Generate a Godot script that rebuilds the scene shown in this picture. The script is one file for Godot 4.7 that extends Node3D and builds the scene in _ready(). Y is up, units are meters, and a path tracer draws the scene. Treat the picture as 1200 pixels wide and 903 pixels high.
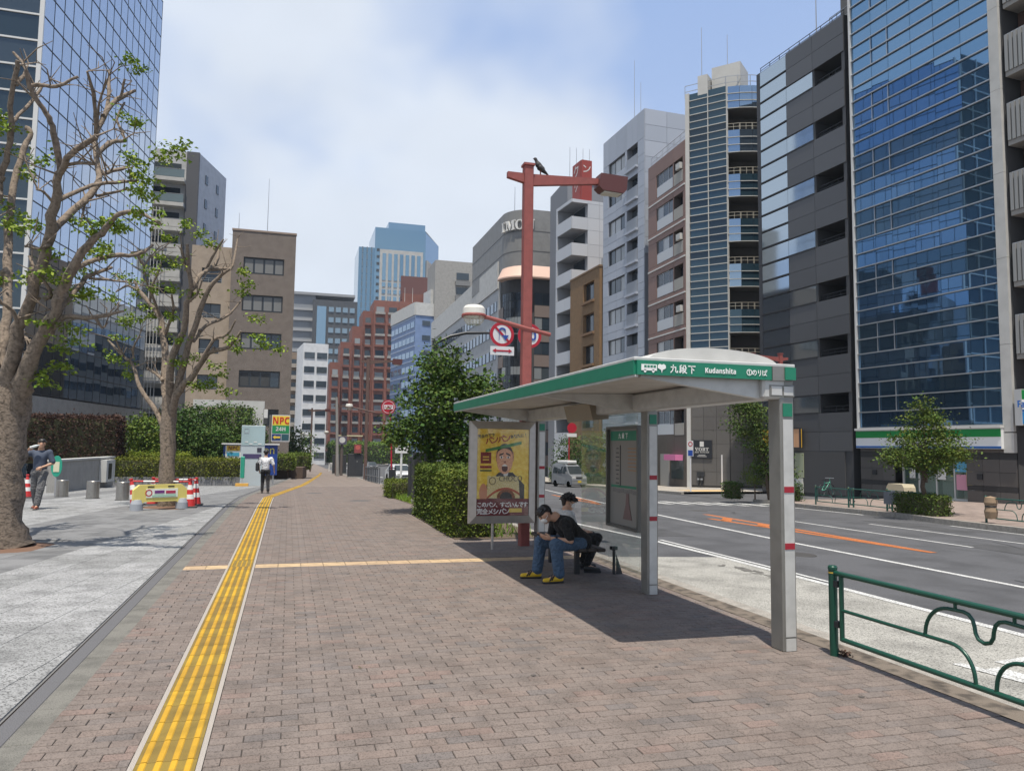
extends Node3D

# ---------------------------------------------------------------- helpers
class MB:
	var v := PackedVector3Array()
	var n := PackedVector3Array()
	var c := PackedColorArray()
	var t := PackedVector2Array()
	var idx := PackedInt32Array()
	func tri(a: Vector3, b: Vector3, d: Vector3, col := Color.WHITE) -> void:
		var nn := (b - a).cross(d - a).normalized()
		var i := v.size()
		for p in [a, b, d]:
			v.append(p); n.append(nn); c.append(col); t.append(Vector2.ZERO)
		idx.append(i); idx.append(i + 2); idx.append(i + 1)
	func quad(a: Vector3, b: Vector3, d: Vector3, e: Vector3, col := Color.WHITE) -> void:
		var nn := (b - a).cross(e - a).normalized()
		var i := v.size()
		v.append(a); v.append(b); v.append(d); v.append(e)
		for k in 4:
			n.append(nn); c.append(col)
		t.append(Vector2(0, 1)); t.append(Vector2(1, 1)); t.append(Vector2(1, 0)); t.append(Vector2(0, 0))
		for k in [0, 2, 1, 0, 3, 2]:
			idx.append(i + k)
	func box(at: Vector3, s: Vector3, bs := Basis.IDENTITY, col := Color.WHITE) -> void:
		var x := bs.x * s.x * 0.5
		var y := bs.y * s.y * 0.5
		var z := bs.z * s.z * 0.5
		quad(at - x - y + z, at + x - y + z, at + x + y + z, at - x + y + z, col)
		quad(at + x - y - z, at - x - y - z, at - x + y - z, at + x + y - z, col)
		quad(at + x - y + z, at + x - y - z, at + x + y - z, at + x + y + z, col)
		quad(at - x - y - z, at - x - y + z, at - x + y + z, at - x + y - z, col)
		quad(at - x + y + z, at + x + y + z, at + x + y - z, at - x + y - z, col)
		quad(at - x - y - z, at + x - y - z, at + x - y + z, at - x - y + z, col)
	func span(x0: float, x1: float, y0: float, y1: float, z0: float, z1: float, col := Color.WHITE) -> void:
		box(Vector3(x0 + x1, y0 + y1, z0 + z1) * 0.5, Vector3(absf(x1 - x0), absf(y1 - y0), absf(z1 - z0)), Basis.IDENTITY, col)
	func bar(a: Vector3, b: Vector3, w: float, h: float, col := Color.WHITE) -> void:
		var d := (b - a).normalized()
		var up := Vector3.UP if absf(d.y) < 0.95 else Vector3.BACK
		var s := d.cross(up).normalized()
		box((a + b) * 0.5, Vector3(w, h, (b - a).length()), Basis(s, s.cross(-d).normalized(), -d), col)
	func bevel(at: Vector3, s: Vector3, r: float, col := Color.WHITE, bs := Basis.IDENTITY) -> void:
		var h := s * 0.5
		for ax in 3:
			for sg in [-1.0, 1.0]:
				var j := (ax + 1) % 3
				var k := (ax + 2) % 3
				var q := []
				for m in [[-1, -1], [1, -1], [1, 1], [-1, 1]]:
					var p := Vector3.ZERO
					p[ax] = sg * h[ax]; p[j] = m[0] * (h[j] - r); p[k] = m[1] * (h[k] - r)
					q.append(at + bs * p)
				if sg > 0: quad(q[0], q[1], q[2], q[3], col)
				else: quad(q[3], q[2], q[1], q[0], col)
		for ax in 3:
			var j := (ax + 1) % 3
			var k := (ax + 2) % 3
			for sj in [-1.0, 1.0]:
				for sk in [-1.0, 1.0]:
					var a := Vector3.ZERO; var b := Vector3.ZERO; var d := Vector3.ZERO; var e := Vector3.ZERO
					a[ax] = -(h[ax] - r); b[ax] = h[ax] - r; d[ax] = b[ax]; e[ax] = a[ax]
					a[j] = sj * h[j]; b[j] = sj * h[j]; a[k] = sk * (h[k] - r); b[k] = a[k]
					d[j] = sj * (h[j] - r); e[j] = d[j]; d[k] = sk * h[k]; e[k] = d[k]
					orient(at, at + bs * a, at + bs * b, at + bs * d, at + bs * e, col)
		for sx in [-1.0, 1.0]:
			for sy in [-1.0, 1.0]:
				for sz in [-1.0, 1.0]:
					var p := Vector3(sx * h.x, sy * (h.y - r), sz * (h.z - r))
					var q := Vector3(sx * (h.x - r), sy * h.y, sz * (h.z - r))
					var w := Vector3(sx * (h.x - r), sy * (h.y - r), sz * h.z)
					if sx * sy * sz > 0: tri(at + bs * p, at + bs * q, at + bs * w, col)
					else: tri(at + bs * p, at + bs * w, at + bs * q, col)
	func orient(from: Vector3, a: Vector3, b: Vector3, d: Vector3, e: Vector3, col: Color) -> void:
		if (b - a).cross(e - a).dot((a + d) * 0.5 - from) > 0: quad(a, b, d, e, col)
		else: quad(e, d, b, a, col)
	func tube(pts: Array, rad: Array, sides := 10, col := Color.WHITE, cap := true, rough := 0.0, seed_at := 0) -> void:
		var rings := []
		var side := Vector3.ZERO
		for i in pts.size():
			var p: Vector3 = pts[i]
			var d: Vector3 = (pts[mini(i + 1, pts.size() - 1)] - pts[maxi(i - 1, 0)]).normalized()
			if i == 0:
				side = d.cross(Vector3(0.31, 0.2, 0.93) if absf(d.z) < 0.9 else Vector3.UP).normalized()
			side = (side - d * side.dot(d)).normalized()
			var other := d.cross(side)
			var ring := []
			for k in sides:
				var a := TAU * k / sides
				var rr: float = rad[i]
				if rough > 0.0: rr *= 1.0 + rough * sin(a * 3.0 + i * 1.7 + seed_at) + rough * 0.6 * sin(a * 5.0 - i * 2.3 + seed_at * 2)
				ring.append(p + (side * cos(a) + other * sin(a)) * rr)
			rings.append(ring)
		var base := v.size()
		for i in rings.size():
			for k in sides:
				v.append(rings[i][k])
				n.append((rings[i][k] - pts[i]).normalized())
				c.append(col)
				t.append(Vector2(float(k) / sides, float(i)))
		for i in rings.size() - 1:
			for k in sides:
				var a := base + i * sides + k
				var b := base + i * sides + (k + 1) % sides
				for m in [a, a + sides, b, b, a + sides, b + sides]:
					idx.append(m)
		if cap:
			for e in [0, rings.size() - 1]:
				for k in range(1, sides - 1):
					if e == 0: tri(rings[e][0], rings[e][k + 1], rings[e][k], col)
					else: tri(rings[e][0], rings[e][k], rings[e][k + 1], col)
	func prism(poly: PackedVector2Array, depth: float, xf := Transform3D.IDENTITY, col := Color.WHITE) -> void:
		var pl := poly.duplicate()
		if Geometry2D.is_polygon_clockwise(pl): pl.reverse()
		var flip := xf.basis.determinant() < 0.0
		var ix := Geometry2D.triangulate_polygon(pl)
		for k in range(0, ix.size(), 3):
			var a := pl[ix[k]]; var b := pl[ix[k + 1]]; var d := pl[ix[k + 2]]
			if ((b - a).cross(d - a) < 0) != flip:
				var s := b; b = d; d = s
			tri(xf * Vector3(a.x, a.y, depth), xf * Vector3(b.x, b.y, depth), xf * Vector3(d.x, d.y, depth), col)
			tri(xf * Vector3(a.x, a.y, 0), xf * Vector3(d.x, d.y, 0), xf * Vector3(b.x, b.y, 0), col)
		for k in pl.size():
			var a := pl[k]; var b := pl[(k + 1) % pl.size()]
			if flip:
				var s := a; a = b; b = s
			quad(xf * Vector3(a.x, a.y, 0), xf * Vector3(b.x, b.y, 0), xf * Vector3(b.x, b.y, depth), xf * Vector3(a.x, a.y, depth), col)
	func lathe(prof: Array, sides := 20, at := Vector3.ZERO, col := Color.WHITE, bs := Basis.IDENTITY) -> void:
		for i in prof.size() - 1:
			var p: Vector2 = prof[i]
			var q: Vector2 = prof[i + 1]
			var nn := Vector2(q.y - p.y, p.x - q.x).normalized()
			for k in sides:
				var a0 := TAU * k / sides
				var a1 := TAU * (k + 1) / sides
				var i0 := v.size()
				for w in [[p, a0], [p, a1], [q, a1], [q, a0]]:
					var pp: Vector2 = w[0]
					var a: float = w[1]
					v.append(at + bs * Vector3(pp.x * cos(a), pp.y, -pp.x * sin(a)))
					n.append(bs * Vector3(nn.x * cos(a), nn.y, -nn.x * sin(a)))
					c.append(col)
					t.append(Vector2.ZERO)
				for m in [0, 2, 1, 0, 3, 2]:
					idx.append(i0 + m)
	func wall(o: Vector3, u: Vector3, w: float, h: float, holes: Array, reveal: float, col := Color.WHITE) -> void:
		var up := Vector3.UP
		var nn := u.cross(up)
		var xs := [0.0, w]
		var ys := [0.0, h]
		for q in holes:
			for e in [q[0], q[2]]:
				if not xs.has(e): xs.append(e)
			for e in [q[1], q[3]]:
				if not ys.has(e): ys.append(e)
		xs.sort(); ys.sort()
		for i in xs.size() - 1:
			for j in ys.size() - 1:
				var mx: float = (xs[i] + xs[i + 1]) * 0.5
				var my: float = (ys[j] + ys[j + 1]) * 0.5
				var open := false
				for q in holes:
					if mx > q[0] and mx < q[2] and my > q[1] and my < q[3]:
						open = true
						break
				if not open:
					quad(o + u * xs[i] + up * ys[j], o + u * xs[i + 1] + up * ys[j], o + u * xs[i + 1] + up * ys[j + 1], o + u * xs[i] + up * ys[j + 1], col)
		for q in holes:
			var a: Vector3 = o + u * q[0] + up * q[1]
			var b: Vector3 = o + u * q[2] + up * q[1]
			var d: Vector3 = o + u * q[2] + up * q[3]
			var e: Vector3 = o + u * q[0] + up * q[3]
			var k := -nn * reveal
			quad(a, b, b + k, a + k, col)
			quad(b, d, d + k, b + k, col)
			quad(d, e, e + k, d + k, col)
			quad(e, a, a + k, e + k, col)
	func mesh() -> ArrayMesh:
		var arr := []
		arr.resize(Mesh.ARRAY_MAX)
		arr[Mesh.ARRAY_VERTEX] = v
		arr[Mesh.ARRAY_NORMAL] = n
		arr[Mesh.ARRAY_COLOR] = c
		arr[Mesh.ARRAY_TEX_UV] = t
		arr[Mesh.ARRAY_INDEX] = idx
		var m := ArrayMesh.new()
		m.add_surface_from_arrays(Mesh.PRIMITIVE_TRIANGLES, arr)
		return m

var rng := RandomNumberGenerator.new()
var used := {}
var boxes := {}
var frames := {}
var tex := {}

func numbered(called: String) -> String:
	var k: int = used.get(called, 0)
	used[called] = k + 1
	return called if k == 0 else "%s_%03d" % [called, k]

func obj(parent: Node, called: String, m: Mesh, material: Material, at := Vector3.ZERO, bs := Basis.IDENTITY) -> MeshInstance3D:
	var o := MeshInstance3D.new()
	o.name = called if parent != self else numbered(called)
	o.mesh = m
	o.material_override = material
	o.transform = Transform3D(bs, at)
	parent.add_child(o, true)
	return o

func tag(o: Node, label: String, category: String, group := "") -> Node:
	o.set_meta("label", label)
	o.set_meta("category", category)
	if group != "": o.set_meta("group", group)
	return o

func thing(called: String, label: String, category: String, at := Vector3.ZERO, turn := 0.0, group := "") -> Node3D:
	var o := Node3D.new()
	o.name = numbered(called)
	add_child(o)
	o.position = at
	o.rotation.y = turn
	tag(o, label, category, group)
	return o

func setting(called: String, m: Mesh, material: Material, at := Vector3.ZERO) -> MeshInstance3D:
	var o := obj(self, called, m, material, at)
	o.set_meta("kind", "structure")
	return o

func copy(src: Node3D, at: Vector3, turn: float, label: String, group: String, called := "") -> Node3D:
	var r: Node3D = src.duplicate()
	r.name = numbered(called if called != "" else String(src.name).rstrip("_0123456789"))
	add_child(r)
	r.position = at
	r.rotation.y = turn
	r.set_meta("label", label)
	r.set_meta("group", group)
	return r

func bm(s: Vector3) -> Mesh:
	var key := Vector3i((s * 1000.0).round())
	if not boxes.has(key):
		var b := BoxMesh.new()
		b.size = s
		boxes[key] = b
	return boxes[key]

func lin(r: float, g: float, b: float, a := 1.0) -> Color:
	var k := Color(r, g, b).linear_to_srgb()
	k.a = a
	return k

func mat(r: float, g: float, b: float, rough := 0.8, metal := 0.0) -> StandardMaterial3D:
	var m := StandardMaterial3D.new()
	m.albedo_color = lin(r, g, b)
	m.roughness = rough
	m.metallic = metal
	return m

func noise_tex(key: String, freq: float, lo: float, hi: float, kind := FastNoiseLite.TYPE_SIMPLEX_SMOOTH, oct := 4, size := 512, mid := -1.0) -> NoiseTexture2D:
	if not tex.has(key):
		var f := FastNoiseLite.new()
		f.noise_type = kind
		f.frequency = freq
		f.seed = hash(key) % 1000
		f.fractal_octaves = oct
		if kind == FastNoiseLite.TYPE_CELLULAR: f.fractal_type = FastNoiseLite.FRACTAL_NONE
		var g := Gradient.new()
		g.set_color(0, Color(lo, lo, lo)); g.set_color(1, Color(hi, hi, hi))
		if mid > 0.0: g.add_point(0.5, Color(mid, mid, mid))
		var x := NoiseTexture2D.new()
		x.width = size; x.height = size
		x.seamless = true
		x.noise = f
		x.color_ramp = g
		tex[key] = x
	return tex[key]

func grain(m: StandardMaterial3D, t: Texture2D, metres: float, world := true, bump: Texture2D = null, depth := 0.2) -> StandardMaterial3D:
	m.albedo_texture = t
	m.uv1_triplanar = true
	m.uv1_world_triplanar = world
	m.uv1_scale = Vector3.ONE / metres
	if bump:
		m.heightmap_enabled = true
		m.heightmap_texture = bump
		m.heightmap_scale = depth
	return m

func patchy(m: StandardMaterial3D, t: Texture2D, metres: float) -> StandardMaterial3D:
	m.detail_enabled = true
	m.detail_blend_mode = BaseMaterial3D.BLEND_MODE_MUL
	m.detail_albedo = t
	m.detail_uv_layer = BaseMaterial3D.DETAIL_UV_2
	m.uv2_triplanar = true
	m.uv2_world_triplanar = true
	m.uv2_scale = Vector3.ONE / metres
	return m

func drop(d: float) -> float:
	return -0.024 * clampf(d - 22.0, 0.0, 78.0) - 0.01 * maxf(0.0, d - 100.0)

func road_y(x: float, d: float) -> float:
	return drop(d) - 0.15 - 0.03 * clampf(x - 4.7, 0.0, 15.5)

func far_y(d: float) -> float:
	return drop(d) - 0.45

# a building: local x runs along its front (left to right from outside), z points out of the front
func facing(called: String, label: String, category: String, a: Vector2, b: Vector2, y: float, group := "") -> Node3D:
	var dir := b - a
	return thing(called, label, category, Vector3(a.x, y, a.y), atan2(-dir.y, dir.x), group)

func shell(parent: Node, called: String, w: float, h: float, depth: float, m: Material, holes := [], reveal := 0.18, left := [], right := [], y0 := -2.0) -> MeshInstance3D:
	var s := MB.new()
	s.wall(Vector3(0, 0, 0), Vector3.RIGHT, w, h, holes, reveal)
	s.wall(Vector3(w, 0, 0), Vector3.FORWARD, depth, h, right, reveal)
	s.wall(Vector3(0, 0, -depth), Vector3.BACK, depth, h, left, reveal)
	s.wall(Vector3(w, 0, -depth), Vector3.LEFT, w, h, [], reveal)
	s.quad(Vector3(0, h, 0), Vector3(w, h, 0), Vector3(w, h, -depth), Vector3(0, h, -depth))
	s.span(0.01, w - 0.01, y0, 0, -depth + 0.01, -0.01)
	return obj(parent, called, s.mesh(), m)

func frame_mesh(w: float, h: float, nx: int, ny: int, f: float, deep: float) -> Mesh:
	var key := "%.3f %.3f %d %d %.3f %.3f" % [w, h, nx, ny, f, deep]
	if not frames.has(key):
		var s := MB.new()
		s.span(0, w, 0, f, 0, deep)
		s.span(0, w, h - f, h, 0, deep)
		s.span(0, f, f, h - f, 0, deep)
		s.span(w - f, w, f, h - f, 0, deep)
		for i in range(1, nx):
			s.span(w * i / nx - f * 0.4, w * i / nx + f * 0.4, f, h - f, 0.005, deep - 0.005)
		for j in range(1, ny):
			s.span(f, w - f, h * j / ny - f * 0.4, h * j / ny + f * 0.4, 0.008, deep - 0.008)
		frames[key] = s.mesh()
	return frames[key]

# a window: frame with one pane per light
func window(parent: Node, x: float, y: float, w: float, h: float, z: float, fm: Material, pms: Array, nx := 2, ny := 1, f := 0.06, bs := Basis.IDENTITY, each := true) -> MeshInstance3D:
	var o := obj(parent, "window", frame_mesh(w, h, nx, ny, f, 0.07), fm, Vector3(x, y, z), bs)
	if each:
		for i in nx:
			for j in ny:
				obj(o, "pane", bm(Vector3(w / nx - f * 0.6, h / ny - f * 0.6, 0.012)), pms[rng.randi() % pms.size()], Vector3(w * (i + 0.5) / nx, h * (j + 0.5) / ny, 0.03))
	else:
		obj(o, "pane", bm(Vector3(w - f * 0.6, h - f * 0.6, 0.012)), pms[rng.randi() % pms.size()], Vector3(w * 0.5, h * 0.5, 0.03))
	return o

func inside(x: float, y: float, holes: Array) -> bool:
	for q in holes:
		if x > q[0] and x < q[2] and y > q[1] and y < q[3]: return true
	return false

# cladding panels one by one over a grid of cuts, left open where there are holes
func cladding(parent: Node, called: String, us: Array, vs: Array, z: float, thick: float, gap: float, ms: Array, holes := [], bs := Basis.IDENTITY, at := Vector3.ZERO) -> void:
	for i in us.size() - 1:
		for j in vs.size() - 1:
			var mx: float = (us[i] + us[i + 1]) * 0.5
			var my: float = (vs[j] + vs[j + 1]) * 0.5
			if inside(mx, my, holes): continue
			obj(parent, called, bm(Vector3(us[i + 1] - us[i] - gap, vs[j + 1] - vs[j] - gap, thick)), ms[rng.randi() % ms.size()], at + bs * Vector3(mx, my, z), bs)

func steps(a: float, b: float, k: int) -> Array:
	var r := []
	for i in k + 1: r.append(lerpf(a, b, float(i) / k))
	return r

func text(parent: Node, called: String, what: String, size: float, m: Material, at: Vector3, bs := Basis.IDENTITY, deep := 0.01, bold := true, serif := false, squeeze := 1.0) -> MeshInstance3D:
	var t := TextMesh.new()
	var f := SystemFont.new()
	f.font_names = PackedStringArray(["Droid Serif" if serif else "Droid Sans"])
	f.font_weight = 700 if bold else 400
	t.font = f
	t.text = what
	t.font_size = 64
	t.pixel_size = size / 46.0
	t.depth = deep
	t.curve_step = 2.0
	return obj(parent, called, t, m, at, bs * Basis.from_scale(Vector3(squeeze, 1, 1)))

const STROKES := {
	"九": [[.1,.68,.72,.68,.70,.2,.78,.08,.95,.08,.95,.25],[.4,.95,.38,.6,.3,.3,.05,.05]],
	"段": [[.3,.95,.12,.85,.12,.05],[.12,.65,.4,.65],[.12,.42,.4,.42],[.02,.15,.45,.25],[.55,.95,.55,.65,.45,.55],[.55,.92,.82,.92,.82,.65,.95,.65],[.5,.48,.88,.48,.75,.25,.45,.02],[.55,.35,.7,.18,.98,.03]],
	"下": [[.05,.88,.95,.88],[.48,.88,.48,.02],[.5,.6,.78,.42]],
	"の": [[.5,.8,.45,.5,.3,.22,.15,.25,.1,.45,.2,.7,.45,.85,.7,.8,.88,.6,.85,.35,.7,.15,.55,.08]],
	"り": [[.3,.9,.28,.6,.3,.45,.38,.55],[.7,.92,.72,.5,.65,.2,.45,.02]],
	"ば": [[.15,.9,.12,.4,.18,.05],[.35,.65,.9,.65],[.62,.9,.64,.25,.5,.1,.4,.18,.5,.28,.7,.2,.88,.08],[.8,.95,.86,.85],[.92,.97,.98,.88]],
	"こ": [[.2,.8,.75,.8,.6,.68],[.2,.35,.2,.15,.45,.08,.82,.12]],
	"パ": [[.35,.75,.3,.4,.08,.1],[.6,.75,.75,.4,.92,.1],[.8,.85,.88,.93,.96,.85,.88,.77,.8,.85]],
	"ン": [[.1,.82,.35,.65],[.1,.1,.45,.18,.75,.4,.92,.75]],
	"す": [[.05,.78,.95,.78],[.55,.95,.55,.45,.4,.32,.3,.42,.4,.55,.55,.48,.56,.25,.3,.02]],
	"ご": [[.2,.75,.7,.75,.58,.65],[.2,.35,.2,.15,.45,.08,.82,.12],[.78,.95,.84,.84],[.9,.98,.96,.87]],
	"い": [[.15,.8,.15,.35,.25,.12,.35,.25],[.65,.75,.82,.5,.85,.3]],
	"ん": [[.5,.92,.1,.05,.35,.42,.5,.4,.55,.1,.7,.06,.92,.35]],
	"で": [[.1,.82,.85,.88,.5,.6,.42,.3,.55,.1,.75,.06],[.7,.55,.76,.45],[.82,.6,.88,.5]],
	"完": [[.5,.98,.5,.86],[.08,.68,.08,.84,.92,.84,.92,.68],[.28,.65,.72,.65],[.1,.46,.9,.46],[.38,.46,.32,.2,.08,.03],[.6,.46,.6,.12,.7,.06,.92,.08,.93,.22]],
	"全": [[.5,.95,.3,.7,.05,.52],[.5,.95,.7,.7,.95,.52],[.28,.5,.72,.5],[.22,.28,.78,.28],[.5,.5,.5,.05],[.08,.05,.92,.05]],
	"メ": [[.8,.9,.6,.4,.15,.08],[.25,.62,.82,.2]],
	"シ": [[.15,.85,.35,.75],[.08,.58,.28,.48],[.12,.1,.5,.2,.9,.68]],
	"あ": [[.12,.78,.88,.78],[.4,.95,.38,.5,.45,.15],[.68,.62,.5,.25,.22,.1,.14,.3,.4,.52,.75,.5,.88,.3,.6,.06]],
	"な": [[.08,.75,.55,.75],[.35,.95,.1,.4],[.7,.75,.92,.62],[.65,.5,.66,.2,.5,.06,.38,.16,.52,.26,.9,.08]],
	"た": [[.06,.76,.6,.76],[.36,.95,.1,.06],[.55,.5,.9,.52],[.52,.28,.6,.1,.92,.1]],
	"に": [[.15,.9,.12,.4,.18,.05],[.42,.72,.88,.72],[.42,.3,.5,.14,.9,.14]],
	"、": [[.1,.25,.3,.05]],
	"①": [[.5,.98,.15,.83,.02,.5,.15,.17,.5,.02,.85,.17,.98,.5,.85,.83,.5,.98],[.38,.68,.52,.76,.52,.25]],
	"酒": [[.05,.85,.18,.75],[.02,.58,.14,.48],[.04,.08,.2,.35],[.3,.9,.98,.9],[.34,.7,.94,.7,.94,.04,.34,.04,.34,.7],[.55,.9,.55,.45],[.74,.9,.74,.45],[.36,.26,.92,.26]],
	"ク": [[.35,.95,.25,.7,.08,.5],[.32,.8,.85,.8,.7,.35,.3,.03]],
	"リ": [[.25,.9,.25,.4],[.72,.92,.72,.4,.4,.03]],
	"止": [[.5,.95,.5,.08],[.5,.55,.88,.55],[.22,.6,.22,.08],[.05,.08,.95,.08]],
	"!": [[.5,.95,.5,.35],[.5,.15,.5,.05]],
}

# brush-stroke lettering as thin raised strips
func glyphs(parent: Node, called: String, what: String, size: float, m: Material, at: Vector3, bs := Basis.IDENTITY, weight := 0.11, pitch := 1.08, deep := 0.004) -> MeshInstance3D:
	var s := MB.new()
	for k in what.length():
		if not STROKES.has(what[k]): continue
		for st in STROKES[what[k]]:
			for i in range(0, st.size() - 2, 2):
				var a := Vector3(st[i] + k * pitch, st[i + 1], 0) * size
				var b := Vector3(st[i + 2] + k * pitch, st[i + 3], 0) * size
				var d := (b - a).normalized()
				var sd := Vector3(-d.y, d.x, 0) * weight * size * 0.5
				var e := d * weight * size * 0.35
				var z := Vector3(0, 0, deep + 0.0003 * (i % 5))
				s.quad(a - e - sd + z, b + e - sd + z, b + e + sd + z, a - e + sd + z)
	return obj(parent, called, s.mesh(), m, at, bs)

# ---------------------------------------------------------------- foliage
func leaf(s: MB, at: Vector3, size: float, r: RandomNumberGenerator, col: Color, droop := 0.3) -> void:
	var d := Vector3(r.randfn(), r.randfn() * 0.6 - droop, r.randfn()).normalized()
	var w := d.cross(Vector3(r.randfn(), r.randfn() + 1.2, r.randfn())).normalized()
	var nn := w.cross(d).normalized()
	var i := s.v.size()
	var l := size * r.randf_range(0.75, 1.25)
	s.v.append(at); s.v.append(at + d * l * 0.5 + w * l * 0.3 + nn * l * 0.07)
	s.v.append(at + d * l); s.v.append(at + d * l * 0.5 - w * l * 0.3 + nn * l * 0.07)
	var flip := nn.y < 0
	if flip: nn = -nn
	for k in 4:
		s.n.append(nn); s.c.append(col); s.t.append(Vector2.ZERO)
	for k in ([0, 1, 2, 0, 2, 3] if flip else [0, 2, 1, 0, 3, 2]):
		s.idx.append(i + k)

func leaf_tone(r: RandomNumberGenerator, base: Color, spread := 0.35) -> Color:
	var k := 1.0 + r.randf_range(-spread, spread)
	var w := r.randf_range(-0.12, 0.2)
	return Color(base.r * k * (1.0 + w), base.g * k, base.b * k * (1.0 - w * 0.5))

# leaves on twigs: clumps at random places within an ellipsoid shell, leaves round each clump
func crown(s: MB, at: Vector3, rad: Vector3, clumps: int, per: int, size: float, base: Color, r: RandomNumberGenerator, hollow := 0.45) -> void:
	for k in clumps:
		var d := Vector3(r.randfn(), r.randfn(), r.randfn()).normalized()
		var q := pow(r.randf_range(hollow * hollow * hollow, 1.0), 1.0 / 3.0) * r.randf_range(0.85, 1.12)
		var p := at + d * rad * q
		var tone := leaf_tone(r, base, 0.3)
		var cr := r.randf_range(1.4, 3.6) * size
		var sz := size * r.randf_range(0.65, 1.2)
		for i in int(per * r.randf_range(0.6, 1.6)):
			leaf(s, p + Vector3(r.randfn(), r.randfn() * 0.6, r.randfn()) * cr * 0.7, sz, r, leaf_tone(r, tone, 0.22))

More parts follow.
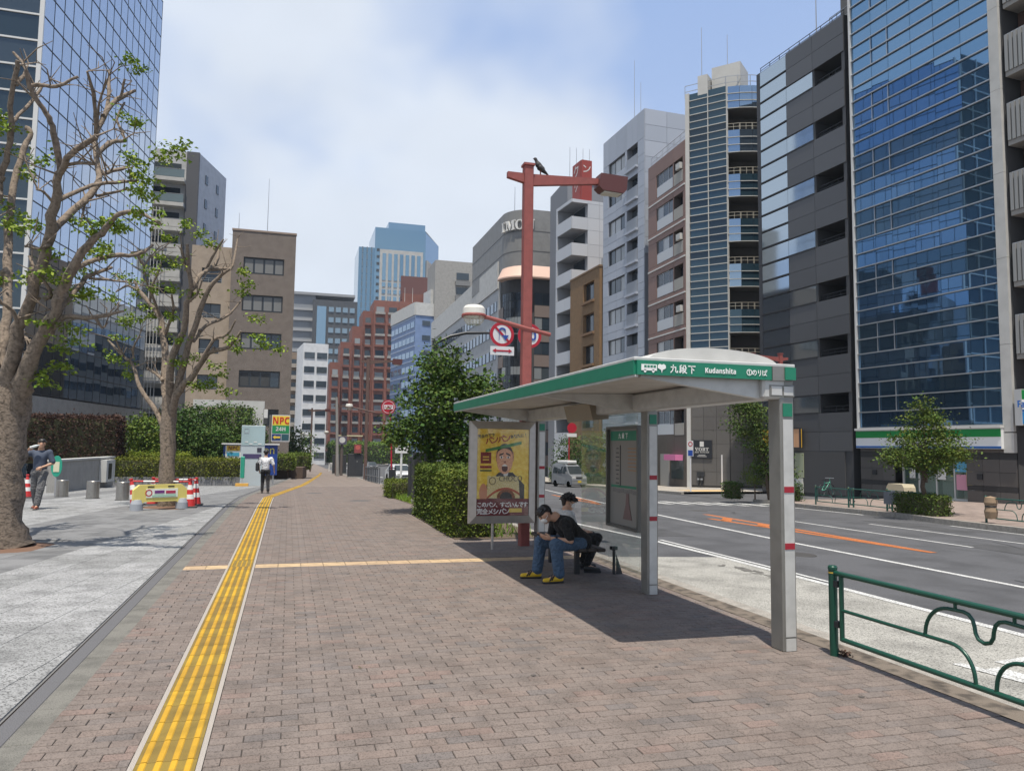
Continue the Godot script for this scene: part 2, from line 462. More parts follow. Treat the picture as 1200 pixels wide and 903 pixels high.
func clipped(s: MB, lo: Vector3, hi: Vector3, per_m2: float, size: float, base: Color, r: RandomNumberGenerator) -> void:
	var d := hi - lo
	var faces := [[0, d.y * d.z], [0, d.y * d.z], [1, d.x * d.z], [2, d.x * d.y], [2, d.x * d.y]]
	for f in faces.size():
		var ax: int = faces[f][0]
		for k in int(faces[f][1] * per_m2):
			var p := Vector3(r.randf_range(lo.x, hi.x), r.randf_range(lo.y, hi.y), r.randf_range(lo.z, hi.z))
			p[ax] = (lo[ax] if f in [0, 3] and ax != 1 else hi[ax]) + r.randfn() * size * 0.55
			var tone := leaf_tone(r, base, 0.32)
			leaf(s, p, size, r, tone, 0.0)
			leaf(s, p + Vector3(r.randfn(), r.randfn(), r.randfn()) * size * 0.5, size, r, tone, 0.0)
const ZELKOVA_A := [[[-4.25,-0.06,-13.9,0.481],[-4.29,0.12,-13.9,0.393],[-4.33,0.54,-13.9,0.33],[-4.34,1.2,-13.9,0.325],[-4.33,1.81,-13.9,0.333],[-4.29,2.28,-13.9,0.321],[-4.26,2.58,-13.9,0.245],[-4.25,2.8,-13.9,0.116]],[[-4.32,2.01,-13.9,0.174],[-4.27,2.38,-13.77,0.153],[-4.2,2.77,-13.64,0.116],[-4.07,3.38,-13.42,0.09],[-3.86,3.9,-13.23,0.08],[-3.7,4.36,-13.06,0.079],[-3.6,4.71,-12.93,0.079],[-3.54,5.02,-12.81,0.073],[-3.45,5.52,-12.62,0.058],[-3.41,5.74,-12.54,0.048],[-3.47,6.16,-12.36,0.043],[-3.51,6.34,-12.28,0.038],[-3.63,6.5,-12.19,0.037],[-3.73,6.7,-12.08,0.032],[-3.76,6.89,-12.0,0.028]],[[-4.22,1.98,-13.9,0.175],[-4.1,2.36,-13.73,0.153],[-3.98,2.7,-13.57,0.126],[-3.79,3.12,-13.37,0.1],[-3.63,3.44,-13.21,0.09],[-3.48,3.69,-13.08,0.079],[-3.38,3.94,-12.95,0.074],[-3.23,4.25,-12.79,0.068],[-2.98,4.58,-12.6,0.058],[-2.77,4.76,-12.47,0.048],[-2.59,4.98,-12.34,0.038],[-2.3,5.04,-12.19,0.029],[-1.91,4.84,-12.0,0.017]],[[-3.55,4.84,-12.92,0.059],[-3.35,5.28,-13.22,0.056],[-3.14,5.73,-13.52,0.052],[-3.14,5.99,-13.65,0.048],[-3.27,6.54,-13.93,0.049],[-3.32,6.8,-14.06,0.044],[-3.26,7.21,-14.26,0.045],[-3.11,7.65,-14.48,0.04],[-2.87,7.95,-14.69,0.026]],[[-3.45,5.52,-12.62,0.048],[-3.26,5.8,-12.37,0.048],[-3.08,5.93,-12.21,0.043],[-2.82,6.05,-12.01,0.037]],[[-4.35,2.07,-13.9,0.144],[-4.46,2.56,-14.09,0.115],[-4.56,3.13,-14.32,0.085],[-4.59,3.73,-14.54,0.076],[-4.72,4.46,-14.8,0.072],[-4.83,5.33,-15.1,0.068],[-4.9,6.25,-15.41,0.058],[-4.86,6.99,-15.64,0.053],[-4.79,7.33,-15.75,0.043],[-4.89,7.44,-15.8,0.048]],[[-5.04,5.8,-15.25,0.051],[-5.01,6.22,-15.07,0.051],[-4.85,6.65,-14.87,0.051],[-4.77,7.05,-14.69,0.05],[-4.73,7.47,-14.5,0.044],[-4.62,7.87,-14.31,0.038],[-4.59,8.01,-14.24,0.033]],[[-4.77,7.05,-14.69,0.033],[-4.71,7.29,-14.81,0.029],[-4.56,7.68,-15.02,0.028],[-4.49,7.99,-15.16,0.023]],[[-4.64,7.65,-14.4,0.033],[-4.57,8.02,-14.56,0.033],[-4.83,8.37,-14.74,0.02]],[[-3.71,6.71,-12.08,0.031],[-3.56,6.72,-12.06,0.028],[-3.38,6.72,-12.04,0.026],[-3.1,6.89,-12.0,0.019]],[[-3.32,6.8,-14.06,0.033],[-3.28,7.0,-13.88,0.032],[-3.27,7.31,-13.57,0.032],[-3.31,7.56,-13.29,0.017]],[[-3.26,7.18,-14.26,0.033],[-3.25,7.57,-14.45,0.029],[-3.27,7.88,-14.6,0.034],[-3.34,8.31,-14.8,0.014]],[[-3.31,6.96,-14.12,0.028],[-3.27,7.32,-13.96,0.022],[-3.12,7.7,-13.78,0.014]],[[-3.11,7.65,-14.48,0.025],[-3.05,7.71,-14.44,0.023],[-2.97,7.97,-14.31,0.018]],[[-3.38,5.72,-12.54,0.029],[-3.14,5.74,-12.36,0.025],[-2.85,5.68,-12.15,0.023]],[[-3.45,5.27,-12.75,0.034],[-3.1,5.64,-13.07,0.03],[-2.81,5.79,-13.28,0.027],[-2.53,5.91,-13.48,0.023]],[[-3.14,5.99,-13.65,0.036],[-2.99,6.14,-13.8,0.032],[-2.81,6.28,-13.96,0.026]],[[-3.23,6.39,-13.83,0.043],[-3.08,6.67,-13.97,0.039],[-2.86,6.79,-14.11,0.029]],[[-2.86,6.79,-14.11,0.022],[-3.0,7.07,-14.29,0.022],[-3.08,7.32,-14.43,0.02],[-3.02,7.68,-14.64,0.016]],[[-3.13,5.62,-13.52,0.025],[-2.87,5.63,-13.34,0.023],[-2.59,5.66,-13.13,0.016]],[[-3.6,3.29,-13.28,0.05],[-3.41,3.56,-13.15,0.042],[-3.03,3.54,-13.0,0.036],[-2.75,3.59,-12.89,0.03],[-2.49,3.65,-12.79,0.016]],[[-2.9,3.53,-12.93,0.025],[-2.82,3.41,-13.01,0.02],[-2.76,3.5,-13.07,0.01]],[[-3.46,3.62,-13.08,0.045],[-3.37,3.87,-13.27,0.042],[-3.26,4.15,-13.49,0.041],[-3.19,4.31,-13.61,0.038],[-2.92,4.54,-13.89,0.026]],[[-3.18,4.28,-13.61,0.025],[-2.96,4.3,-13.76,0.021],[-2.7,4.32,-13.93,0.015]],[[-3.21,4.23,-12.79,0.044],[-3.07,4.38,-12.93,0.04],[-2.78,4.59,-13.19,0.035],[-2.46,4.68,-13.44,0.032],[-2.27,4.91,-13.62,0.021]],[[-2.46,4.68,-13.44,0.021],[-2.38,4.55,-13.55,0.017],[-2.31,4.73,-13.66,0.013]],[[-3.77,3.83,-13.23,0.034],[-3.97,4.13,-13.44,0.03],[-3.99,4.41,-13.6,0.027],[-4.08,4.59,-13.71,0.021]],[[-3.69,3.84,-13.23,0.04],[-3.58,3.9,-13.14,0.03],[-3.63,4.06,-12.97,0.025]],[[-4.06,3.32,-13.42,0.04],[-4.09,3.61,-13.19,0.03],[-4.2,3.71,-13.04,0.024],[-4.27,3.81,-12.91,0.019]],[[-3.98,2.67,-13.57,0.04],[-4.07,3.18,-13.95,0.038],[-4.18,3.33,-14.07,0.026]],[[-3.58,4.64,-12.93,0.029],[-3.69,4.51,-12.79,0.019],[-3.83,4.51,-12.64,0.014]],[[-3.5,5.19,-12.75,0.023],[-3.6,5.32,-12.58,0.019],[-3.68,5.32,-12.49,0.013]],[[-3.25,5.06,-13.22,0.02],[-3.25,5.49,-13.4,0.017],[-3.32,5.69,-13.49,0.01]],[[-5.15,4.81,-14.98,0.056],[-4.94,5.58,-14.52,0.049],[-4.76,5.77,-14.37,0.043]]]
const LEAVES_A := [[-2.87,8.32,-14.35],[-2.76,8.16,-14.3],[-2.73,7.16,-14.24],[-2.85,7.24,-14.27],[-2.73,6.45,-14.08],[-2.46,6.11,-13.34],[-2.56,6.0,-13.46],[-2.46,5.61,-13.1],[-2.39,5.89,-13.37],[-2.24,6.35,-13.51],[-1.99,6.47,-13.56],[-1.89,6.55,-13.45],[-3.25,5.07,-13.25],[-2.79,4.9,-12.51],[-2.69,4.9,-12.62],[-4.75,5.38,-15.04],[-3.8,4.72,-12.56],[-4.64,5.48,-14.96],[-3.92,4.1,-13.29],[-3.52,4.17,-12.85],[-3.56,3.9,-13.15],[-3.29,4.08,-13.62],[-3.35,3.9,-13.41],[-3.3,3.38,-13.1],[-3.16,3.97,-13.38],[-3.46,3.07,-13.33],[-3.45,2.83,-13.57],[-3.75,2.68,-13.53],[-3.66,2.54,-13.53],[-4.9,6.94,-14.59],[-4.84,7.04,-14.8],[-4.8,4.34,-14.77],[-4.94,7.18,-14.81],[-4.76,6.43,-15.43],[-2.92,4.73,-13.3],[-2.98,4.56,-13.21],[-2.83,4.54,-13.07],[-3.79,4.92,-13.06],[-5.0,6.63,-14.97],[-3.41,4.05,-12.84],[-3.59,4.48,-13.07],[-3.28,4.37,-13.67],[-2.02,4.87,-12.13],[-2.27,5.01,-12.17],[-3.64,3.43,-13.14],[-4.88,5.72,-15.2],[-3.24,3.19,-13.11],[-2.39,5.7,-13.57],[-3.68,5.83,-12.68],[-2.9,4.77,-12.55],[-2.54,4.83,-12.45]]
const ZELKOVA_B := [[[-2.98,-0.13,-21.8,0.294],[-2.99,0.13,-21.8,0.21],[-3.02,1.19,-21.8,0.19],[-3.04,2.08,-21.8,0.191],[-3.04,2.63,-21.8,0.18],[-3.06,2.92,-21.8,0.106]],[[-3.09,2.25,-21.8,0.11],[-3.16,2.75,-22.0,0.103],[-3.24,3.33,-22.23,0.097],[-3.35,4.25,-22.59,0.092],[-3.53,5.08,-22.9,0.082],[-3.86,5.53,-23.11,0.065],[-4.17,5.88,-23.28,0.054],[-4.33,6.18,-23.4,0.036]],[[-3.4,4.55,-22.79,0.053],[-3.27,4.85,-22.55,0.046],[-3.12,5.21,-22.26,0.035],[-3.14,5.6,-21.95,0.026]],[[-3.03,2.34,-21.8,0.11],[-3.01,2.85,-21.62,0.101],[-2.97,3.82,-21.27,0.093],[-2.68,4.52,-20.99,0.083],[-2.6,5.19,-20.74,0.072],[-2.5,5.6,-20.58,0.059],[-2.56,6.06,-20.4,0.049],[-2.59,6.57,-20.2,0.032]],[[-2.55,5.92,-20.54,0.042],[-2.66,6.12,-20.43,0.039],[-2.73,6.5,-20.25,0.026]],[[-2.49,5.49,-20.58,0.059],[-2.33,5.97,-20.93,0.053],[-2.03,6.37,-21.29,0.048],[-1.97,6.92,-21.63,0.028]],[[-2.16,6.2,-21.22,0.044],[-1.82,6.28,-21.44,0.045],[-1.62,6.42,-21.58,0.038],[-1.55,7.26,-22.0,0.023]],[[-2.26,6.13,-21.22,0.041],[-2.05,6.56,-21.04,0.034],[-1.81,6.94,-20.87,0.02]],[[-2.99,2.34,-21.8,0.102],[-2.91,2.78,-21.63,0.098],[-2.74,3.4,-21.39,0.084],[-2.55,4.17,-21.08,0.076],[-2.35,4.78,-20.82,0.069],[-2.14,5.42,-20.55,0.059],[-1.86,5.8,-20.36,0.049],[-1.56,6.03,-20.2,0.033]],[[-3.01,2.25,-21.8,0.11],[-2.89,2.74,-21.54,0.101],[-2.68,3.13,-21.31,0.084],[-2.42,3.41,-21.11,0.076],[-2.04,3.95,-20.75,0.063],[-1.56,4.08,-20.48,0.046],[-1.25,4.47,-20.2,0.026]],[[-2.45,4.26,-21.08,0.05],[-2.21,4.7,-21.29,0.044],[-1.86,4.93,-21.48,0.038],[-1.62,5.13,-21.61,0.031],[-1.34,5.58,-21.81,0.018]],[[-2.24,3.69,-20.85,0.053],[-1.92,4.26,-20.56,0.043],[-1.59,4.39,-20.41,0.033],[-1.39,4.74,-20.22,0.019]],[[-3.16,2.07,-21.8,0.068],[-3.49,2.63,-22.06,0.062],[-3.87,3.13,-22.3,0.055],[-4.06,3.67,-22.51,0.049],[-4.32,3.93,-22.66,0.038],[-4.82,4.42,-22.92,0.023]],[[-3.74,3.66,-22.51,0.035],[-3.49,3.51,-22.31,0.045],[-3.28,3.3,-22.1,0.052]],[[-4.1,3.91,-22.57,0.031],[-4.09,4.17,-22.45,0.028],[-3.93,4.5,-22.29,0.021]],[[-4.32,3.93,-22.66,0.028],[-4.45,4.23,-22.36,0.021],[-4.5,4.47,-22.14,0.014]],[[-3.53,5.08,-22.9,0.043],[-3.66,5.55,-22.5,0.035],[-3.79,5.94,-22.14,0.024],[-3.83,6.36,-21.77,0.017]],[[-4.17,5.88,-23.28,0.036],[-4.47,6.01,-23.33,0.033],[-4.79,5.83,-23.4,0.018]],[[-2.6,5.19,-20.74,0.036],[-2.36,5.39,-20.55,0.029],[-2.23,5.68,-20.33,0.019]],[[-3.86,5.53,-23.11,0.036],[-3.79,5.98,-22.91,0.032],[-3.6,6.36,-22.73,0.029],[-3.51,6.75,-22.55,0.018]]]
const LEAVES_B := [[-4.67,7.19,-21.91],[-4.69,6.23,-23.3],[-4.29,6.19,-23.54],[-3.66,5.72,-22.18],[-4.86,5.61,-23.26],[-4.29,4.87,-22.11],[-4.04,4.93,-22.42],[-3.15,5.7,-21.87],[-3.61,6.73,-22.5],[-3.09,6.69,-20.34],[-2.7,7.02,-20.23],[-2.16,6.81,-20.93],[-1.34,6.25,-21.65],[-1.22,5.91,-21.68],[-0.9,4.76,-20.16],[-0.67,4.12,-20.14],[-0.36,4.04,-20.26],[-0.88,4.32,-20.11],[-1.29,4.02,-20.47],[-4.67,3.9,-22.71],[-4.32,3.78,-22.58],[-4.2,3.44,-22.57],[-2.48,3.84,-21.28],[-2.66,3.7,-21.11],[-1.92,3.18,-21.08],[-1.7,3.39,-20.87],[-1.6,2.97,-21.08],[-2.12,3.06,-21.07],[-3.73,5.17,-23.08],[-2.29,6.83,-20.19],[-3.97,5.41,-23.17],[-4.22,4.79,-22.32],[-3.92,6.56,-21.91],[-2.86,6.06,-20.32],[-1.49,4.21,-20.28],[-1.4,5.71,-21.91],[-2.48,5.41,-20.69],[-3.08,5.04,-22.31],[-3.47,4.73,-22.91],[-2.73,4.24,-21.0],[-4.42,4.41,-22.18],[-2.34,3.13,-21.2],[-4.36,5.79,-23.41],[-3.69,6.16,-21.84],[-1.95,3.59,-20.79]]
# ---------------------------------------------------------------- sky, light, ground
func make_sky() -> void:
	var w := 1024
	var h := 512
	var im := Image.create(w, h, false, Image.FORMAT_RGBF)
	var f := FastNoiseLite.new()
	f.seed = 11
	f.noise_type = FastNoiseLite.TYPE_SIMPLEX_SMOOTH
	f.frequency = 0.9
	f.fractal_octaves = 5
	f.fractal_gain = 0.55
	var g := FastNoiseLite.new()
	g.seed = 4
	g.frequency = 0.35
	g.fractal_octaves = 3
	for y in h:
		var el := (0.5 - (y + 0.5) / h) * PI
		for x in w:
			var az := ((x + 0.5) / w) * TAU
			var d := Vector3(sin(az) * cos(el), sin(el), -cos(az) * cos(el))
			var up := maxf(d.y, 0.0)
			var k := 1.0 - exp(-up * 2.6)
			var col := Vector3(0.56, 0.665, 0.80).lerp(Vector3(0.085, 0.22, 0.56), k)
			if d.y > 0.0:
				var s := 1.0 / (up + 0.22)
				var p := Vector3(d.x * s * 1.1, d.z * s * 1.1, 0.0)
				var q := f.get_noise_3d(p.x + 3.1, p.y * 0.8 + 1.7, 0.4) + 0.75 * g.get_noise_3d(p.x + 2.0, p.y, 2.2)
				var west := 1.0 - smoothstep(0.28, 0.62, d.x)
				var cover := maxf(0.2, smoothstep(-0.40, 0.72, q * 1.15 + 0.80 * west - 0.36))
				var bright := 0.95 + 0.07 * f.get_noise_3d(p.x * 2.0, p.y * 2.0, 7.0)
				col = col.lerp(Vector3(0.665, 0.715, 0.785) * bright, cover * 0.92)
			else:
				col = col.lerp(Vector3(0.30, 0.30, 0.30), smoothstep(0.0, 0.12, -d.y))
			im.set_pixel(x, y, Color(col.x, col.y, col.z))
	var t := ImageTexture.create_from_image(im)
	var pm := PanoramaSkyMaterial.new()
	pm.panorama = t
	pm.energy_multiplier = 1.0
	var sk := Sky.new()
	sk.sky_material = pm
	var e := Environment.new()
	e.background_mode = Environment.BG_SKY
	e.sky = sk
	e.tonemap_mode = Environment.TONE_MAPPER_LINEAR
	e.tonemap_exposure = 1.25
	e.sdfgi_enabled = true
	e.ssao_enabled = true
	e.ssil_enabled = true
	e.fog_enabled = true
	e.fog_density = 0.0002
	e.fog_light_color = Color(0.80, 0.87, 0.95)
	var we := WorldEnvironment.new()
	we.name = "world_environment"
	we.environment = e
	add_child(we)

func make_light_and_camera() -> void:
	var cam := Camera3D.new()
	cam.name = "camera"
	cam.fov = 53.28
	cam.near = 0.1
	cam.far = 4000.0
	cam.position = Vector3(0, 1.65, 0)
	cam.basis = Basis(Vector3.UP, -0.28126) * Basis(Vector3.RIGHT, 0.08093) * Basis(Vector3.BACK, 0.0133)
	add_child(cam)
	cam.current = true
	make_sky()
	var sun := DirectionalLight3D.new()
	sun.name = "sun"
	sun.light_energy = 1.6
	sun.light_color = Color(1.0, 0.965, 0.91)
	sun.light_angular_distance = 0.53
	sun.shadow_enabled = true
	add_child(sun)
	sun.look_at_from_position(Vector3(-0.07, 1, 0.275), Vector3.ZERO, Vector3.FORWARD)

func sheet(ds: Array, x0: Callable, x1: Callable, fy: Callable, nx := 1) -> Mesh:
	var s := MB.new()
	for i in ds.size() - 1:
		for k in nx:
			var pts := []
			for q in [[ds[i], 0], [ds[i], 1], [ds[i + 1], 1], [ds[i + 1], 0]]:
				var d: float = q[0]
				var x := lerpf(x0.call(d), x1.call(d), float(k + q[1]) / nx)
				pts.append(Vector3(x, fy.call(x, d), -d))
			s.quad(pts[0], pts[1], pts[2], pts[3])
	return s.mesh()

func far_kerb(d: float) -> float:
	if d < 20.0: return 20.3
	if d < 30.0: return lerpf(20.3, 21.6, (d - 20.0) / 10.0)
	if d < 42.0: return lerpf(21.6, 23.6, (d - 30.0) / 12.0)
	return minf(23.6 + (d - 42.0) * 0.03, 27.0)

func plaza_edge(d: float) -> float:
	return -1.575 if d < 28.0 else -1.575 + (d - 28.0) * 0.0445

func near_kerb(d: float) -> float:
	return 4.62 if d < 14.0 else 4.62 + clampf(d - 14.0, 0.0, 70.0) * 0.02

func line_mark(parent: Node, called: String, m: Material, pts: Array, w: float, lift := 0.005) -> void:
	var s := MB.new()
	for i in pts.size() - 1:
		var a: Vector2 = pts[i]
		var b: Vector2 = pts[i + 1]
		var k := maxi(1, int((b - a).length() / 4.0))
		for j in k:
			var p := a.lerp(b, float(j) / k)
			var q := a.lerp(b, float(j + 1) / k)
			var sd := Vector2(-(b - a).normalized().y, (b - a).normalized().x) * w * 0.5
			var c := []
			for e in [p - sd, p + sd, q + sd, q - sd]:
				c.append(Vector3(e.x, road_y(e.x, e.y) + lift, -e.y))
			s.orient(Vector3(p.x, -50, -p.y), c[0], c[1], c[2], c[3], Color.WHITE)
	obj(parent, called, s.mesh(), m)

func make_ground() -> void:
	var fine := noise_tex("speck", 0.11, 0.62, 1.3, FastNoiseLite.TYPE_SIMPLEX_SMOOTH, 2)
	var salt := noise_tex("salt", 0.32, 0.45, 1.5, FastNoiseLite.TYPE_VALUE, 2)
	var wide := noise_tex("groundwide", 0.011, 0.80, 1.12, FastNoiseLite.TYPE_SIMPLEX_SMOOTH, 5)
	var blot := noise_tex("blot", 0.02, 0.86, 1.06, FastNoiseLite.TYPE_SIMPLEX_SMOOTH, 5)
	var ds := [-60.0, -20.0, 0.0, 10.0, 22.0, 26.0, 32.0, 40.0, 55.0, 75.0, 100.0, 130.0, 200.0, 400.0, 1500.0]
	setting("ground", sheet(ds, func(d): return -700.0, func(d): return 700.0, func(x, d): return drop(d) - 0.85, 2), mat(0.16, 0.155, 0.15, 0.95))
	# ---- asphalt road
	var asphalt := patchy(grain(mat(0.085, 0.087, 0.095, 0.9), salt, 0.7, true, salt, 0.3), wide, 9.0)
	var rd := [-60.0, -20.0, 0.0, 4.0, 8.0, 12.0, 16.0, 20.0, 22.0, 25.0, 28.0, 32.0, 36.0, 40.0, 46.0, 55.0, 65.0, 75.0, 85.0, 100.0, 130.0, 200.0, 400.0]
	var road := setting("road", sheet(rd, func(d): return near_kerb(d) + 0.16, func(d): return 20.2, func(x, d): return road_y(x, d), 3), asphalt)
	obj(road, "asphalt_strip", sheet(rd, func(d): return 20.2, func(d): return far_kerb(d), func(x, d): return road_y(x, d)), asphalt)
	obj(road, "asphalt_strip", sheet([33.0, 36.0, 40.0, 44.0], func(d): return far_kerb(d), func(d): return 60.0, func(x, d): return road_y(20.2, d) + 0.012, 1), asphalt)
	var bay := patchy(grain(mat(0.33, 0.325, 0.30, 0.95), noise_tex("bay", 0.2, 0.25, 1.7, FastNoiseLite.TYPE_VALUE, 3), 1.0, true, salt, 0.4), wide, 5.0)
	obj(road, "bus_bay", sheet([-20.0, -4.0, 0.0, 4.0, 8.0, 12.2], func(d): return 4.79, func(d): return 7.5, func(x, d): return road_y(x, d) + 0.004, 2), bay)
	var white := patchy(grain(mat(0.74, 0.75, 0.74, 0.8), noise_tex("worn", 0.06, 0.45, 1.15, FastNoiseLite.TYPE_SIMPLEX_SMOOTH, 5), 0.9), blot, 3.0)
	var orange := patchy(grain(mat(0.62, 0.19, 0.045, 0.8), noise_tex("worn", 0.06, 0.62, 1.12), 1.2), blot, 3.0)
	line_mark(road, "lane_line", white, [Vector2(7.42, -20), Vector2(7.42, 12), Vector2(7.3, 15), Vector2(6.3, 24), Vector2(5.7, 34)], 0.15, 0.009)
	line_mark(road, "lane_line", white, [Vector2(7.62, 9.5), Vector2(7.6, 12), Vector2(7.55, 14.8)], 0.09, 0.009)
	line_mark(road, "lane_line", white, [Vector2(10.62, -20), Vector2(10.62, 9), Vector2(10.6, 15), Vector2(10.95, 22), Vector2(14.3, 38), Vector2(17.2, 51), Vector2(20, 70)], 0.15)
	line_mark(road, "lane_line", white, [Vector2(14.95, 14.0), Vector2(14.72, 20.5)], 0.13)
	line_mark(road, "lane_line", white, [Vector2(17.6, -10.0), Vector2(17.42, 14.8), Vector2(17.09, 19.7)], 0.13)
	line_mark(road, "lane_line", white, [Vector2(20.05, -10.0), Vector2(20.05, 19), Vector2(21.3, 30)], 0.13)
	# orange channelising marks: a long wedge with a hatched tail
	line_mark(road, "median_stripe", orange, [Vector2(12.86, 13.0), Vector2(12.5, 17.0), Vector2(12.1, 20.5)], 0.24)
	line_mark(road, "median_stripe", orange, [Vector2(12.86, 13.05), Vector2(12.92, 17.2), Vector2(12.95, 22.2)], 0.24)
	line_mark(road, "median_stripe", orange, [Vector2(12.86, 13.0), Vector2(12.76, 15.6)], 0.2, 0.0065)
	line_mark(road, "median_stripe", orange, [Vector2(12.36, 18.2), Vector2(12.9, 19.0)], 0.3)
	line_mark(road, "median_stripe", orange, [Vector2(12.2, 19.8), Vector2(12.9, 20.8)], 0.3)
	line_mark(road, "median_stripe", orange, [Vector2(11.7, 28.0), Vector2(12.2, 31), Vector2(13.6, 39)], 0.2)
	line_mark(road, "median_stripe", orange, [Vector2(11.75, 28.2), Vector2(12.6, 31), Vector2(14.6, 40)], 0.2)
	for k in 8:
		line_mark(road, "crosswalk_bar", white, [Vector2(15.0 + k * 0.95, 30.2), Vector2(15.35 + k * 0.95, 33.6)], 0.42)
	for k in 7:
		line_mark(road, "crosswalk_bar", white, [Vector2(8.6 + k * 1.5, 88.0), Vector2(9.0 + k * 1.5, 92.0)], 0.6)
	# road repairs and covers
	var patch := patchy(grain(mat(0.066, 0.067, 0.072, 0.9), salt, 0.6), wide, 5.0)
	for q in [[8.2, 15.5, 1.2, 4.2], [15.6, 9.5, 1.4, 5.0], [9.0, 24.0, 0.9, 6.0], [18.3, 17.5, 1.0, 3.4]]:
		line_mark(road, "asphalt_patch", patch, [Vector2(q[0], q[1]), Vector2(q[0], q[1] + q[3])], q[2], 0.004)
	var seal := mat(0.03, 0.03, 0.032, 0.6)
	var cr := RandomNumberGenerator.new(); cr.seed = 12
	for k in 7:
		var p := Vector2(cr.randf_range(8.0, 19.0), cr.randf_range(6.0, 24.0))
		var pts := [p]
		for e in 6:
			p += Vector2(cr.randfn() * 0.18, cr.randf_range(0.25, 0.6))
			pts.append(p)
		line_mark(road, "sealed_crack", seal, pts, 0.03, 0.006)
	for q in [Vector2(9.3, 12.6), Vector2(14.0, 24.5), Vector2(16.2, 13.5)]:
		obj(road, "manhole_cover", cyl_disc(0.33, 0.01), mat(0.07, 0.066, 0.062, 0.6, 0.4), Vector3(q.x, road_y(q.x, q.y) + 0.004, -q.y))
	# chevron on the bay at the right
	line_mark(road, "bay_stripe", white, [Vector2(5.66, 5.51), Vector2(6.0200000000000005, 3.8899999999999997)], 0.12, 0.010)
	line_mark(road, "bay_stripe", white, [Vector2(5.85, 5.33), Vector2(6.0500000000000025, 4.290000000000001)], 0.20, 0.010)
	line_mark(road, "bay_stripe", white, [Vector2(6.09, 5.46), Vector2(7.609999999999999, 5.819999999999999)], 0.10, 0.010)
	var oil := MB.new()
	var og := RandomNumberGenerator.new(); og.seed = 4
	for e in 30:
		var oc := Vector2(6.98, 10.65) + Vector2(og.randfn() * 0.07, og.randfn() * 0.28)
		var orr := og.randf_range(0.02, 0.07)
		for k in 7:
			var p0 := oc + Vector2(cos(TAU * k / 7), sin(TAU * k / 7)) * orr
			var p1 := oc + Vector2(cos(TAU * (k + 1) / 7), sin(TAU * (k + 1) / 7)) * orr
			var lift := 0.008 + e * 0.00005
			oil.tri(Vector3(oc.x, road_y(oc.x, oc.y) + lift, -oc.y), Vector3(p1.x, road_y(p1.x, p1.y) + lift, -p1.y), Vector3(p0.x, road_y(p0.x, p0.y) + lift, -p0.y))
	obj(road, "oil_stain", oil.mesh(), mat(0.11, 0.105, 0.095, 0.7)).set_meta("kind", "stuff")
	# ---- pavement bed below the pavers, kerbs
	var bed := grain(mat(0.045, 0.038, 0.034, 0.95), fine, 0.5)
	var pd := [-30.0, 0.0, 10.0, 22.0, 25.0, 28.0, 32.0, 36.0, 40.5]
	var walk := setting("pavement", sheet(pd, func(d): return plaza_edge(d) + 0.29, func(d): return near_kerb(d), func(x, d): return drop(d) - 0.008), bed)
	var far_brick := patchy(grain(mat(0.20, 0.163, 0.14, 0.9), fine, 0.4), wide, 4.0)
	obj(walk, "far_paving", sheet([40.0, 46.0, 55.0, 65.0, 75.0, 85.0, 100.0, 130.0, 200.0], func(d): return plaza_edge(d) + 0.29, func(d): return near_kerb(d), func(x, d): return drop(d)), far_brick)
	make_pavers(walk, fine)
	var kerb_stone := patchy(grain(mat(0.32, 0.30, 0.27, 0.9), salt, 0.5, true), blot, 2.0)
	var kerb := setting("kerb", sheet([-60.0, -30.0], func(d): return near_kerb(d) - 0.01, func(d): return near_kerb(d) + 0.18, func(x, d): return -0.002), kerb_stone)
	var ks := MB.new()
	ks.bevel(Vector3(0, 0, 0), Vector3(0.19, 0.30, 0.592), 0.014)
	var km := ks.mesh()
	for k in 240:
		var d := -6.0 + k * 0.6
		if d > 128: break
		obj(kerb, "kerb_stone", km, kerb_stone, Vector3(near_kerb(d) + 0.095, drop(d) - 0.149, -d), Basis(Vector3.UP, -0.02 if d > 14 else 0.0) * Basis(Vector3.RIGHT, -0.024 if d > 22 else 0.0))
	# sandy strip between pavers and kerb
	var strip := patchy(grain(mat(0.155, 0.128, 0.102, 0.95), fine, 0.4), noise_tex("blotch", 0.022, 0.55, 1.35, FastNoiseLite.TYPE_SIMPLEX_SMOOTH, 3), 2.0)
	obj(walk, "edge_strip", sheet([-10.0, 5.0, 13.0, 22.0], func(d): return 4.40, func(d): return near_kerb(d) + 0.002, func(x, d): return drop(d) + 0.003), strip)
	# ---- gutter channel and granite edging beside the plaza
	var channel := grain(mat(0.105, 0.105, 0.112, 0.85), fine, 0.5)
	var granite := patchy(grain(mat(0.165, 0.16, 0.142, 0.85), salt, 0.45), wide, 2.0)
	var edging := setting("edging", sheet([-30.0, 22.0, 28.0, 40.0, 62.0], func(d): return plaza_edge(d) - 0.01, func(d): return plaza_edge(d) + 0.30, func(x, d): return drop(d) - 0.02), mat(0.05, 0.04, 0.035, 0.95))
	var cm := MB.new(); cm.bevel(Vector3.ZERO, Vector3(0.112, 0.05, 0.595), 0.004)
	var gm := MB.new(); gm.bevel(Vector3.ZERO, Vector3(0.168, 0.05, 0.595), 0.004)
	var cmesh := cm.mesh()
	var gmesh := gm.mesh()
	for k in 100:
		var d := 1.0 + k * 0.6
		var b := Basis(Vector3.UP, -0.0445 if d > 28 else 0.0) * Basis(Vector3.RIGHT, -0.024 if d > 22 else 0.0)
		obj(edging, "channel_stone", cmesh, channel, Vector3(plaza_edge(d) + 0.074, drop(d) - 0.027, -d), b)
		obj(edging, "edging_stone", gmesh, granite, Vector3(plaza_edge(d) + 0.217, drop(d) - 0.025, -d), b)
	make_plaza(fine, salt, wide)
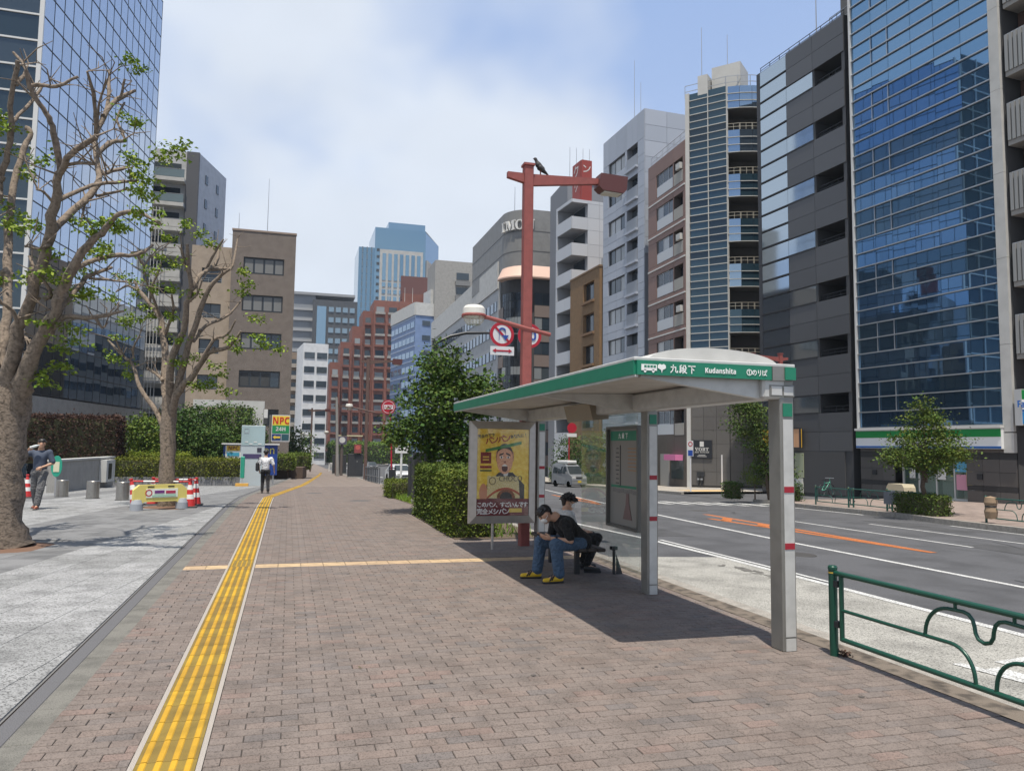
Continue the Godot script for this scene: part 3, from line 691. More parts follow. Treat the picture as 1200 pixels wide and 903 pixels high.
	# ---- far pavement
	var fd := [-60.0, 0.0, 10.0, 20.0, 22.0, 26.0, 30.0, 33.0]
	var far_pave := patchy(grain(mat(0.27, 0.215, 0.19, 0.9), fine, 0.5), wide, 4.0)
	var fp := setting("far_pavement", sheet(fd, func(d): return far_kerb(d) + 0.2, func(d): return 70.0, func(x, d): return far_y(d)), far_pave)
	obj(fp, "corner_paving", sheet([44.0, 50.0, 60.0, 80.0, 100.0, 130.0, 200.0, 400.0], func(d): return far_kerb(d) + 0.2, func(d): return 70.0, func(x, d): return far_y(d)), patchy(grain(mat(0.36, 0.33, 0.29, 0.9), fine, 0.5), wide, 4.0))
	obj(fp, "corner_tactile", sheet([44.6, 47.0], func(d): return 25.2, func(d): return 28.5, func(x, d): return far_y(d) + 0.006), mat(0.50, 0.33, 0.13, 0.9))
	for k in 70:
		var d := -3.0 + k * 1.0
		if d > 33 and d < 44: continue
		obj(fp, "kerb_stone", bm(Vector3(0.2, 0.4, 0.985)), kerb_stone, Vector3(far_kerb(d) + 0.11, far_y(d) - 0.198, -d), Basis(Vector3.UP, -0.14 if d > 20 and d < 44 else 0.0) * Basis(Vector3.RIGHT, -0.024 if d > 22 else 0.0))

func make_pavers(walk: Node, fine: Texture2D) -> void:
	var r := RandomNumberGenerator.new()
	r.seed = 77
	var proto := MB.new()
	var sx := 0.0979
	var sz := 0.0464
	var bv := 0.0032
	var top := [Vector3(-sx + bv, 0, sz - bv), Vector3(sx - bv, 0, sz - bv), Vector3(sx - bv, 0, -sz + bv), Vector3(-sx + bv, 0, -sz + bv)]
	var low := [Vector3(-sx, -0.004, sz), Vector3(sx, -0.004, sz), Vector3(sx, -0.004, -sz), Vector3(-sx, -0.004, -sz)]
	proto.quad(top[0], top[1], top[2], top[3])
	for k in 4:
		proto.quad(low[k], low[(k + 1) % 4], top[(k + 1) % 4], top[k])
		proto.quad(low[k] + Vector3(0, -0.02, 0), low[(k + 1) % 4] + Vector3(0, -0.02, 0), low[(k + 1) % 4], low[k])
	var pm := proto.mesh()
	var mats := []
	var tones := [Vector3(0.176, 0.141, 0.124), Vector3(0.170, 0.140, 0.124), Vector3(0.163, 0.135, 0.120), Vector3(0.180, 0.142, 0.123), Vector3(0.159, 0.134, 0.122), Vector3(0.173, 0.142, 0.126), Vector3(0.190, 0.141, 0.122), Vector3(0.146, 0.127, 0.119), Vector3(0.178, 0.146, 0.129), Vector3(0.167, 0.137, 0.121)]
	var gr := noise_tex("paver", 0.14, 0.52, 1.5, FastNoiseLite.TYPE_VALUE, 4)
	for q in tones:
		mats.append(patchy(grain(mat(q.x, q.y, q.z, 0.93), gr, 0.45, true, gr, 0.12), noise_tex("stain", 0.012, 0.86, 1.09, FastNoiseLite.TYPE_SIMPLEX_SMOOTH, 5), 2.6))
	var stuff_mat := patchy(grain(mat(1, 1, 1, 0.93), gr, 0.45, true, gr, 0.12), noise_tex("stain", 0.012, 0.80, 1.10), 2.6)
	stuff_mat.vertex_color_use_as_albedo = true
	var near := []
	var rest := []
	var cols := []
	var row := 0
	var d := 2.6
	while d < 40.3:
		var x := -1.485 + (0.1 if row % 2 else 0.0)
		var gaps := [[plaza_edge(d) + 0.292, 4.40 if d < 13.6 else (2.92 if d < 19.2 else (3.44 if d < 29 else near_kerb(d)))]]
		if d < 27.3:
			var tx := -0.545 - (d - 2.65) * 0.0022
			gaps = [[gaps[0][0], tx - 0.182], [tx + 0.182, gaps[0][1]]]
		while x < 4.45:
			for gp in gaps:
				var x0 := maxf(x, gp[0])
				var x1 := minf(x + 0.2, gp[1])
				if x1 - x0 < 0.03 or (d > 11.0 and d < 11.3): continue
				var cx := (x0 + x1) * 0.5
				var at := Vector3(cx + r.randfn() * 0.0008, drop(d) + r.randfn() * 0.0009, -d)
				var b := Basis.from_scale(Vector3((x1 - x0) / 0.2, 1, 1)) * Basis(Vector3.RIGHT, r.randfn() * 0.006 - (0.024 if d > 22 else 0.0)) * Basis(Vector3.BACK, r.randfn() * 0.004) * Basis(Vector3.UP, r.randfn() * 0.004)
				var to: int = r.randi() % 10
				if to in [6, 7] and r.randf() < 0.55: to = 1
				var px := absf((cx * 0.961 - d * 0.277) / (d * 0.961 + cx * 0.277))
				if d > 3.35 and d < 6.0 and px < 0.68 and near.size() < 300: near.append([Transform3D(b, at), to])
				else:
					rest.append(Transform3D(b, at))
					var q: Vector3 = tones[to]
					cols.append(Color(q.x, q.y, q.z))
			x += 0.2
		d += 0.1
		row += 1
	for q in near:
		var tf: Transform3D = q[0]
		obj(walk, "paver", pm, mats[q[1]], tf.origin, tf.basis)
	var mm := MultiMesh.new()
	mm.transform_format = MultiMesh.TRANSFORM_3D
	mm.use_colors = true
	mm.mesh = pm
	mm.instance_count = rest.size()
	for k in rest.size():
		mm.set_instance_transform(k, rest[k])
		mm.set_instance_color(k, cols[k])
	var mi := MultiMeshInstance3D.new()
	mi.name = "pavers"
	mi.multimesh = mm
	mi.material_override = stuff_mat
	mi.set_meta("kind", "stuff")
	walk.add_child(mi, true)
	# slim half pavers closing the edges beside the tactile strip
	var pale := grain(mat(0.33, 0.30, 0.27, 0.9), fine, 0.4)
	# tactile guide tiles: base plate and four raised bars
	var ts := MB.new()
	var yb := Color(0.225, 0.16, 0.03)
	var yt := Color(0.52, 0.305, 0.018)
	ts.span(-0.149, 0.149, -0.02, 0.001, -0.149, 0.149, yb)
	for k in 4:
		var x := -0.1125 + k * 0.075
		var pr := PackedVector2Array([Vector2(-0.0175, 0), Vector2(0.0175, 0), Vector2(0.0125, 0.005), Vector2(-0.0125, 0.005)])
		ts.prism(pr, 0.292, Transform3D(Basis.IDENTITY, Vector3(x, 0.001, -0.146)), yt)
	var tm := ts.mesh()
	var dots := MB.new()
	dots.span(-0.149, 0.149, -0.02, 0.001, -0.149, 0.149, yb)
	for i in 5:
		for j in 5:
			dots.lathe([Vector2(0.011, 0), Vector2(0.006, 0.005), Vector2(0, 0.005)], 8, Vector3(-0.12 + i * 0.06, 0.001, -0.12 + j * 0.06), yt)
	var dm := dots.mesh()
	var ymats := []
	for k in 4:
		var m := patchy(grain(mat(1.0 - 0.06 * k, 1.0 - 0.07 * k, 1.0, 0.95), noise_tex("tacworn", 0.09, 0.84, 1.06, FastNoiseLite.TYPE_SIMPLEX_SMOOTH, 4), 0.3), noise_tex("stain", 0.012, 0.80, 1.10), 1.7)
		m.vertex_color_use_as_albedo = true
		ymats.append(m)
	var path := [Vector2(-0.545, 2.65), Vector2(-0.60, 27.4), Vector2(0.85, 43.7), Vector2(2.9, 78.0), Vector2(4.2, 104.0)]
	for i in path.size() - 1:
		var a: Vector2 = path[i]
		var b: Vector2 = path[i + 1]
		var len := (b - a).length()
		var k := int(len / 0.3)
		var ang := -atan2(b.x - a.x, b.y - a.y)
		for j in k:
			if i == 3 and j % 2: continue
			var p := a.lerp(b, (j + 0.5) / k)
			var turn := Basis(Vector3.UP, ang) * Basis(Vector3.RIGHT, -0.024 if p.y > 22 else 0.0)
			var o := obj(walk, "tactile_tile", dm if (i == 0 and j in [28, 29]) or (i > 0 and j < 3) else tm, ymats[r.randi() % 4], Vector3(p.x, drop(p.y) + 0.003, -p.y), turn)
			if i == 3: o.scale.z = 2.0
	for sd in [-1.0, 1.0]:
		obj(walk, "tactile_border", sheet([2.6, 10.0, 22.0, 27.4], func(dd): return -0.545 - (dd - 2.65) * 0.0022 + sd * 0.1655 - 0.0145, func(dd): return -0.545 - (dd - 2.65) * 0.0022 + sd * 0.1655 + 0.0145, func(x, dd): return drop(dd) + 0.0015), pale)
	for sd in []:
		obj(walk, "mortar_strip", sheet([2.6, 10.0, 22.0, 27.4], func(dd): return -0.545 + sd * 0.222 - 0.045, func(dd): return -0.545 + sd * 0.222 + 0.045, func(x, dd): return drop(dd) - 0.0015), mats[1])
	# beige cross strip of square tiles
	var bs := MB.new(); bs.bevel(Vector3(0, -0.012, 0), Vector3(0.294, 0.03, 0.29), 0.003)
	var bmesh := bs.mesh()
	var beiges := []
	for k in 3: beiges.append(patchy(grain(mat(0.50 - 0.03 * k, 0.365 - 0.025 * k, 0.215 - 0.01 * k, 0.85), fine, 0.5), noise_tex("stain", 0.012, 0.80, 1.10), 1.4))
	for k in 18:
		var x := -0.232 + (k - 2) * 0.3
		if k < 2: x = -1.143 + k * 0.277
		obj(walk, "beige_tile", bmesh, beiges[r.randi() % 3], Vector3(x, 0.0, -11.15), Basis.from_scale(Vector3(0.93 if k < 2 else 1.0, 1, 1)))
	# old chewing gum and tar spots trodden into the pavers
	var gum := MB.new()
	for k in 150:
		var gd := r.randf_range(3.6, 20.0)
		var gx := r.randf_range(-0.2, 4.3) if r.randf() < 0.8 else r.randf_range(-1.25, -0.75)
		var gr2 := r.randf_range(0.008, 0.022)
		var ring := []
		for e in 9:
			var ga := TAU * e / 9
			ring.append(Vector3(gx + cos(ga) * gr2 * r.randf_range(0.75, 1.2), 0.0035, -gd + sin(ga) * gr2 * r.randf_range(0.75, 1.2)))
		for e in 9: gum.tri(Vector3(gx, 0.0045, -gd), ring[(e + 1) % 9], ring[e])
	obj(walk, "gum_spots", gum.mesh(), mat(0.075, 0.066, 0.06, 0.8)).set_meta("kind", "stuff")
	for q in [Vector2(2.2, 24.5), Vector2(1.0, 31.0)]:
		obj(walk, "manhole_cover", cyl_disc(0.32, 0.012), mat(0.09, 0.085, 0.08, 0.7, 0.3), Vector3(q.x, drop(q.y) + 0.003, -q.y))

func cyl_disc(rad: float, h: float) -> Mesh:
	var s := MB.new()
	s.lathe([Vector2(rad, -h), Vector2(rad, 0), Vector2(rad - 0.01, h * 0.4), Vector2(0, h * 0.4)], 28)
	return s.mesh()

func make_plaza(fine: Texture2D, salt: Texture2D, wide: Texture2D) -> void:
	var grit := noise_tex("grit", 0.16, 0.20, 1.75, FastNoiseLite.TYPE_VALUE, 3)
	var lights := []
	var darks := []
	for k in 4:
		lights.append(patchy(grain(mat(0.25 + 0.022 * k, 0.255 + 0.022 * k, 0.256 + 0.023 * k, 0.85), grit, 0.8), wide, 3.0))
		darks.append(patchy(grain(mat(0.15 + 0.014 * k, 0.153 + 0.014 * k, 0.157 + 0.014 * k, 0.85), fine, 0.6), wide, 3.0))
	var bed := setting("plaza", sheet([-30.0, 22.0, 28.0, 36.0, 46.0, 62.0, 100.0], func(d): return -70.0, func(d): return plaza_edge(d), func(x, d): return drop(d) - 0.012), grain(mat(0.16, 0.16, 0.16, 0.95), fine, 0.5))
	var r := RandomNumberGenerator.new()
	r.seed = 5
	var turn := 0.1536
	var ux := Vector2(cos(turn), -sin(turn))
	var uz := Vector2(sin(turn), cos(turn))
	var o := Vector2(-4.2, 13.9)
	var bound := PackedVector2Array([Vector2(-24, 2.4), Vector2(-1.59, 2.4), Vector2(-1.59, 28), Vector2(-0.95, 42), Vector2(-24, 42)])
	var found := []
	for i in range(-30, 8):
		for j in range(-16, 40):
			var su := 0.6
			var sv := 0.9
			var off := 0.45 if (i & 1) else 0.0
			var p := PackedVector2Array()
			for q in [[0, 0], [1, 0], [1, 1], [0, 1]]:
				var u: float = (i + q[0]) * su + (0.003 if q[0] == 0 else -0.003)
				var w: float = (j + q[1]) * sv + off + (0.003 if q[1] == 0 else -0.003)
				p.append(o + ux * u + uz * w)
			for g in Geometry2D.intersect_polygons(p, bound):
				var c := Vector2.ZERO
				for e in g: c += e
				c /= g.size()
				var uu := (i + 0.5) * su
				var ww := (j + 0.5) * sv + off
				if Vector2(uu, ww).length() < 0.75 or Vector2(uu - 0.02, ww - 8.0).length() < 0.75: continue
				found.append([c.length(), g, absf(uu) < 1.15 or (uu < -4.7 and uu > -6.0), c])
	found.sort_custom(func(a, b): return a[0] < b[0])
	var joined := [MB.new(), MB.new()]
	var n := 0
	for q in found:
		var pl: PackedVector2Array = q[1]
		var dark: bool = q[2]
		var c: Vector2 = q[3]
		var px := (c.x * 0.961 - c.y * 0.277) / (c.y * 0.961 + c.x * 0.277)
		var part := n < 300 and px > -0.72
		var s: MB = MB.new() if part else joined[1 if dark else 0]
		var top := []
		var low := []
		for e in pl:
			top.append(Vector3(e.x, drop(e.y) + 0.0, -e.y))
			low.append(Vector3(e.x, drop(e.y) - 0.012, -e.y))
		var tt := Geometry2D.triangulate_polygon(pl)
		for k in range(0, tt.size(), 3):
			var a: Vector3 = top[tt[k]]
			var b: Vector3 = top[tt[k + 1]]
			var e: Vector3 = top[tt[k + 2]]
			if (b - a).cross(e - a).y > 0: s.tri(a, b, e)
			else: s.tri(a, e, b)
		for k in pl.size():
			var k2 := (k + 1) % pl.size()
			s.orient(Vector3(c.x, low[0].y, -c.y), low[k], low[k2], top[k2], top[k], Color.WHITE)
		if part:
			n += 1
			obj(bed, "paving_slab", s.mesh(), darks[r.randi() % 4] if dark else lights[r.randi() % 4])
	for k in 2:
		var oo := obj(bed, "paving_slabs", joined[k].mesh(), darks[1] if k else lights[1])
		oo.set_meta("kind", "stuff")
	# soil rings at the two trees
	for q in [Vector2(-4.2, 13.9), Vector2(-2.98, 21.8)]:
		var s := MB.new()
		s.lathe([Vector2(0.78, -0.03), Vector2(0.7, 0.0), Vector2(0.4, 0.03), Vector2(0, 0.05)], 18)
		obj(bed, "soil_patch", s.mesh(), grain(mat(0.15, 0.085, 0.055, 1.0), fine, 0.4), Vector3(q.x, -0.01, -q.y))
# ---------------------------------------------------------------- buildings
var M := {}

func glass(r: float, g: float, b: float, metal := 0.5, rough := 0.03) -> StandardMaterial3D:
	var m := mat(r, g, b, rough, metal)
	m.metallic_specular = 0.6
	return m

func make_materials() -> void:
	var fine := noise_tex("speck", 0.11, 0.62, 1.3)
	var wide := noise_tex("soft", 0.011, 0.92, 1.05)
	M.white = patchy(mat(0.62, 0.62, 0.60, 0.6), wide, 6.0)
	M.white_metal = mat(0.58, 0.58, 0.56, 0.4, 0.1)
	M.offwhite = patchy(mat(0.48, 0.48, 0.46, 0.7), wide, 7.0)
	M.dark = mat(0.02, 0.021, 0.024, 0.5)
	M.void = mat(0.06, 0.06, 0.062, 0.9)  # dark tone puts the shade of unlit rooms and openings into the colour
	M.inner = mat(0.11, 0.105, 0.10, 0.9)
	M.frame_dark = mat(0.03, 0.032, 0.035, 0.4, 0.3)
	M.frame_alu = mat(0.42, 0.43, 0.44, 0.35, 0.7)
	M.concrete = patchy(grain(mat(0.33, 0.32, 0.30, 0.9), fine, 1.5), wide, 5.0)
	M.panes = [glass(0.035, 0.05, 0.065, 0.25), glass(0.05, 0.065, 0.08, 0.25), glass(0.03, 0.042, 0.055, 0.3), glass(0.07, 0.085, 0.095, 0.25)]
	M.curtained = [glass(0.30, 0.31, 0.31, 0.05, 0.12), glass(0.22, 0.235, 0.24, 0.05, 0.12), glass(0.05, 0.06, 0.07, 0.25), glass(0.38, 0.39, 0.385, 0.05, 0.15)]
	M.handrail = mat(0.30, 0.31, 0.31, 0.4, 0.6)

func rail(s: MB, x0: float, x1: float, y: float, z: float, h := 0.35, posts := 3) -> void:
	s.span(x0, x1, y + h - 0.03, y + h, z - 0.02, z + 0.02)
	s.span(x0, x1, y + h * 0.5 - 0.015, y + h * 0.5 + 0.015, z - 0.012, z + 0.012)
	for k in posts:
		var x := lerpf(x0 + 0.03, x1 - 0.03, float(k) / maxi(1, posts - 1))
		s.span(x - 0.015, x + 0.015, y, y + h - 0.03, z - 0.015, z + 0.015)

# corrugated-balcony block at the right edge of the view
func building_brick_balcony() -> void:
	var fine := noise_tex("speck", 0.11, 0.62, 1.3)
	var b := facing("apartment_building", "brick apartment block with grey ribbed balconies at the right edge", "building", Vector2(32.45, -26.85), Vector2(33.4, -13.0), far_y(22) - 0.15)
	var brick := patchy(grain(mat(0.125, 0.068, 0.052, 0.9), noise_tex("brickgrain", 0.09, 0.55, 1.35, FastNoiseLite.TYPE_CELLULAR, 1), 0.9), fine, 2.0)
	var holes := []
	for k in 9: holes.append([1.6, 5.0 + k * 3.3, 4.4, 7.0 + k * 3.3])
	shell(b, "wall", 14.2, 34.0, 12.0, brick, holes, 0.3)
	for k in 9: window(b, 1.6, 5.0 + k * 3.3, 2.8, 2.0, -0.3, M.frame_alu, M.panes, 3)
	var ribbed := mat(0.27, 0.275, 0.27, 0.6, 0.1)
	var rib := MB.new()
	for i in 63:
		var x := i * 0.22
		rib.prism(PackedVector2Array([Vector2(0, 0.03), Vector2(0.22, 0.03), Vector2(0.22, 0.0), Vector2(0.18, 0.0), Vector2(0.165, -0.11), Vector2(0.025, -0.11), Vector2(0.01, 0.0), Vector2(0, 0.0)]), 1.75, Transform3D(Basis(Vector3.RIGHT, -PI / 2), Vector3(x, 0, 0)))
	var rm := rib.mesh()
	for k in 9:
		var y := 6.65 + k * 3.3
		obj(b, "balcony_slab", bm(Vector3(13.9, 0.22, 1.0)), M.concrete, Vector3(6.98, y, 0.50))
		var pn := obj(b, "balcony_panel", rm, ribbed, Vector3(0.04, y + 0.12, 0.96))
		obj(pn, "coping", bm(Vector3(13.9, 0.05, 0.14)), M.frame_alu, Vector3(6.93, 1.775, -0.03))
		obj(b, "end_screen", bm(Vector3(0.05, 1.8, 0.86)), ribbed, Vector3(0.06, y + 1.02, 0.48))
	var tile := [grain(mat(0.12, 0.11, 0.105, 0.5), fine, 0.8), grain(mat(0.10, 0.092, 0.088, 0.5), fine, 0.8)]
	cladding(b, "facing_tile", steps(0.0, 14.0, 14), steps(0.0, 4.2, 5), 0.03, 0.06, 0.012, tile, [[3.2, 0.0, 6.2, 3.4]])
	obj(b, "entrance", bm(Vector3(2.9, 3.2, 0.1)), M.void, Vector3(4.7, 1.65, 0.03))  # solid dark slab, doorway shade given by its colour
	# projecting shop sign with green, white and blue bands
	var s := thing("projecting_sign", "green white and blue convenience store sign projecting at the right edge", "sign", Vector3(31.2, 2.95, -26.4))
	obj(s, "casing", bm(Vector3(1.7, 1.62, 0.34)), mat(0.45, 0.46, 0.46, 0.5), Vector3(0.85, 0.8, -0.18))
	obj(s, "green_band", bm(Vector3(1.64, 0.42, 0.02)), mat(0.01, 0.24, 0.06, 0.35), Vector3(0.85, 1.36, 0.0))
	obj(s, "white_band", bm(Vector3(1.64, 0.44, 0.02)), mat(0.78, 0.8, 0.8, 0.35), Vector3(0.85, 0.92, 0.0))
	obj(s, "blue_band", bm(Vector3(1.64, 0.1, 0.02)), mat(0.01, 0.11, 0.40, 0.35), Vector3(0.85, 0.65, 0.0))
	obj(s, "liquor_panel", bm(Vector3(1.64, 0.52, 0.02)), mat(0.02, 0.22, 0.55, 0.35), Vector3(0.85, 0.32, 0.0))
	text(s, "lettering", "FamilyMart", 0.30, mat(0.01, 0.11, 0.42, 0.4), Vector3(0.87, 0.93, 0.016), Basis.IDENTITY, 0.01)
	glyphs(s, "lettering", "酒", 0.44, mat(0.8, 0.82, 0.82, 0.4), Vector3(0.12, 0.1, 0.012))
	obj(s, "bracket", bm(Vector3(0.5, 0.08, 0.08)), M.frame_alu, Vector3(1.2, 1.0, -0.4))

func building_glass_store() -> void:
	var fine := noise_tex("speck", 0.11, 0.62, 1.3)
	var y0 := -0.69
	var b := facing("glass_office_building", "blue mirrored office block over the convenience store, white transoms", "building", Vector2(30.7, -35.9), Vector2(31.4, -27.6), y0)
	var w := 9.05
	shell(b, "wall", w, 36.0, 14.0, M.void, [[0.02, 0.02, w - 0.02, 3.35]], 2.4)
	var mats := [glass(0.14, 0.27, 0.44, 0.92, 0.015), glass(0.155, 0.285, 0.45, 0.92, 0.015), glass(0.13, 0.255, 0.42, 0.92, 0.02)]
	var dim_reflection := [glass(0.075, 0.15, 0.23, 0.8, 0.02), glass(0.085, 0.155, 0.225, 0.8, 0.02), glass(0.07, 0.14, 0.215, 0.8, 0.02)]  # darker copies for lower floors: a darker reflection put into the colour
	var cols := [0.06, 1.45, 2.6, 4.05, 5.45, 6.95, 8.45]
	var r := RandomNumberGenerator.new(); r.seed = 9
	var yb := 3.69
	for j in 39:
		var h := 0.87 if j == 0 else 0.814
		var yy := yb if j == 0 else yb + 0.87 + (j - 1) * 0.814
		for i in 6:
			var tilt := Basis(Vector3.UP, r.randfn() * 0.0022) * Basis(Vector3.RIGHT, r.randfn() * 0.0022)
			obj(b, "glass_pane", bm(Vector3(cols[i + 1] - cols[i] - 0.02, h - 0.02, 0.03)), (dim_reflection if j % 4 in [1, 2] and j < 20 else mats)[r.randi() % 3], Vector3((cols[i] + cols[i + 1]) * 0.5, yy + h * 0.5, 0.03), tilt)
		var tr := obj(b, "transom", bm(Vector3(8.42, 0.055, 0.09)), M.frame_alu, Vector3(4.25, yy, 0.10))
		if j % 4 == 1 and j < 34:
			obj(tr, "opening_frame", frame_mesh(1.15, 1.628, 1, 2, 0.035, 0.045), M.frame_alu, Vector3(-2.8, 0.0, -0.03))
	obj(b, "edge_trim", bm(Vector3(0.12, 32.6, 0.22)), M.white_metal, Vector3(0.0, 19.9, 0.06))
	for k in 9:
		obj(b, "pilaster", bm(Vector3(0.5, 3.985, 0.3)), M.offwhite, Vector3(8.75, 4.75 + k * 4.0 + 0.6, 0.02))
	obj(b, "pilaster_foot", bm(Vector3(0.5, 0.9, 0.3)), M.offwhite, Vector3(8.75, 2.86, 0.02))
	# sign band over the shop
	var sg := thing("shop_fascia", "long green and white convenience store fascia under the mirrored glass", "sign", b.position + b.basis * Vector3(0.0, 2.58, 0.0), b.rotation.y)
	obj(sg, "panel", bm(Vector3(8.5, 0.95, 0.28)), mat(0.70, 0.72, 0.72, 0.35), Vector3(4.27, 0.475, 0.20))
	obj(sg, "green_band", bm(Vector3(8.49, 0.36, 0.02)), mat(0.008, 0.22, 0.05, 0.35), Vector3(4.27, 0.74, 0.345))
	obj(sg, "blue_band", bm(Vector3(8.49, 0.10, 0.02)), mat(0.015, 0.09, 0.30, 0.35), Vector3(4.27, 0.07, 0.345))
	glyphs(sg, "lettering", "九段下", 0.12, M.dark, Vector3(6.2, 0.3, 0.343))
	obj(sg, "lip", bm(Vector3(8.55, 0.12, 0.4)), M.white_metal, Vector3(4.27, 1.02, 0.22))
	# ground floor
	var tile := [grain(mat(0.105, 0.097, 0.092, 0.45), fine, 0.8), grain(mat(0.092, 0.085, 0.08, 0.45), fine, 0.8)]
	var band := [mat(0.03, 0.03, 0.032, 0.4)]
	for q in [[0.02, 2.3], [6.5, 9.0]]:
		for v in [[0.0, 0.62], [0.86, 1.5], [1.5, 2.1]]:
			cladding(b, "facing_tile", steps(q[0], q[1], 3), v, 0.0, 0.08, 0.012, tile)
		for v in [[0.62, 0.86], [2.1, 2.4]]:
			cladding(b, "facing_tile", steps(q[0], q[1], 3), v, 0.0, 0.085, 0.012, band)
		cladding(b, "facing_tile", steps(q[0], q[1], 3), [2.4, 2.6], 0.0, 0.08, 0.012, tile)
	obj(b, "shop_front", frame_mesh(4.1, 2.5, 4, 1, 0.09, 0.09), M.white_metal, Vector3(2.35, 0.05, -0.55))
	for k in 4: obj(b, "shop_pane", bm(Vector3(0.94, 2.3, 0.02)), clear_glass(), Vector3(2.86 + k * 1.025, 1.3, -0.5))
	obj(b, "shop_floor", bm(Vector3(8.0, 0.06, 2.3)), mat(0.4, 0.4, 0.38, 0.5), Vector3(4.1, 0.03, -1.2))
	for q in [[3.0, 1.3, 0.35, 0.5, 0.65, 0.65, 0.62], [4.75, 1.35, 0.45, 0.62, 0.7, 0.7, 0.68], [5.85, 1.7, 0.7, 0.5, 0.10, 0.38, 0.6], [5.85, 0.95, 0.6, 0.75, 0.62, 0.30, 0.40], [6.25, 1.2, 0.3, 0.9, 0.55, 0.42, 0.12]]:
		obj(b, "notice", bm(Vector3(q[2], q[3], 0.01)), mat(q[4], q[5], q[6], 0.6), Vector3(q[0], q[1], -0.44))
	for k in 3: obj(b, "shelf", bm(Vector3(0.9, 1.5, 0.4)), mat(0.25, 0.3, 0.24, 0.7), Vector3(2.9 + k * 1.25, 0.8, -1.9))
	for x in [1.0, 7.2]: obj(b, "wall_lamp", bm(Vector3(0.26, 0.26, 0.07)), M.dark, Vector3(x, 1.28, 0.075))

func clear_glass() -> StandardMaterial3D:
	if not M.has("clear"):
		var m := StandardMaterial3D.new()
		m.transparency = BaseMaterial3D.TRANSPARENCY_ALPHA
		m.albedo_color = Color(0.55, 0.72, 0.66, 0.10)
		m.roughness = 0.02
		M.clear = m
	return M.clear

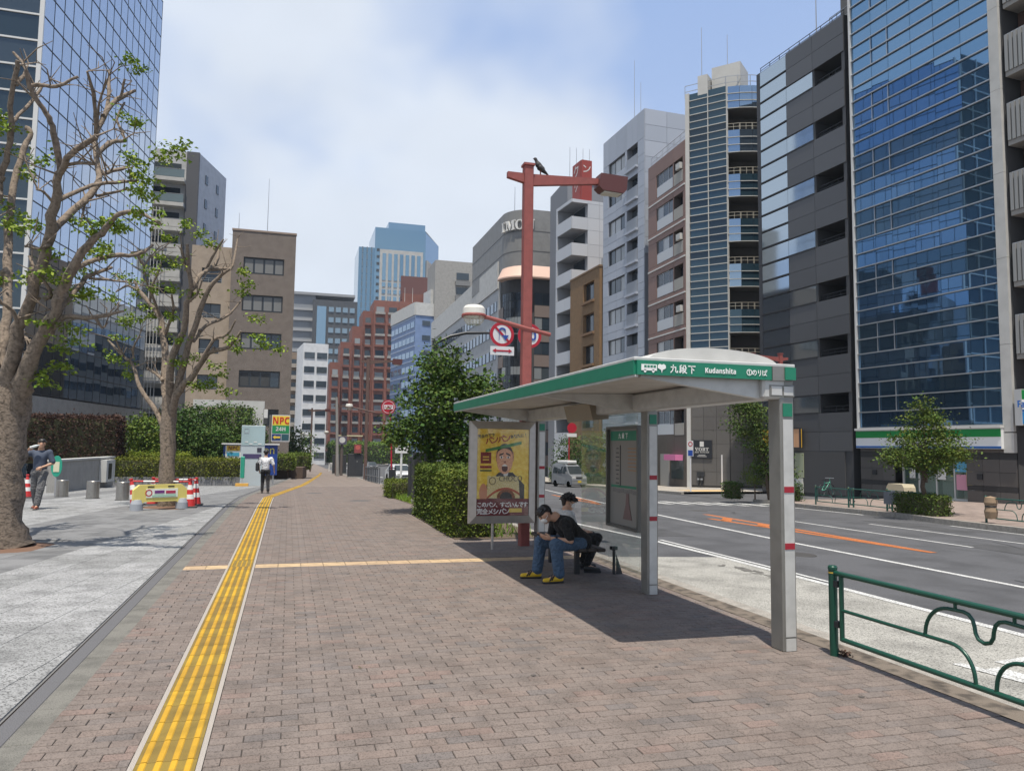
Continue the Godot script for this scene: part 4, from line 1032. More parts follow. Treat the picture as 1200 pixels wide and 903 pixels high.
func building_dark_panels() -> void:
	var b := facing("dark_office_building", "charcoal panelled office block with recessed balconies and mirrored strips", "building", Vector2(30.1, -44.4), Vector2(30.65, -36.4), -0.88)
	var w := 8.0
	var top := 28.35
	var r := RandomNumberGenerator.new(); r.seed = 21
	var us := [0.40, 3.0, 5.4, 8.0]
	var holes := []
	var rows := 25
	var rh := 1.12
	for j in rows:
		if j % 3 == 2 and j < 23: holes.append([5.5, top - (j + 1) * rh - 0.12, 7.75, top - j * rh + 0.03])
	shell(b, "wall", w, top - 0.02, 14.0, mat(0.05, 0.051, 0.054, 0.5), holes, 2.2)  # shell darker than the panels: shade of the balcony recesses is in its colour
	var darkp := []
	for k in 4: darkp.append(mat(0.082 + 0.006 * k, 0.085 + 0.006 * k, 0.091 + 0.006 * k, 0.42, 0.25))
	var sky := [glass(0.40, 0.47, 0.53, 0.95, 0.05), glass(0.38, 0.45, 0.51, 0.95, 0.05), glass(0.42, 0.49, 0.55, 0.95, 0.05)]
	for j in rows - 2:
		var y1 := top - j * rh
		for i in 3:
			var open: bool = i == 2 and j % 3 == 2
			if open: continue
			var mirror: bool = i == 0 or (i == 1 and j % 3 == 2)
			var wdt: float = us[i + 1] - us[i] - 0.025
			obj(b, "cladding_panel", bm(Vector3(wdt, rh - (0.12 if mirror else 0.02), 0.06)), (sky if mirror else darkp)[r.randi() % 3], Vector3((us[i] + us[i + 1]) * 0.5, y1 - rh * 0.5 - (0.03 if mirror else 0.0), 0.03 if mirror else 0.035), Basis(Vector3.UP, r.randfn() * 0.0015) * Basis(Vector3.RIGHT, r.randfn() * 0.0015))
			if mirror: obj(b, "sill_bar", bm(Vector3(wdt, 0.08, 0.10)), M.dark, Vector3((us[i] + us[i + 1]) * 0.5, y1 - rh + 0.02, 0.05))
		if j % 3 == 2:
			var s := MB.new()
			rail(s, 5.55, 7.7, y1 - rh - 0.05, -0.15, 0.45, 5)
			obj(b, "balcony_rail", s.mesh(), M.frame_dark)
			obj(b, "balcony_door", bm(Vector3(1.6, 0.95, 0.05)), M.panes[0], Vector3(6.6, y1 - rh * 0.55, -2.16))
	for j in 8:
		obj(b, "return_panel", bm(Vector3(0.36, 3.34, 0.05)), mat(0.03, 0.031, 0.035, 0.5), Vector3(0.19, top - 1.7 - j * 3.36, 0.012))
	var s2 := MB.new()
	rail(s2, 0.2, 7.9, top, -0.15, 0.4, 9)
	obj(b, "roof_rail", s2.mesh(), M.frame_dark)
	var pent := obj(b, "plant_room", bm(Vector3(2.4, 3.4, 3.0)), mat(0.12, 0.12, 0.12, 0.8), Vector3(7.2, top + 1.7, -3.2))
	var s3 := MB.new(); rail(s3, -1.2, 1.2, -1.7, 2.4, 1.0, 5)
	obj(pent, "plant_rail", s3.mesh(), M.handrail)
	var s4 := MB.new(); s4.tube([Vector3.ZERO, Vector3(0, 7, 0)], [0.04, 0.02], 6)
	obj(b, "antenna", s4.mesh(), M.frame_alu, Vector3(5.2, top, -0.5))
	# ground floor shops
	obj(b, "shop_opening", bm(Vector3(3.6, 2.6, 0.12)), M.void, Vector3(5.6, 1.35, 0.0))  # solid slab; the shade of an open shop is painted by its colour
	obj(b, "poster", bm(Vector3(0.75, 1.5, 0.05)), mat(0.30, 0.33, 0.22, 0.6), Vector3(3.7, 1.7, 0.1))
	obj(b, "low_wall", bm(Vector3(2.0, 0.9, 0.15)), mat(0.5, 0.5, 0.48, 0.7), Vector3(3.0, 0.45, 0.14))
	var sg := thing("restaurant_sign", "yellow restaurant sign box on the charcoal block behind the leaning tree", "sign", b.position + b.basis * Vector3(0.6, 2.75, 0.3), b.rotation.y)
	obj(sg, "panel", bm(Vector3(3.5, 1.15, 0.16)), mat(0.62, 0.36, 0.03, 0.45), Vector3(1.75, 0.6, 0.0))
	obj(sg, "stroke", bm(Vector3(0.10, 0.8, 0.02)), mat(0.35, 0.03, 0.02, 0.5), Vector3(0.9, 0.6, 0.09), Basis(Vector3.BACK, -0.6))
	obj(sg, "photo_panel", bm(Vector3(0.75, 1.13, 0.02)), mat(0.55, 0.30, 0.16, 0.5), Vector3(3.1, 0.6, 0.085))
	obj(sg, "rim", frame_mesh(3.6, 1.25, 1, 1, 0.06, 0.1), M.dark, Vector3(-0.05, -0.02, 0.02))

func building_curved_teal() -> void:
	var fine := noise_tex("speck", 0.11, 0.62, 1.3)
	var b := thing("teal_corner_building", "corner block with teal glass stair bay, grey tiled base and curved balconies", "building", Vector3(30.0, -1.04, -54.0))
	var turnl := atan2(-2.5, 2.2)
	var left := Node3D.new()
	var pts := [Vector2(0, 0), Vector2(2.2, 2.5), Vector2(3.0, 2.98), Vector2(3.9, 3.32), Vector2(5.2, 3.6), Vector2(9.0, 4.0)]
	var core := MB.new()
	var poly := PackedVector2Array()
	for p in pts: poly.append(Vector2(p.x - 0.0, p.y - 0.10))
	poly.append(Vector2(9.0, -0.1)); poly.append(Vector2(0.4, -0.1))
	# solid core, cut back at the balconies
	var xf := Transform3D(Basis(Vector3.RIGHT, Vector3.BACK, Vector3.UP) , Vector3.ZERO)
	var cut := poly.duplicate()
	cut[1] = Vector2(2.2, 2.35); cut[2] = Vector2(2.7, 0.9); cut[3] = Vector2(4.0, 1.2); cut[4] = Vector2(5.2, 1.5); cut[5] = Vector2(9.0, 1.9)
	core.prism(poly, 8.4, Transform3D(Basis(Vector3.RIGHT, Vector3.BACK, Vector3.UP), Vector3(0, -2, 0)))
	for k in 7:
		var y := 6.4 + k * 3.55
		core.prism(cut, 1.75, Transform3D(Basis(Vector3.RIGHT, Vector3.BACK, Vector3.UP), Vector3(0, y, 0)))
		core.prism(poly, 1.8, Transform3D(Basis(Vector3.RIGHT, Vector3.BACK, Vector3.UP), Vector3(0, y + 1.75, 0)))
	obj(b, "wall", core.mesh(), M.inner)
	var teal := [glass(0.032, 0.07, 0.10, 0.5, 0.03), glass(0.038, 0.078, 0.108, 0.5, 0.03), glass(0.03, 0.064, 0.092, 0.5, 0.03), glass(0.022, 0.042, 0.06, 0.5, 0.03)]
	var skyg := [glass(0.28, 0.37, 0.46, 0.9, 0.03), glass(0.26, 0.35, 0.44, 0.9, 0.03)]
	var r := RandomNumberGenerator.new(); r.seed = 31
	var bl := Basis(Vector3.UP, turnl)
	# left stair bay, two columns of teal lights between white bars
	for j in 42:
		var y := 6.5 + j * 0.592
		for i in 2:
			obj(b, "glass_pane", bm(Vector3(1.5, 0.572, 0.03)), teal[r.randi() % 4], bl * Vector3(0.28 + 0.76 + i * 1.52, y + 0.296, 0.02), bl * Basis(Vector3.UP, r.randfn() * 0.004))
		obj(b, "transom", bm(Vector3(3.06, 0.06, 0.09)), M.offwhite, bl * Vector3(1.8, y, 0.06), bl)
	for x in [1.8, 3.30]:
		obj(b, "mullion", bm(Vector3(0.06, 24.9, 0.10)), M.offwhite, bl * Vector3(x, 18.95, 0.07), bl)
	obj(b, "edge_pilaster", bm(Vector3(0.32, 33.0, 0.35)), M.offwhite, bl * Vector3(0.12, 14.9, 0.0), bl)
	# curved bays with sky-blue spandrels and open balconies
	for k in 7:
		var y := 6.4 + k * 3.55
		for i in range(1, 4):
			var a: Vector2 = pts[i]
			var c: Vector2 = pts[i + 1]
			var t := atan2(-(c.y - a.y), c.x - a.x)
			var len := (c - a).length()
			var bb := Basis(Vector3.UP, t)
			var mid := Vector3((a.x + c.x) * 0.5, 0, (a.y + c.y) * 0.5)
			for q in 3:
				var dk: bool = k < 2 or (k < 5 and i > 1)
				obj(b, "spandrel_pane", bm(Vector3(len - 0.02, 0.58, 0.04)), (teal if dk else skyg)[r.randi() % 2], mid + Vector3(0, y + 1.77 + 0.3 + q * 0.6, 0), bb * Basis(Vector3.RIGHT, r.randfn() * 0.002))
				obj(b, "transom", bm(Vector3(len, 0.05, 0.10)), M.offwhite, mid + Vector3(0, y + 1.77 + q * 0.6, 0) + bb * Vector3(0, 0, 0.03), bb)
			var s := MB.new()
			rail(s, -len * 0.5, len * 0.5, y, 0.0, 0.55, 3)
			obj(b, "balcony_rail", s.mesh(), mat(0.42, 0.39, 0.32, 0.5, 0.4), mid, bb)
	for i in range(1, 4):
		var a: Vector2 = pts[i]
		if i == 1: obj(b, "mullion", bm(Vector3(0.06, 25.2, 0.06)), M.offwhite, Vector3(a.x, 18.9, a.y + 0.02), Basis.IDENTITY)
	# roof works
	obj(b, "lift_tower", bm(Vector3(2.3, 2.4, 2.2)), M.offwhite, Vector3(3.3, 32.2, 1.2), bl)
	obj(b, "lift_tower", bm(Vector3(0.8, 1.6, 1.4)), M.offwhite, Vector3(1.4, 31.9, 0.6), bl)
	var rr := MB.new()
	for i in range(0, 4):
		var a: Vector2 = pts[i]
		var c: Vector2 = pts[i + 1]
		for h in [0.5, 1.0]: rr.bar(Vector3(a.x, 31.2 + h, a.y - 0.2), Vector3(c.x, 31.2 + h, c.y - 0.2), 0.04, 0.04)
		rr.bar(Vector3(a.x, 31.2, a.y - 0.2), Vector3(a.x, 32.2, a.y - 0.2), 0.04, 0.04)
	obj(b, "roof_rail", rr.mesh(), M.frame_alu)
	for q in [[1.2, 4.6, 0.4], [3.2, 4.0, 1.0]]:
		var s := MB.new(); s.tube([Vector3.ZERO, Vector3(0, q[1], 0)], [0.035, 0.02], 6)
		obj(b, "antenna", s.mesh(), M.frame_alu, Vector3(q[0], 32.5, q[2]))
	# tiled base
	var tile := [grain(mat(0.115, 0.108, 0.10, 0.6), fine, 0.9), grain(mat(0.108, 0.10, 0.094, 0.6), fine, 0.9), grain(mat(0.122, 0.114, 0.106, 0.6), fine, 0.9)]
	cladding(b, "facing_tile", steps(0.25, 3.3, 3), steps(0.0, 6.35, 6), 0.03, 0.05, 0.02, tile, [], bl)
	for i in range(1, 5):
		var a: Vector2 = pts[i]
		var c: Vector2 = pts[i + 1]
		var bb := Basis(Vector3.UP, atan2(-(c.y - a.y), c.x - a.x))
		var len := (c - a).length()
		cladding(b, "facing_tile", steps(0.0, len, maxi(1, int(len))), steps(0.0, 6.35, 6), 0.03, 0.05, 0.02, tile, [], bb, Vector3(a.x, 0, a.y))
	var s := thing("name_board", "black name board with white lettering on the grey tiled corner", "sign", b.position + bl * Vector3(0.35, 2.05, 0.08), turnl)
	obj(s, "board", bm(Vector3(1.6, 1.42, 0.06)), mat(0.012, 0.013, 0.017, 0.4), Vector3(0.8, 0.71, 0.03))
	obj(s, "emblem", bm(Vector3(0.32, 0.4, 0.02)), M.white, Vector3(0.8, 1.12, 0.06))
	text(s, "lettering", "VORT", 0.24, M.white, Vector3(0.8, 0.72, 0.07), Basis.IDENTITY, 0.01, true, true, 1.15)
	text(s, "lettering", "ART KUDAN", 0.13, M.white, Vector3(0.8, 0.5, 0.07), Basis.IDENTITY, 0.01, false, true, 1.1)
	for k in 2: obj(s, "lettering", bm(Vector3(0.55 + 0.2 * k, 0.035, 0.01)), M.white, Vector3(0.8, 0.28 - k * 0.11, 0.066))
	var fire := thing("standpipe", "twin fire standpipe fitting on the grey tiled wall", "standpipe", b.position + bl * Vector3(0.75, 0.0, 0.1), turnl)
	obj(fire, "plate", bm(Vector3(0.62, 0.36, 0.06)), M.dark, Vector3(0.3, 0.85, 0.05))
	for k in 2:
		obj(fire, "pipe", bm(Vector3(0.09, 0.7, 0.09)), M.dark, Vector3(0.16 + k * 0.26, 0.36, 0.06))
		obj(fire, "cap", bm(Vector3(0.16, 0.12, 0.14)), M.frame_alu, Vector3(0.16 + k * 0.26, 0.48, 0.16))

func building_brown_panels() -> void:
	var b := facing("brown_panel_building", "brown panelled flats with white stripes and small balconies", "building", Vector2(30.0, -60.8), Vector2(29.85, -53.95), -1.29)
	var w := 6.85
	var h := 27.9
	var holes := []
	for k in 8:
		var y := 4.2 + k * 2.93
		holes.append([1.65, y, 4.75, y + 1.95])
		holes.append([4.9, y - 0.1, 6.5, y + 1.95])
	shell(b, "wall", w, h, 12.0, mat(0.09, 0.07, 0.062, 0.8), holes, 0.6)
	var ms := []
	for k in 3: ms.append(mat(0.20 + k * 0.01, 0.122 + k * 0.006, 0.10 + k * 0.005, 0.6))
	var lower := [mat(0.09, 0.078, 0.068, 0.7)]
	var vs := [0.0, 1.5]
	for k in 8: vs.append_array([4.2 + k * 2.93 - 0.1, 4.2 + k * 2.93 + 1.95])
	vs.append(27.9)
	vs.sort()
	for j in vs.size() - 1:
		cladding(b, "cladding_panel", [0.0, 1.65, 3.2, 4.75, 4.9, 6.5, 6.85], [vs[j], vs[j + 1]], 0.02, 0.04, 0.02, lower if vs[j] < 6.0 else ms, holes)
	for k in 8:
		var y := 4.2 + k * 2.93
		if k > 0: obj(b, "white_stripe", bm(Vector3(w, 0.11, 0.08)), M.white, Vector3(w * 0.5, y - 0.45, 0.06))
		var wn := window(b, 1.7, y + 0.85, 2.2, 1.1, -0.12, M.frame_alu, M.panes + M.curtained, 2)
		obj(b, "spandrel", bm(Vector3(3.0, 0.85, 0.12)), mat(0.50, 0.53, 0.56, 0.6), Vector3(3.2, y + 0.42, -0.06))
		obj(b, "balcony_front", bm(Vector3(1.55, 0.95, 0.06)), mat(0.33, 0.32, 0.29, 0.7), Vector3(5.7, y + 0.4, 0.02))
		obj(b, "balcony_door", bm(Vector3(1.3, 1.7, 0.05)), M.panes[k % 4], Vector3(5.7, y + 0.95, -0.57))
		if k % 2: obj(b, "air_conditioner", bm(Vector3(0.7, 0.5, 0.3)), M.offwhite, Vector3(6.0, y + 1.25, 0.1))
		obj(b, "side_light", bm(Vector3(0.75, 1.05, 0.04)), M.panes[(k + 1) % 4], Vector3(4.32, y + 1.4, -0.1))
	var s := MB.new(); rail(s, 0.1, w - 0.1, h, -0.2, 0.9, 7)
	obj(b, "roof_rail", s.mesh(), M.frame_alu)
	obj(b, "shop_window", bm(Vector3(2.0, 1.9, 0.08)), M.panes[3], Vector3(5.4, 1.6, 0.06))
	obj(b, "awning", bm(Vector3(2.0, 0.45, 0.7)), mat(0.55, 0.16, 0.33, 0.7), Vector3(5.4, 2.35, 0.4))
	obj(b, "door", bm(Vector3(1.6, 2.6, 0.08)), mat(0.28, 0.28, 0.27, 0.6), Vector3(3.2, 1.3, 0.06))

func building_grey_panels() -> void:
	var b := facing("grey_panel_building", "tall pale blue grey panelled office block with ribbon windows", "building", Vector2(30.2, -71.5), Vector2(30.5, -62.6), -1.55)
	var w := 8.9
	var h := 34.6
	var holes := []
	for k in 10:
		var y := 3.4 + k * 3.0
		holes.append([1.25, y, 4.95, y + 1.5])
		holes.append([5.35, y - 0.75, 7.6, y + 1.6])
	var side := [[1.2, 28.9, 3.6, 30.6]]
	shell(b, "wall", w, h, 16.0, mat(0.22, 0.235, 0.27, 0.7), holes, 0.55, [], side)
	var ms := []
	for k in 4: ms.append(mat(0.335 + k * 0.014, 0.37 + k * 0.014, 0.43 + k * 0.015, 0.5))
	var vs := [0.0, 2.65]
	for k in 10: vs.append_array([3.4 + k * 3.0 - 0.75, 3.4 + k * 3.0, 3.4 + k * 3.0 + 1.5])
	vs.append_array([34.6])
	var uni := []
	vs.sort()
	for v in vs:
		if uni.is_empty() or v - uni[-1] > 0.05: uni.append(v)
	cladding(b, "cladding_panel", [0.0, 1.25, 3.1, 4.95, 5.35, 6.475, 7.6, 8.9], uni, 0.025, 0.05, 0.03, ms, holes)
	var bs := Basis(Vector3.UP, PI / 2)
	cladding(b, "cladding_panel", steps(0.0, 15.9, 7), steps(21.0, 34.6, 9), 0.025, 0.05, 0.03, ms, side, bs, Vector3(w, 0, 0))
	window(b, w - 0.12, 28.9, 2.4, 1.7, -1.2, M.frame_dark, M.panes, 2, 1, 0.07, bs)
	for k in 10:
		var y := 3.4 + k * 3.0
		window(b, 1.25, y, 3.7, 1.5, -0.2, M.frame_dark, [M.curtained[0], M.curtained[1], M.curtained[3], M.panes[3]], 3, 1, 0.07)
		obj(b, "balcony_front", bm(Vector3(2.2, 1.15, 0.05)), mat(0.27, 0.29, 0.32, 0.5, 0.2), Vector3(6.475, y - 0.15, 0.06))
		obj(b, "balcony_sill", bm(Vector3(2.4, 0.2, 0.4)), ms[3], Vector3(6.475, y - 0.82, 0.12))
		obj(b, "balcony_door", bm(Vector3(2.0, 2.2, 0.05)), M.panes[k % 4], Vector3(6.475, y + 0.4, -0.53))
	for q in [[1.0, 9.0], [2.4, 6.0]]:
		var s := MB.new(); s.tube([Vector3.ZERO, Vector3(0, q[1], 0)], [0.04, 0.02], 6)
		obj(b, "antenna", s.mesh(), M.frame_alu, Vector3(q[0], h, -3.0))

func building_tan_brick() -> void:
	var b := facing("tan_brick_building", "small tan brick building with one deep window per floor", "building", Vector2(29.8, -80.0), Vector2(30.0, -72.0), -1.75)
	var w := 8.0
	var h := 22.1
	var holes := []
	for k in 6: holes.append([3.7, 2.2 + k * 3.35, 6.6, 4.2 + k * 3.35])
	var brick := patchy(grain(mat(0.30, 0.185, 0.092, 0.9), noise_tex("brickgrain", 0.09, 0.55, 1.35, FastNoiseLite.TYPE_CELLULAR, 1), 1.3), noise_tex("soft", 0.011, 0.92, 1.05), 4.0)
	shell(b, "wall", w, h, 10.0, brick, holes, 0.5)
	for k in 6:
		window(b, 3.7, 2.2 + k * 3.35, 2.9, 2.0, -0.45, M.frame_dark, M.panes, 3, 1, 0.08)
		obj(b, "sill", bm(Vector3(3.1, 0.25, 0.35)), mat(0.20, 0.12, 0.065, 0.9), Vector3(5.15, 2.05 + k * 3.35, 0.05))
	obj(b, "parapet", bm(Vector3(8.1, 0.18, 0.4)), mat(0.20, 0.13, 0.075, 0.8), Vector3(4.0, h + 0.06, -0.12))
	obj(b, "water_tank", bm(Vector3(1.6, 1.3, 1.6)), M.offwhite, Vector3(6.5, h + 0.75, -2.0))
	obj(b, "shop_front", bm(Vector3(6.0, 2.6, 0.1)), M.panes[0], Vector3(4.5, -0.2 + 1.3, 0.07))

func building_white_balconies() -> void:
	var b := facing("pale_panel_building", "pale grey panelled block with stepped box balconies behind the tan brick building", "building", Vector2(30.0, -85.5), Vector2(30.3, -81.0), -1.9)
	var w := 4.5
	var h := 32.2
	var holes := []
	var side := []
	for k in 9:
		var y := 4.0 + k * 3.1
		holes.append([0.4, y + 1.35, 4.48, y + 3.0])
		side.append([0.02, y + 1.35, 2.0, y + 3.0])
	var core := MB.new()
	core.span(0, w, -2.0, 4.0, -14.0, 0.0)
	for k in 9:
		var y := 4.0 + k * 3.1
		core.span(0, w, y, y + 1.35, -14.0, 0.0)
		core.span(0, w - 0.01, y + 1.35, y + 3.1, -14.0, -2.0)
		core.span(0, 0.4, y + 1.35, y + 3.1, -2.0, -0.01)
		core.span(0.4, w, y + 3.0, y + 3.1, -2.0, -0.005)
	core.span(0, w, 4.0 + 27.9, h, -14.0, 0.0)
	obj(b, "wall", core.mesh(), mat(0.30, 0.31, 0.33, 0.7))
	var ms := []
	for k in 3: ms.append(mat(0.46 + k * 0.015, 0.48 + k * 0.015, 0.51 + k * 0.015, 0.5))
	var bs := Basis(Vector3.UP, PI / 2)
	var vs := [17.0]
	for k in range(4, 9): vs.append_array([4.0 + k * 3.1 + 1.35, 4.0 + k * 3.1 + 3.0])
	vs.append_array([32.2])
	cladding(b, "cladding_panel", [0.0, 2.0, 3.5, 5.0, 6.5], vs, 0.02, 0.04, 0.03, ms, side, bs, Vector3(w, 0, 0))
	var vf := [2.0]
	for k in 9: vf.append_array([4.0 + k * 3.1 + 1.35, 4.0 + k * 3.1 + 3.0])
	vf.append(32.2)
	cladding(b, "cladding_panel", [0.0, 0.4, 2.4, 4.48], vf, 0.02, 0.04, 0.03, ms, holes)
	for k in 9:
		obj(b, "balcony_door", bm(Vector3(3.0, 1.5, 0.05)), M.panes[k % 4], Vector3(2.3, 4.0 + k * 3.1 + 2.1, -1.96))
	var sg := thing("roof_sign", "red roof sign with white characters above the pale panelled block", "sign", b.position + b.basis * Vector3(1.5, h, -1.5), b.rotation.y)
	obj(sg, "panel", bm(Vector3(2.2, 4.8, 0.4)), mat(0.27, 0.036, 0.026, 0.6), Vector3(1.3, 2.5, 0.0))
	glyphs(sg, "lettering", "ク", 1.4, M.white, Vector3(0.6, 3.2, 0.21))
	glyphs(sg, "lettering", "リ", 1.4, M.white, Vector3(0.6, 1.5, 0.21))
	obj(sg, "panel", bm(Vector3(0.3, 4.8, 1.3)), mat(0.27, 0.036, 0.026, 0.6), Vector3(2.55, 2.5, -0.5))
	glyphs(sg, "lettering", "ン", 1.0, M.white, Vector3(2.705, 3.4, 0.0), bs)
	obj(sg, "leg", bm(Vector3(0.15, 0.8, 0.15)), M.frame_dark, Vector3(0.4, 0.1, 0.0))
	obj(sg, "leg", bm(Vector3(0.15, 0.8, 0.15)), M.frame_dark, Vector3(2.2, 0.1, 0.0))
	var g := facing("grey_block", "grey concrete block with roof masts behind the red roof sign", "building", Vector2(33.4, -91.0), Vector2(41.0, -90.6), -2.0)
	shell(g, "wall", 7.6, 38.5, 8.0, mat(0.19, 0.2, 0.22, 0.8))
	obj(g, "roof_edge", bm(Vector3(7.7, 0.2, 0.3)), M.offwhite, Vector3(3.8, 38.5, 0.1))
	for k in 4:
		var s := MB.new(); s.tube([Vector3.ZERO, Vector3(0, 4.5, 0)], [0.05, 0.03], 6)
		obj(g, "mast", s.mesh(), M.frame_alu, Vector3(0.6 + k * 0.9, 38.5, -1.0))

func building_round_corner() -> void:
	var b := thing("round_corner_building", "grey office block with a round glazed corner and large white roof letters", "building", Vector3(30.0, -2.6, -110.0))
	var top := 39.4
	# plan: street side runs back along -z, round corner of 7 m radius, front side runs to +x
	var cx := 4.0
	var arc := []
	for k in 13:
		var a := PI + (PI / 2) * k / 12.0
		arc.append(Vector2(cx + 4.0 * cos(a), -4.0 * sin(a) + 0.0))
	# arc from (0,0) round to (7,7)
	var body := PackedVector2Array()
	for p in arc: body.append(Vector2(p.x, p.y))
	body.append(Vector2(26, 4)); body.append(Vector2(26, -20)); body.append(Vector2(0, -20))
	var up := Basis(Vector3.RIGHT, Vector3.BACK, Vector3.UP)
	var grey := patchy(mat(0.20, 0.20, 0.195, 0.6, 0.1), noise_tex("soft", 0.011, 0.92, 1.05), 8.0)
	var s := MB.new()
	s.prism(body, 9.0, Transform3D(up, Vector3(0, top - 9.0, 0)))
	obj(b, "roof_drum", s.mesh(), grey)
	for k in 2:
		var jl := MB.new()
		for i in 12: jl.bar(Vector3(arc[i].x, 0, arc[i].y), Vector3(arc[i + 1].x, 0, arc[i + 1].y), 0.06, 0.08)
		jl.bar(Vector3(4, 0, 4), Vector3(26, 0, 4), 0.06, 0.08)
		jl.bar(Vector3(0, 0, 0), Vector3(0, 0, -20), 0.06, 0.08)
		obj(b, "panel_joint", jl.mesh(), mat(0.09, 0.09, 0.09, 0.7), Vector3(0, top - 6.2 + k * 3.0, 0))
	var inner := PackedVector2Array()
	for p in body: inner.append(Vector2(lerpf(p.x, 14.0, 0.03), lerpf(p.y, -6.0, 0.03)))
	var s2 := MB.new(); s2.prism(inner, top - 6.5, Transform3D(up, Vector3(0, -2.5, 0)))
	obj(b, "wall", s2.mesh(), M.void)
	# salmon canopy ring
	var ring := MB.new()
	var outp := PackedVector2Array()
	for p in body: outp.append(Vector2(p.x - 1.0 if p.x < 20 else p.x, p.y + 1.0 if p.y > -10 else p.y))
	for i in body.size() - 1:
		var a := Vector3(body[i].x, top - 8.4, body[i].y)
		var c := Vector3(body[i + 1].x, top - 8.4, body[i + 1].y)
		var a2 := Vector3(outp[i].x, top - 10.2, outp[i].y)
		var c2 := Vector3(outp[i + 1].x, top - 10.2, outp[i + 1].y)
		if i < 13:
			ring.quad(a2, c2, c, a)
			ring.quad(a2 - Vector3(0, 0.2, 0), c2 - Vector3(0, 0.2, 0), c2, a2)
			ring.quad(c2 - Vector3(0, 0.2, 0), a2 - Vector3(0, 0.2, 0), a - Vector3(0, 2.0, 0), c - Vector3(0, 2.0, 0))
	obj(b, "canopy_ring", ring.mesh(), mat(0.52, 0.36, 0.29, 0.6))
	# floors: round glazing on the corner, spandrels and windows on the front
	var dark := [glass(0.035, 0.042, 0.05, 0.5, 0.04), glass(0.05, 0.058, 0.066, 0.5, 0.04), glass(0.025, 0.03, 0.036, 0.5, 0.04)]
	var brownp := [mat(0.175, 0.135, 0.115, 0.6), mat(0.165, 0.128, 0.11, 0.6)]
	for f in 7:
		var y := 1.5 + f * 3.65
		for i in range(1, 11):
			var a: Vector2 = arc[i]
			var c: Vector2 = arc[i + 1]
			var t := atan2(-(c.y - a.y), c.x - a.x)
			for j in 3:
				obj(b, "glass_pane", bm(Vector3((c - a).length() - 0.05, 1.17, 0.06)), (M.curtained[1] if j == 2 and f % 2 == 1 and rng.randf() < 0.8 else dark[rng.randi() % 3]), Vector3((a.x + c.x) * 0.5, y + 0.6 + j * 1.217, (a.y + c.y) * 0.5), Basis(Vector3.UP, t))
		for i in 4:
			obj(b, "spandrel", bm(Vector3(2.4, 1.7, 0.12)), brownp[i % 2], Vector3(5.1 + i * 2.45, y + 0.85, 4.0))
			window(b, 3.9 + i * 2.45, y + 1.75, 2.4, 1.85, 3.95, M.frame_dark, M.panes + [M.curtained[1]], 2)
		for i in 2:
			obj(b, "spandrel", bm(Vector3(0.12, 1.7, 1.2)), brownp[i % 2], Vector3(0.05, y + 0.85, 0.2 - i * 1.3))
	# low street wing along the road
	var wing := MB.new()
	wing.prism(PackedVector2Array([Vector2(0.05, -2.0), Vector2(0.9, -65), Vector2(22, -65), Vector2(22, -2.0)]), 35.0, Transform3D(up, Vector3(0, -2.6, 0)))
	obj(b, "wing_wall", wing.mesh(), patchy(mat(0.33, 0.345, 0.36, 0.6), noise_tex("soft", 0.011, 0.92, 1.05), 8.0))
	var wb := Basis(Vector3.UP, atan2(-63.0, -0.85) + PI)
	var wdir := Vector3(0.85, 0, -63).normalized()
	var wbs := Basis(-wdir, Vector3.UP, (-wdir).cross(Vector3.UP))
	for f in 8:
		var y := 3.0 + f * 3.7
		obj(b, "ribbon_window", bm(Vector3(60.0, 1.5, 0.1)), glass(0.10, 0.16, 0.24, 0.7, 0.03), Vector3(0.45, y + 0.7, -33) - wbs.z * -0.04, wbs)
		for k in 24:
			obj(b, "mullion", bm(Vector3(0.12, 1.5, 0.12)), M.frame_dark, Vector3(0.45, y + 0.7, -33) + wbs * Vector3(-29.0 + k * 2.5, 0, 0.1), wbs)
	obj(b, "wing_parapet", bm(Vector3(62.0, 4.2, 0.3)), M.offwhite, Vector3(0.4, 30.6, -33), wbs)
	# roof letters round the drum
	var letters := "IMON"
	for k in 4:
		var a: float = PI * [1.06, 1.19, 1.31, 1.42][k]
		var p := Vector3(cx + 4.2 * cos(a), top - 2.3, -4.2 * sin(a))
		text(b, "letter", letters[k], 1.45, M.white, p, Basis(Vector3.UP, -(PI * 1.5 - a)), 0.3, true, true)
	for q in [[3.0, -4.0, 6.0], [20.0, 2.0, 2.5]]:
		var m := MB.new(); m.tube([Vector3.ZERO, Vector3(0, q[2], 0)], [0.08, 0.04], 6)
		obj(b, "antenna", m.mesh(), M.frame_alu, Vector3(q[0], top, q[1]))

func far_block(called: String, label: String, at: Vector2, w: float, deep: float, h: float, turn: float, m: Material, floors: int, cols: int, wm: Array, sidecols := 0, fr := 0.5, fh := 0.5, group := "") -> Node3D:
	var b := thing(called, label, "building", Vector3(at.x, drop(-at.y) - 0.6, at.y), turn, group)
	shell(b, "wall", w, h, deep, m)
	var fy := h / (floors + 0.6)
	for j in floors:
		for i in cols:
			var cw := w / cols
			obj(b, "window", bm(Vector3(cw * fr, fy * fh, 0.2)), wm[rng.randi() % wm.size()], Vector3((i + 0.5) * cw, (j + 0.75) * fy, 0.04))
		for i in sidecols:
			var cw := deep / sidecols
			obj(b, "window", bm(Vector3(0.2, fy * fh, cw * fr)), wm[rng.randi() % wm.size()], Vector3(w + 0.04, (j + 0.75) * fy, -(i + 0.5) * cw))
	return b

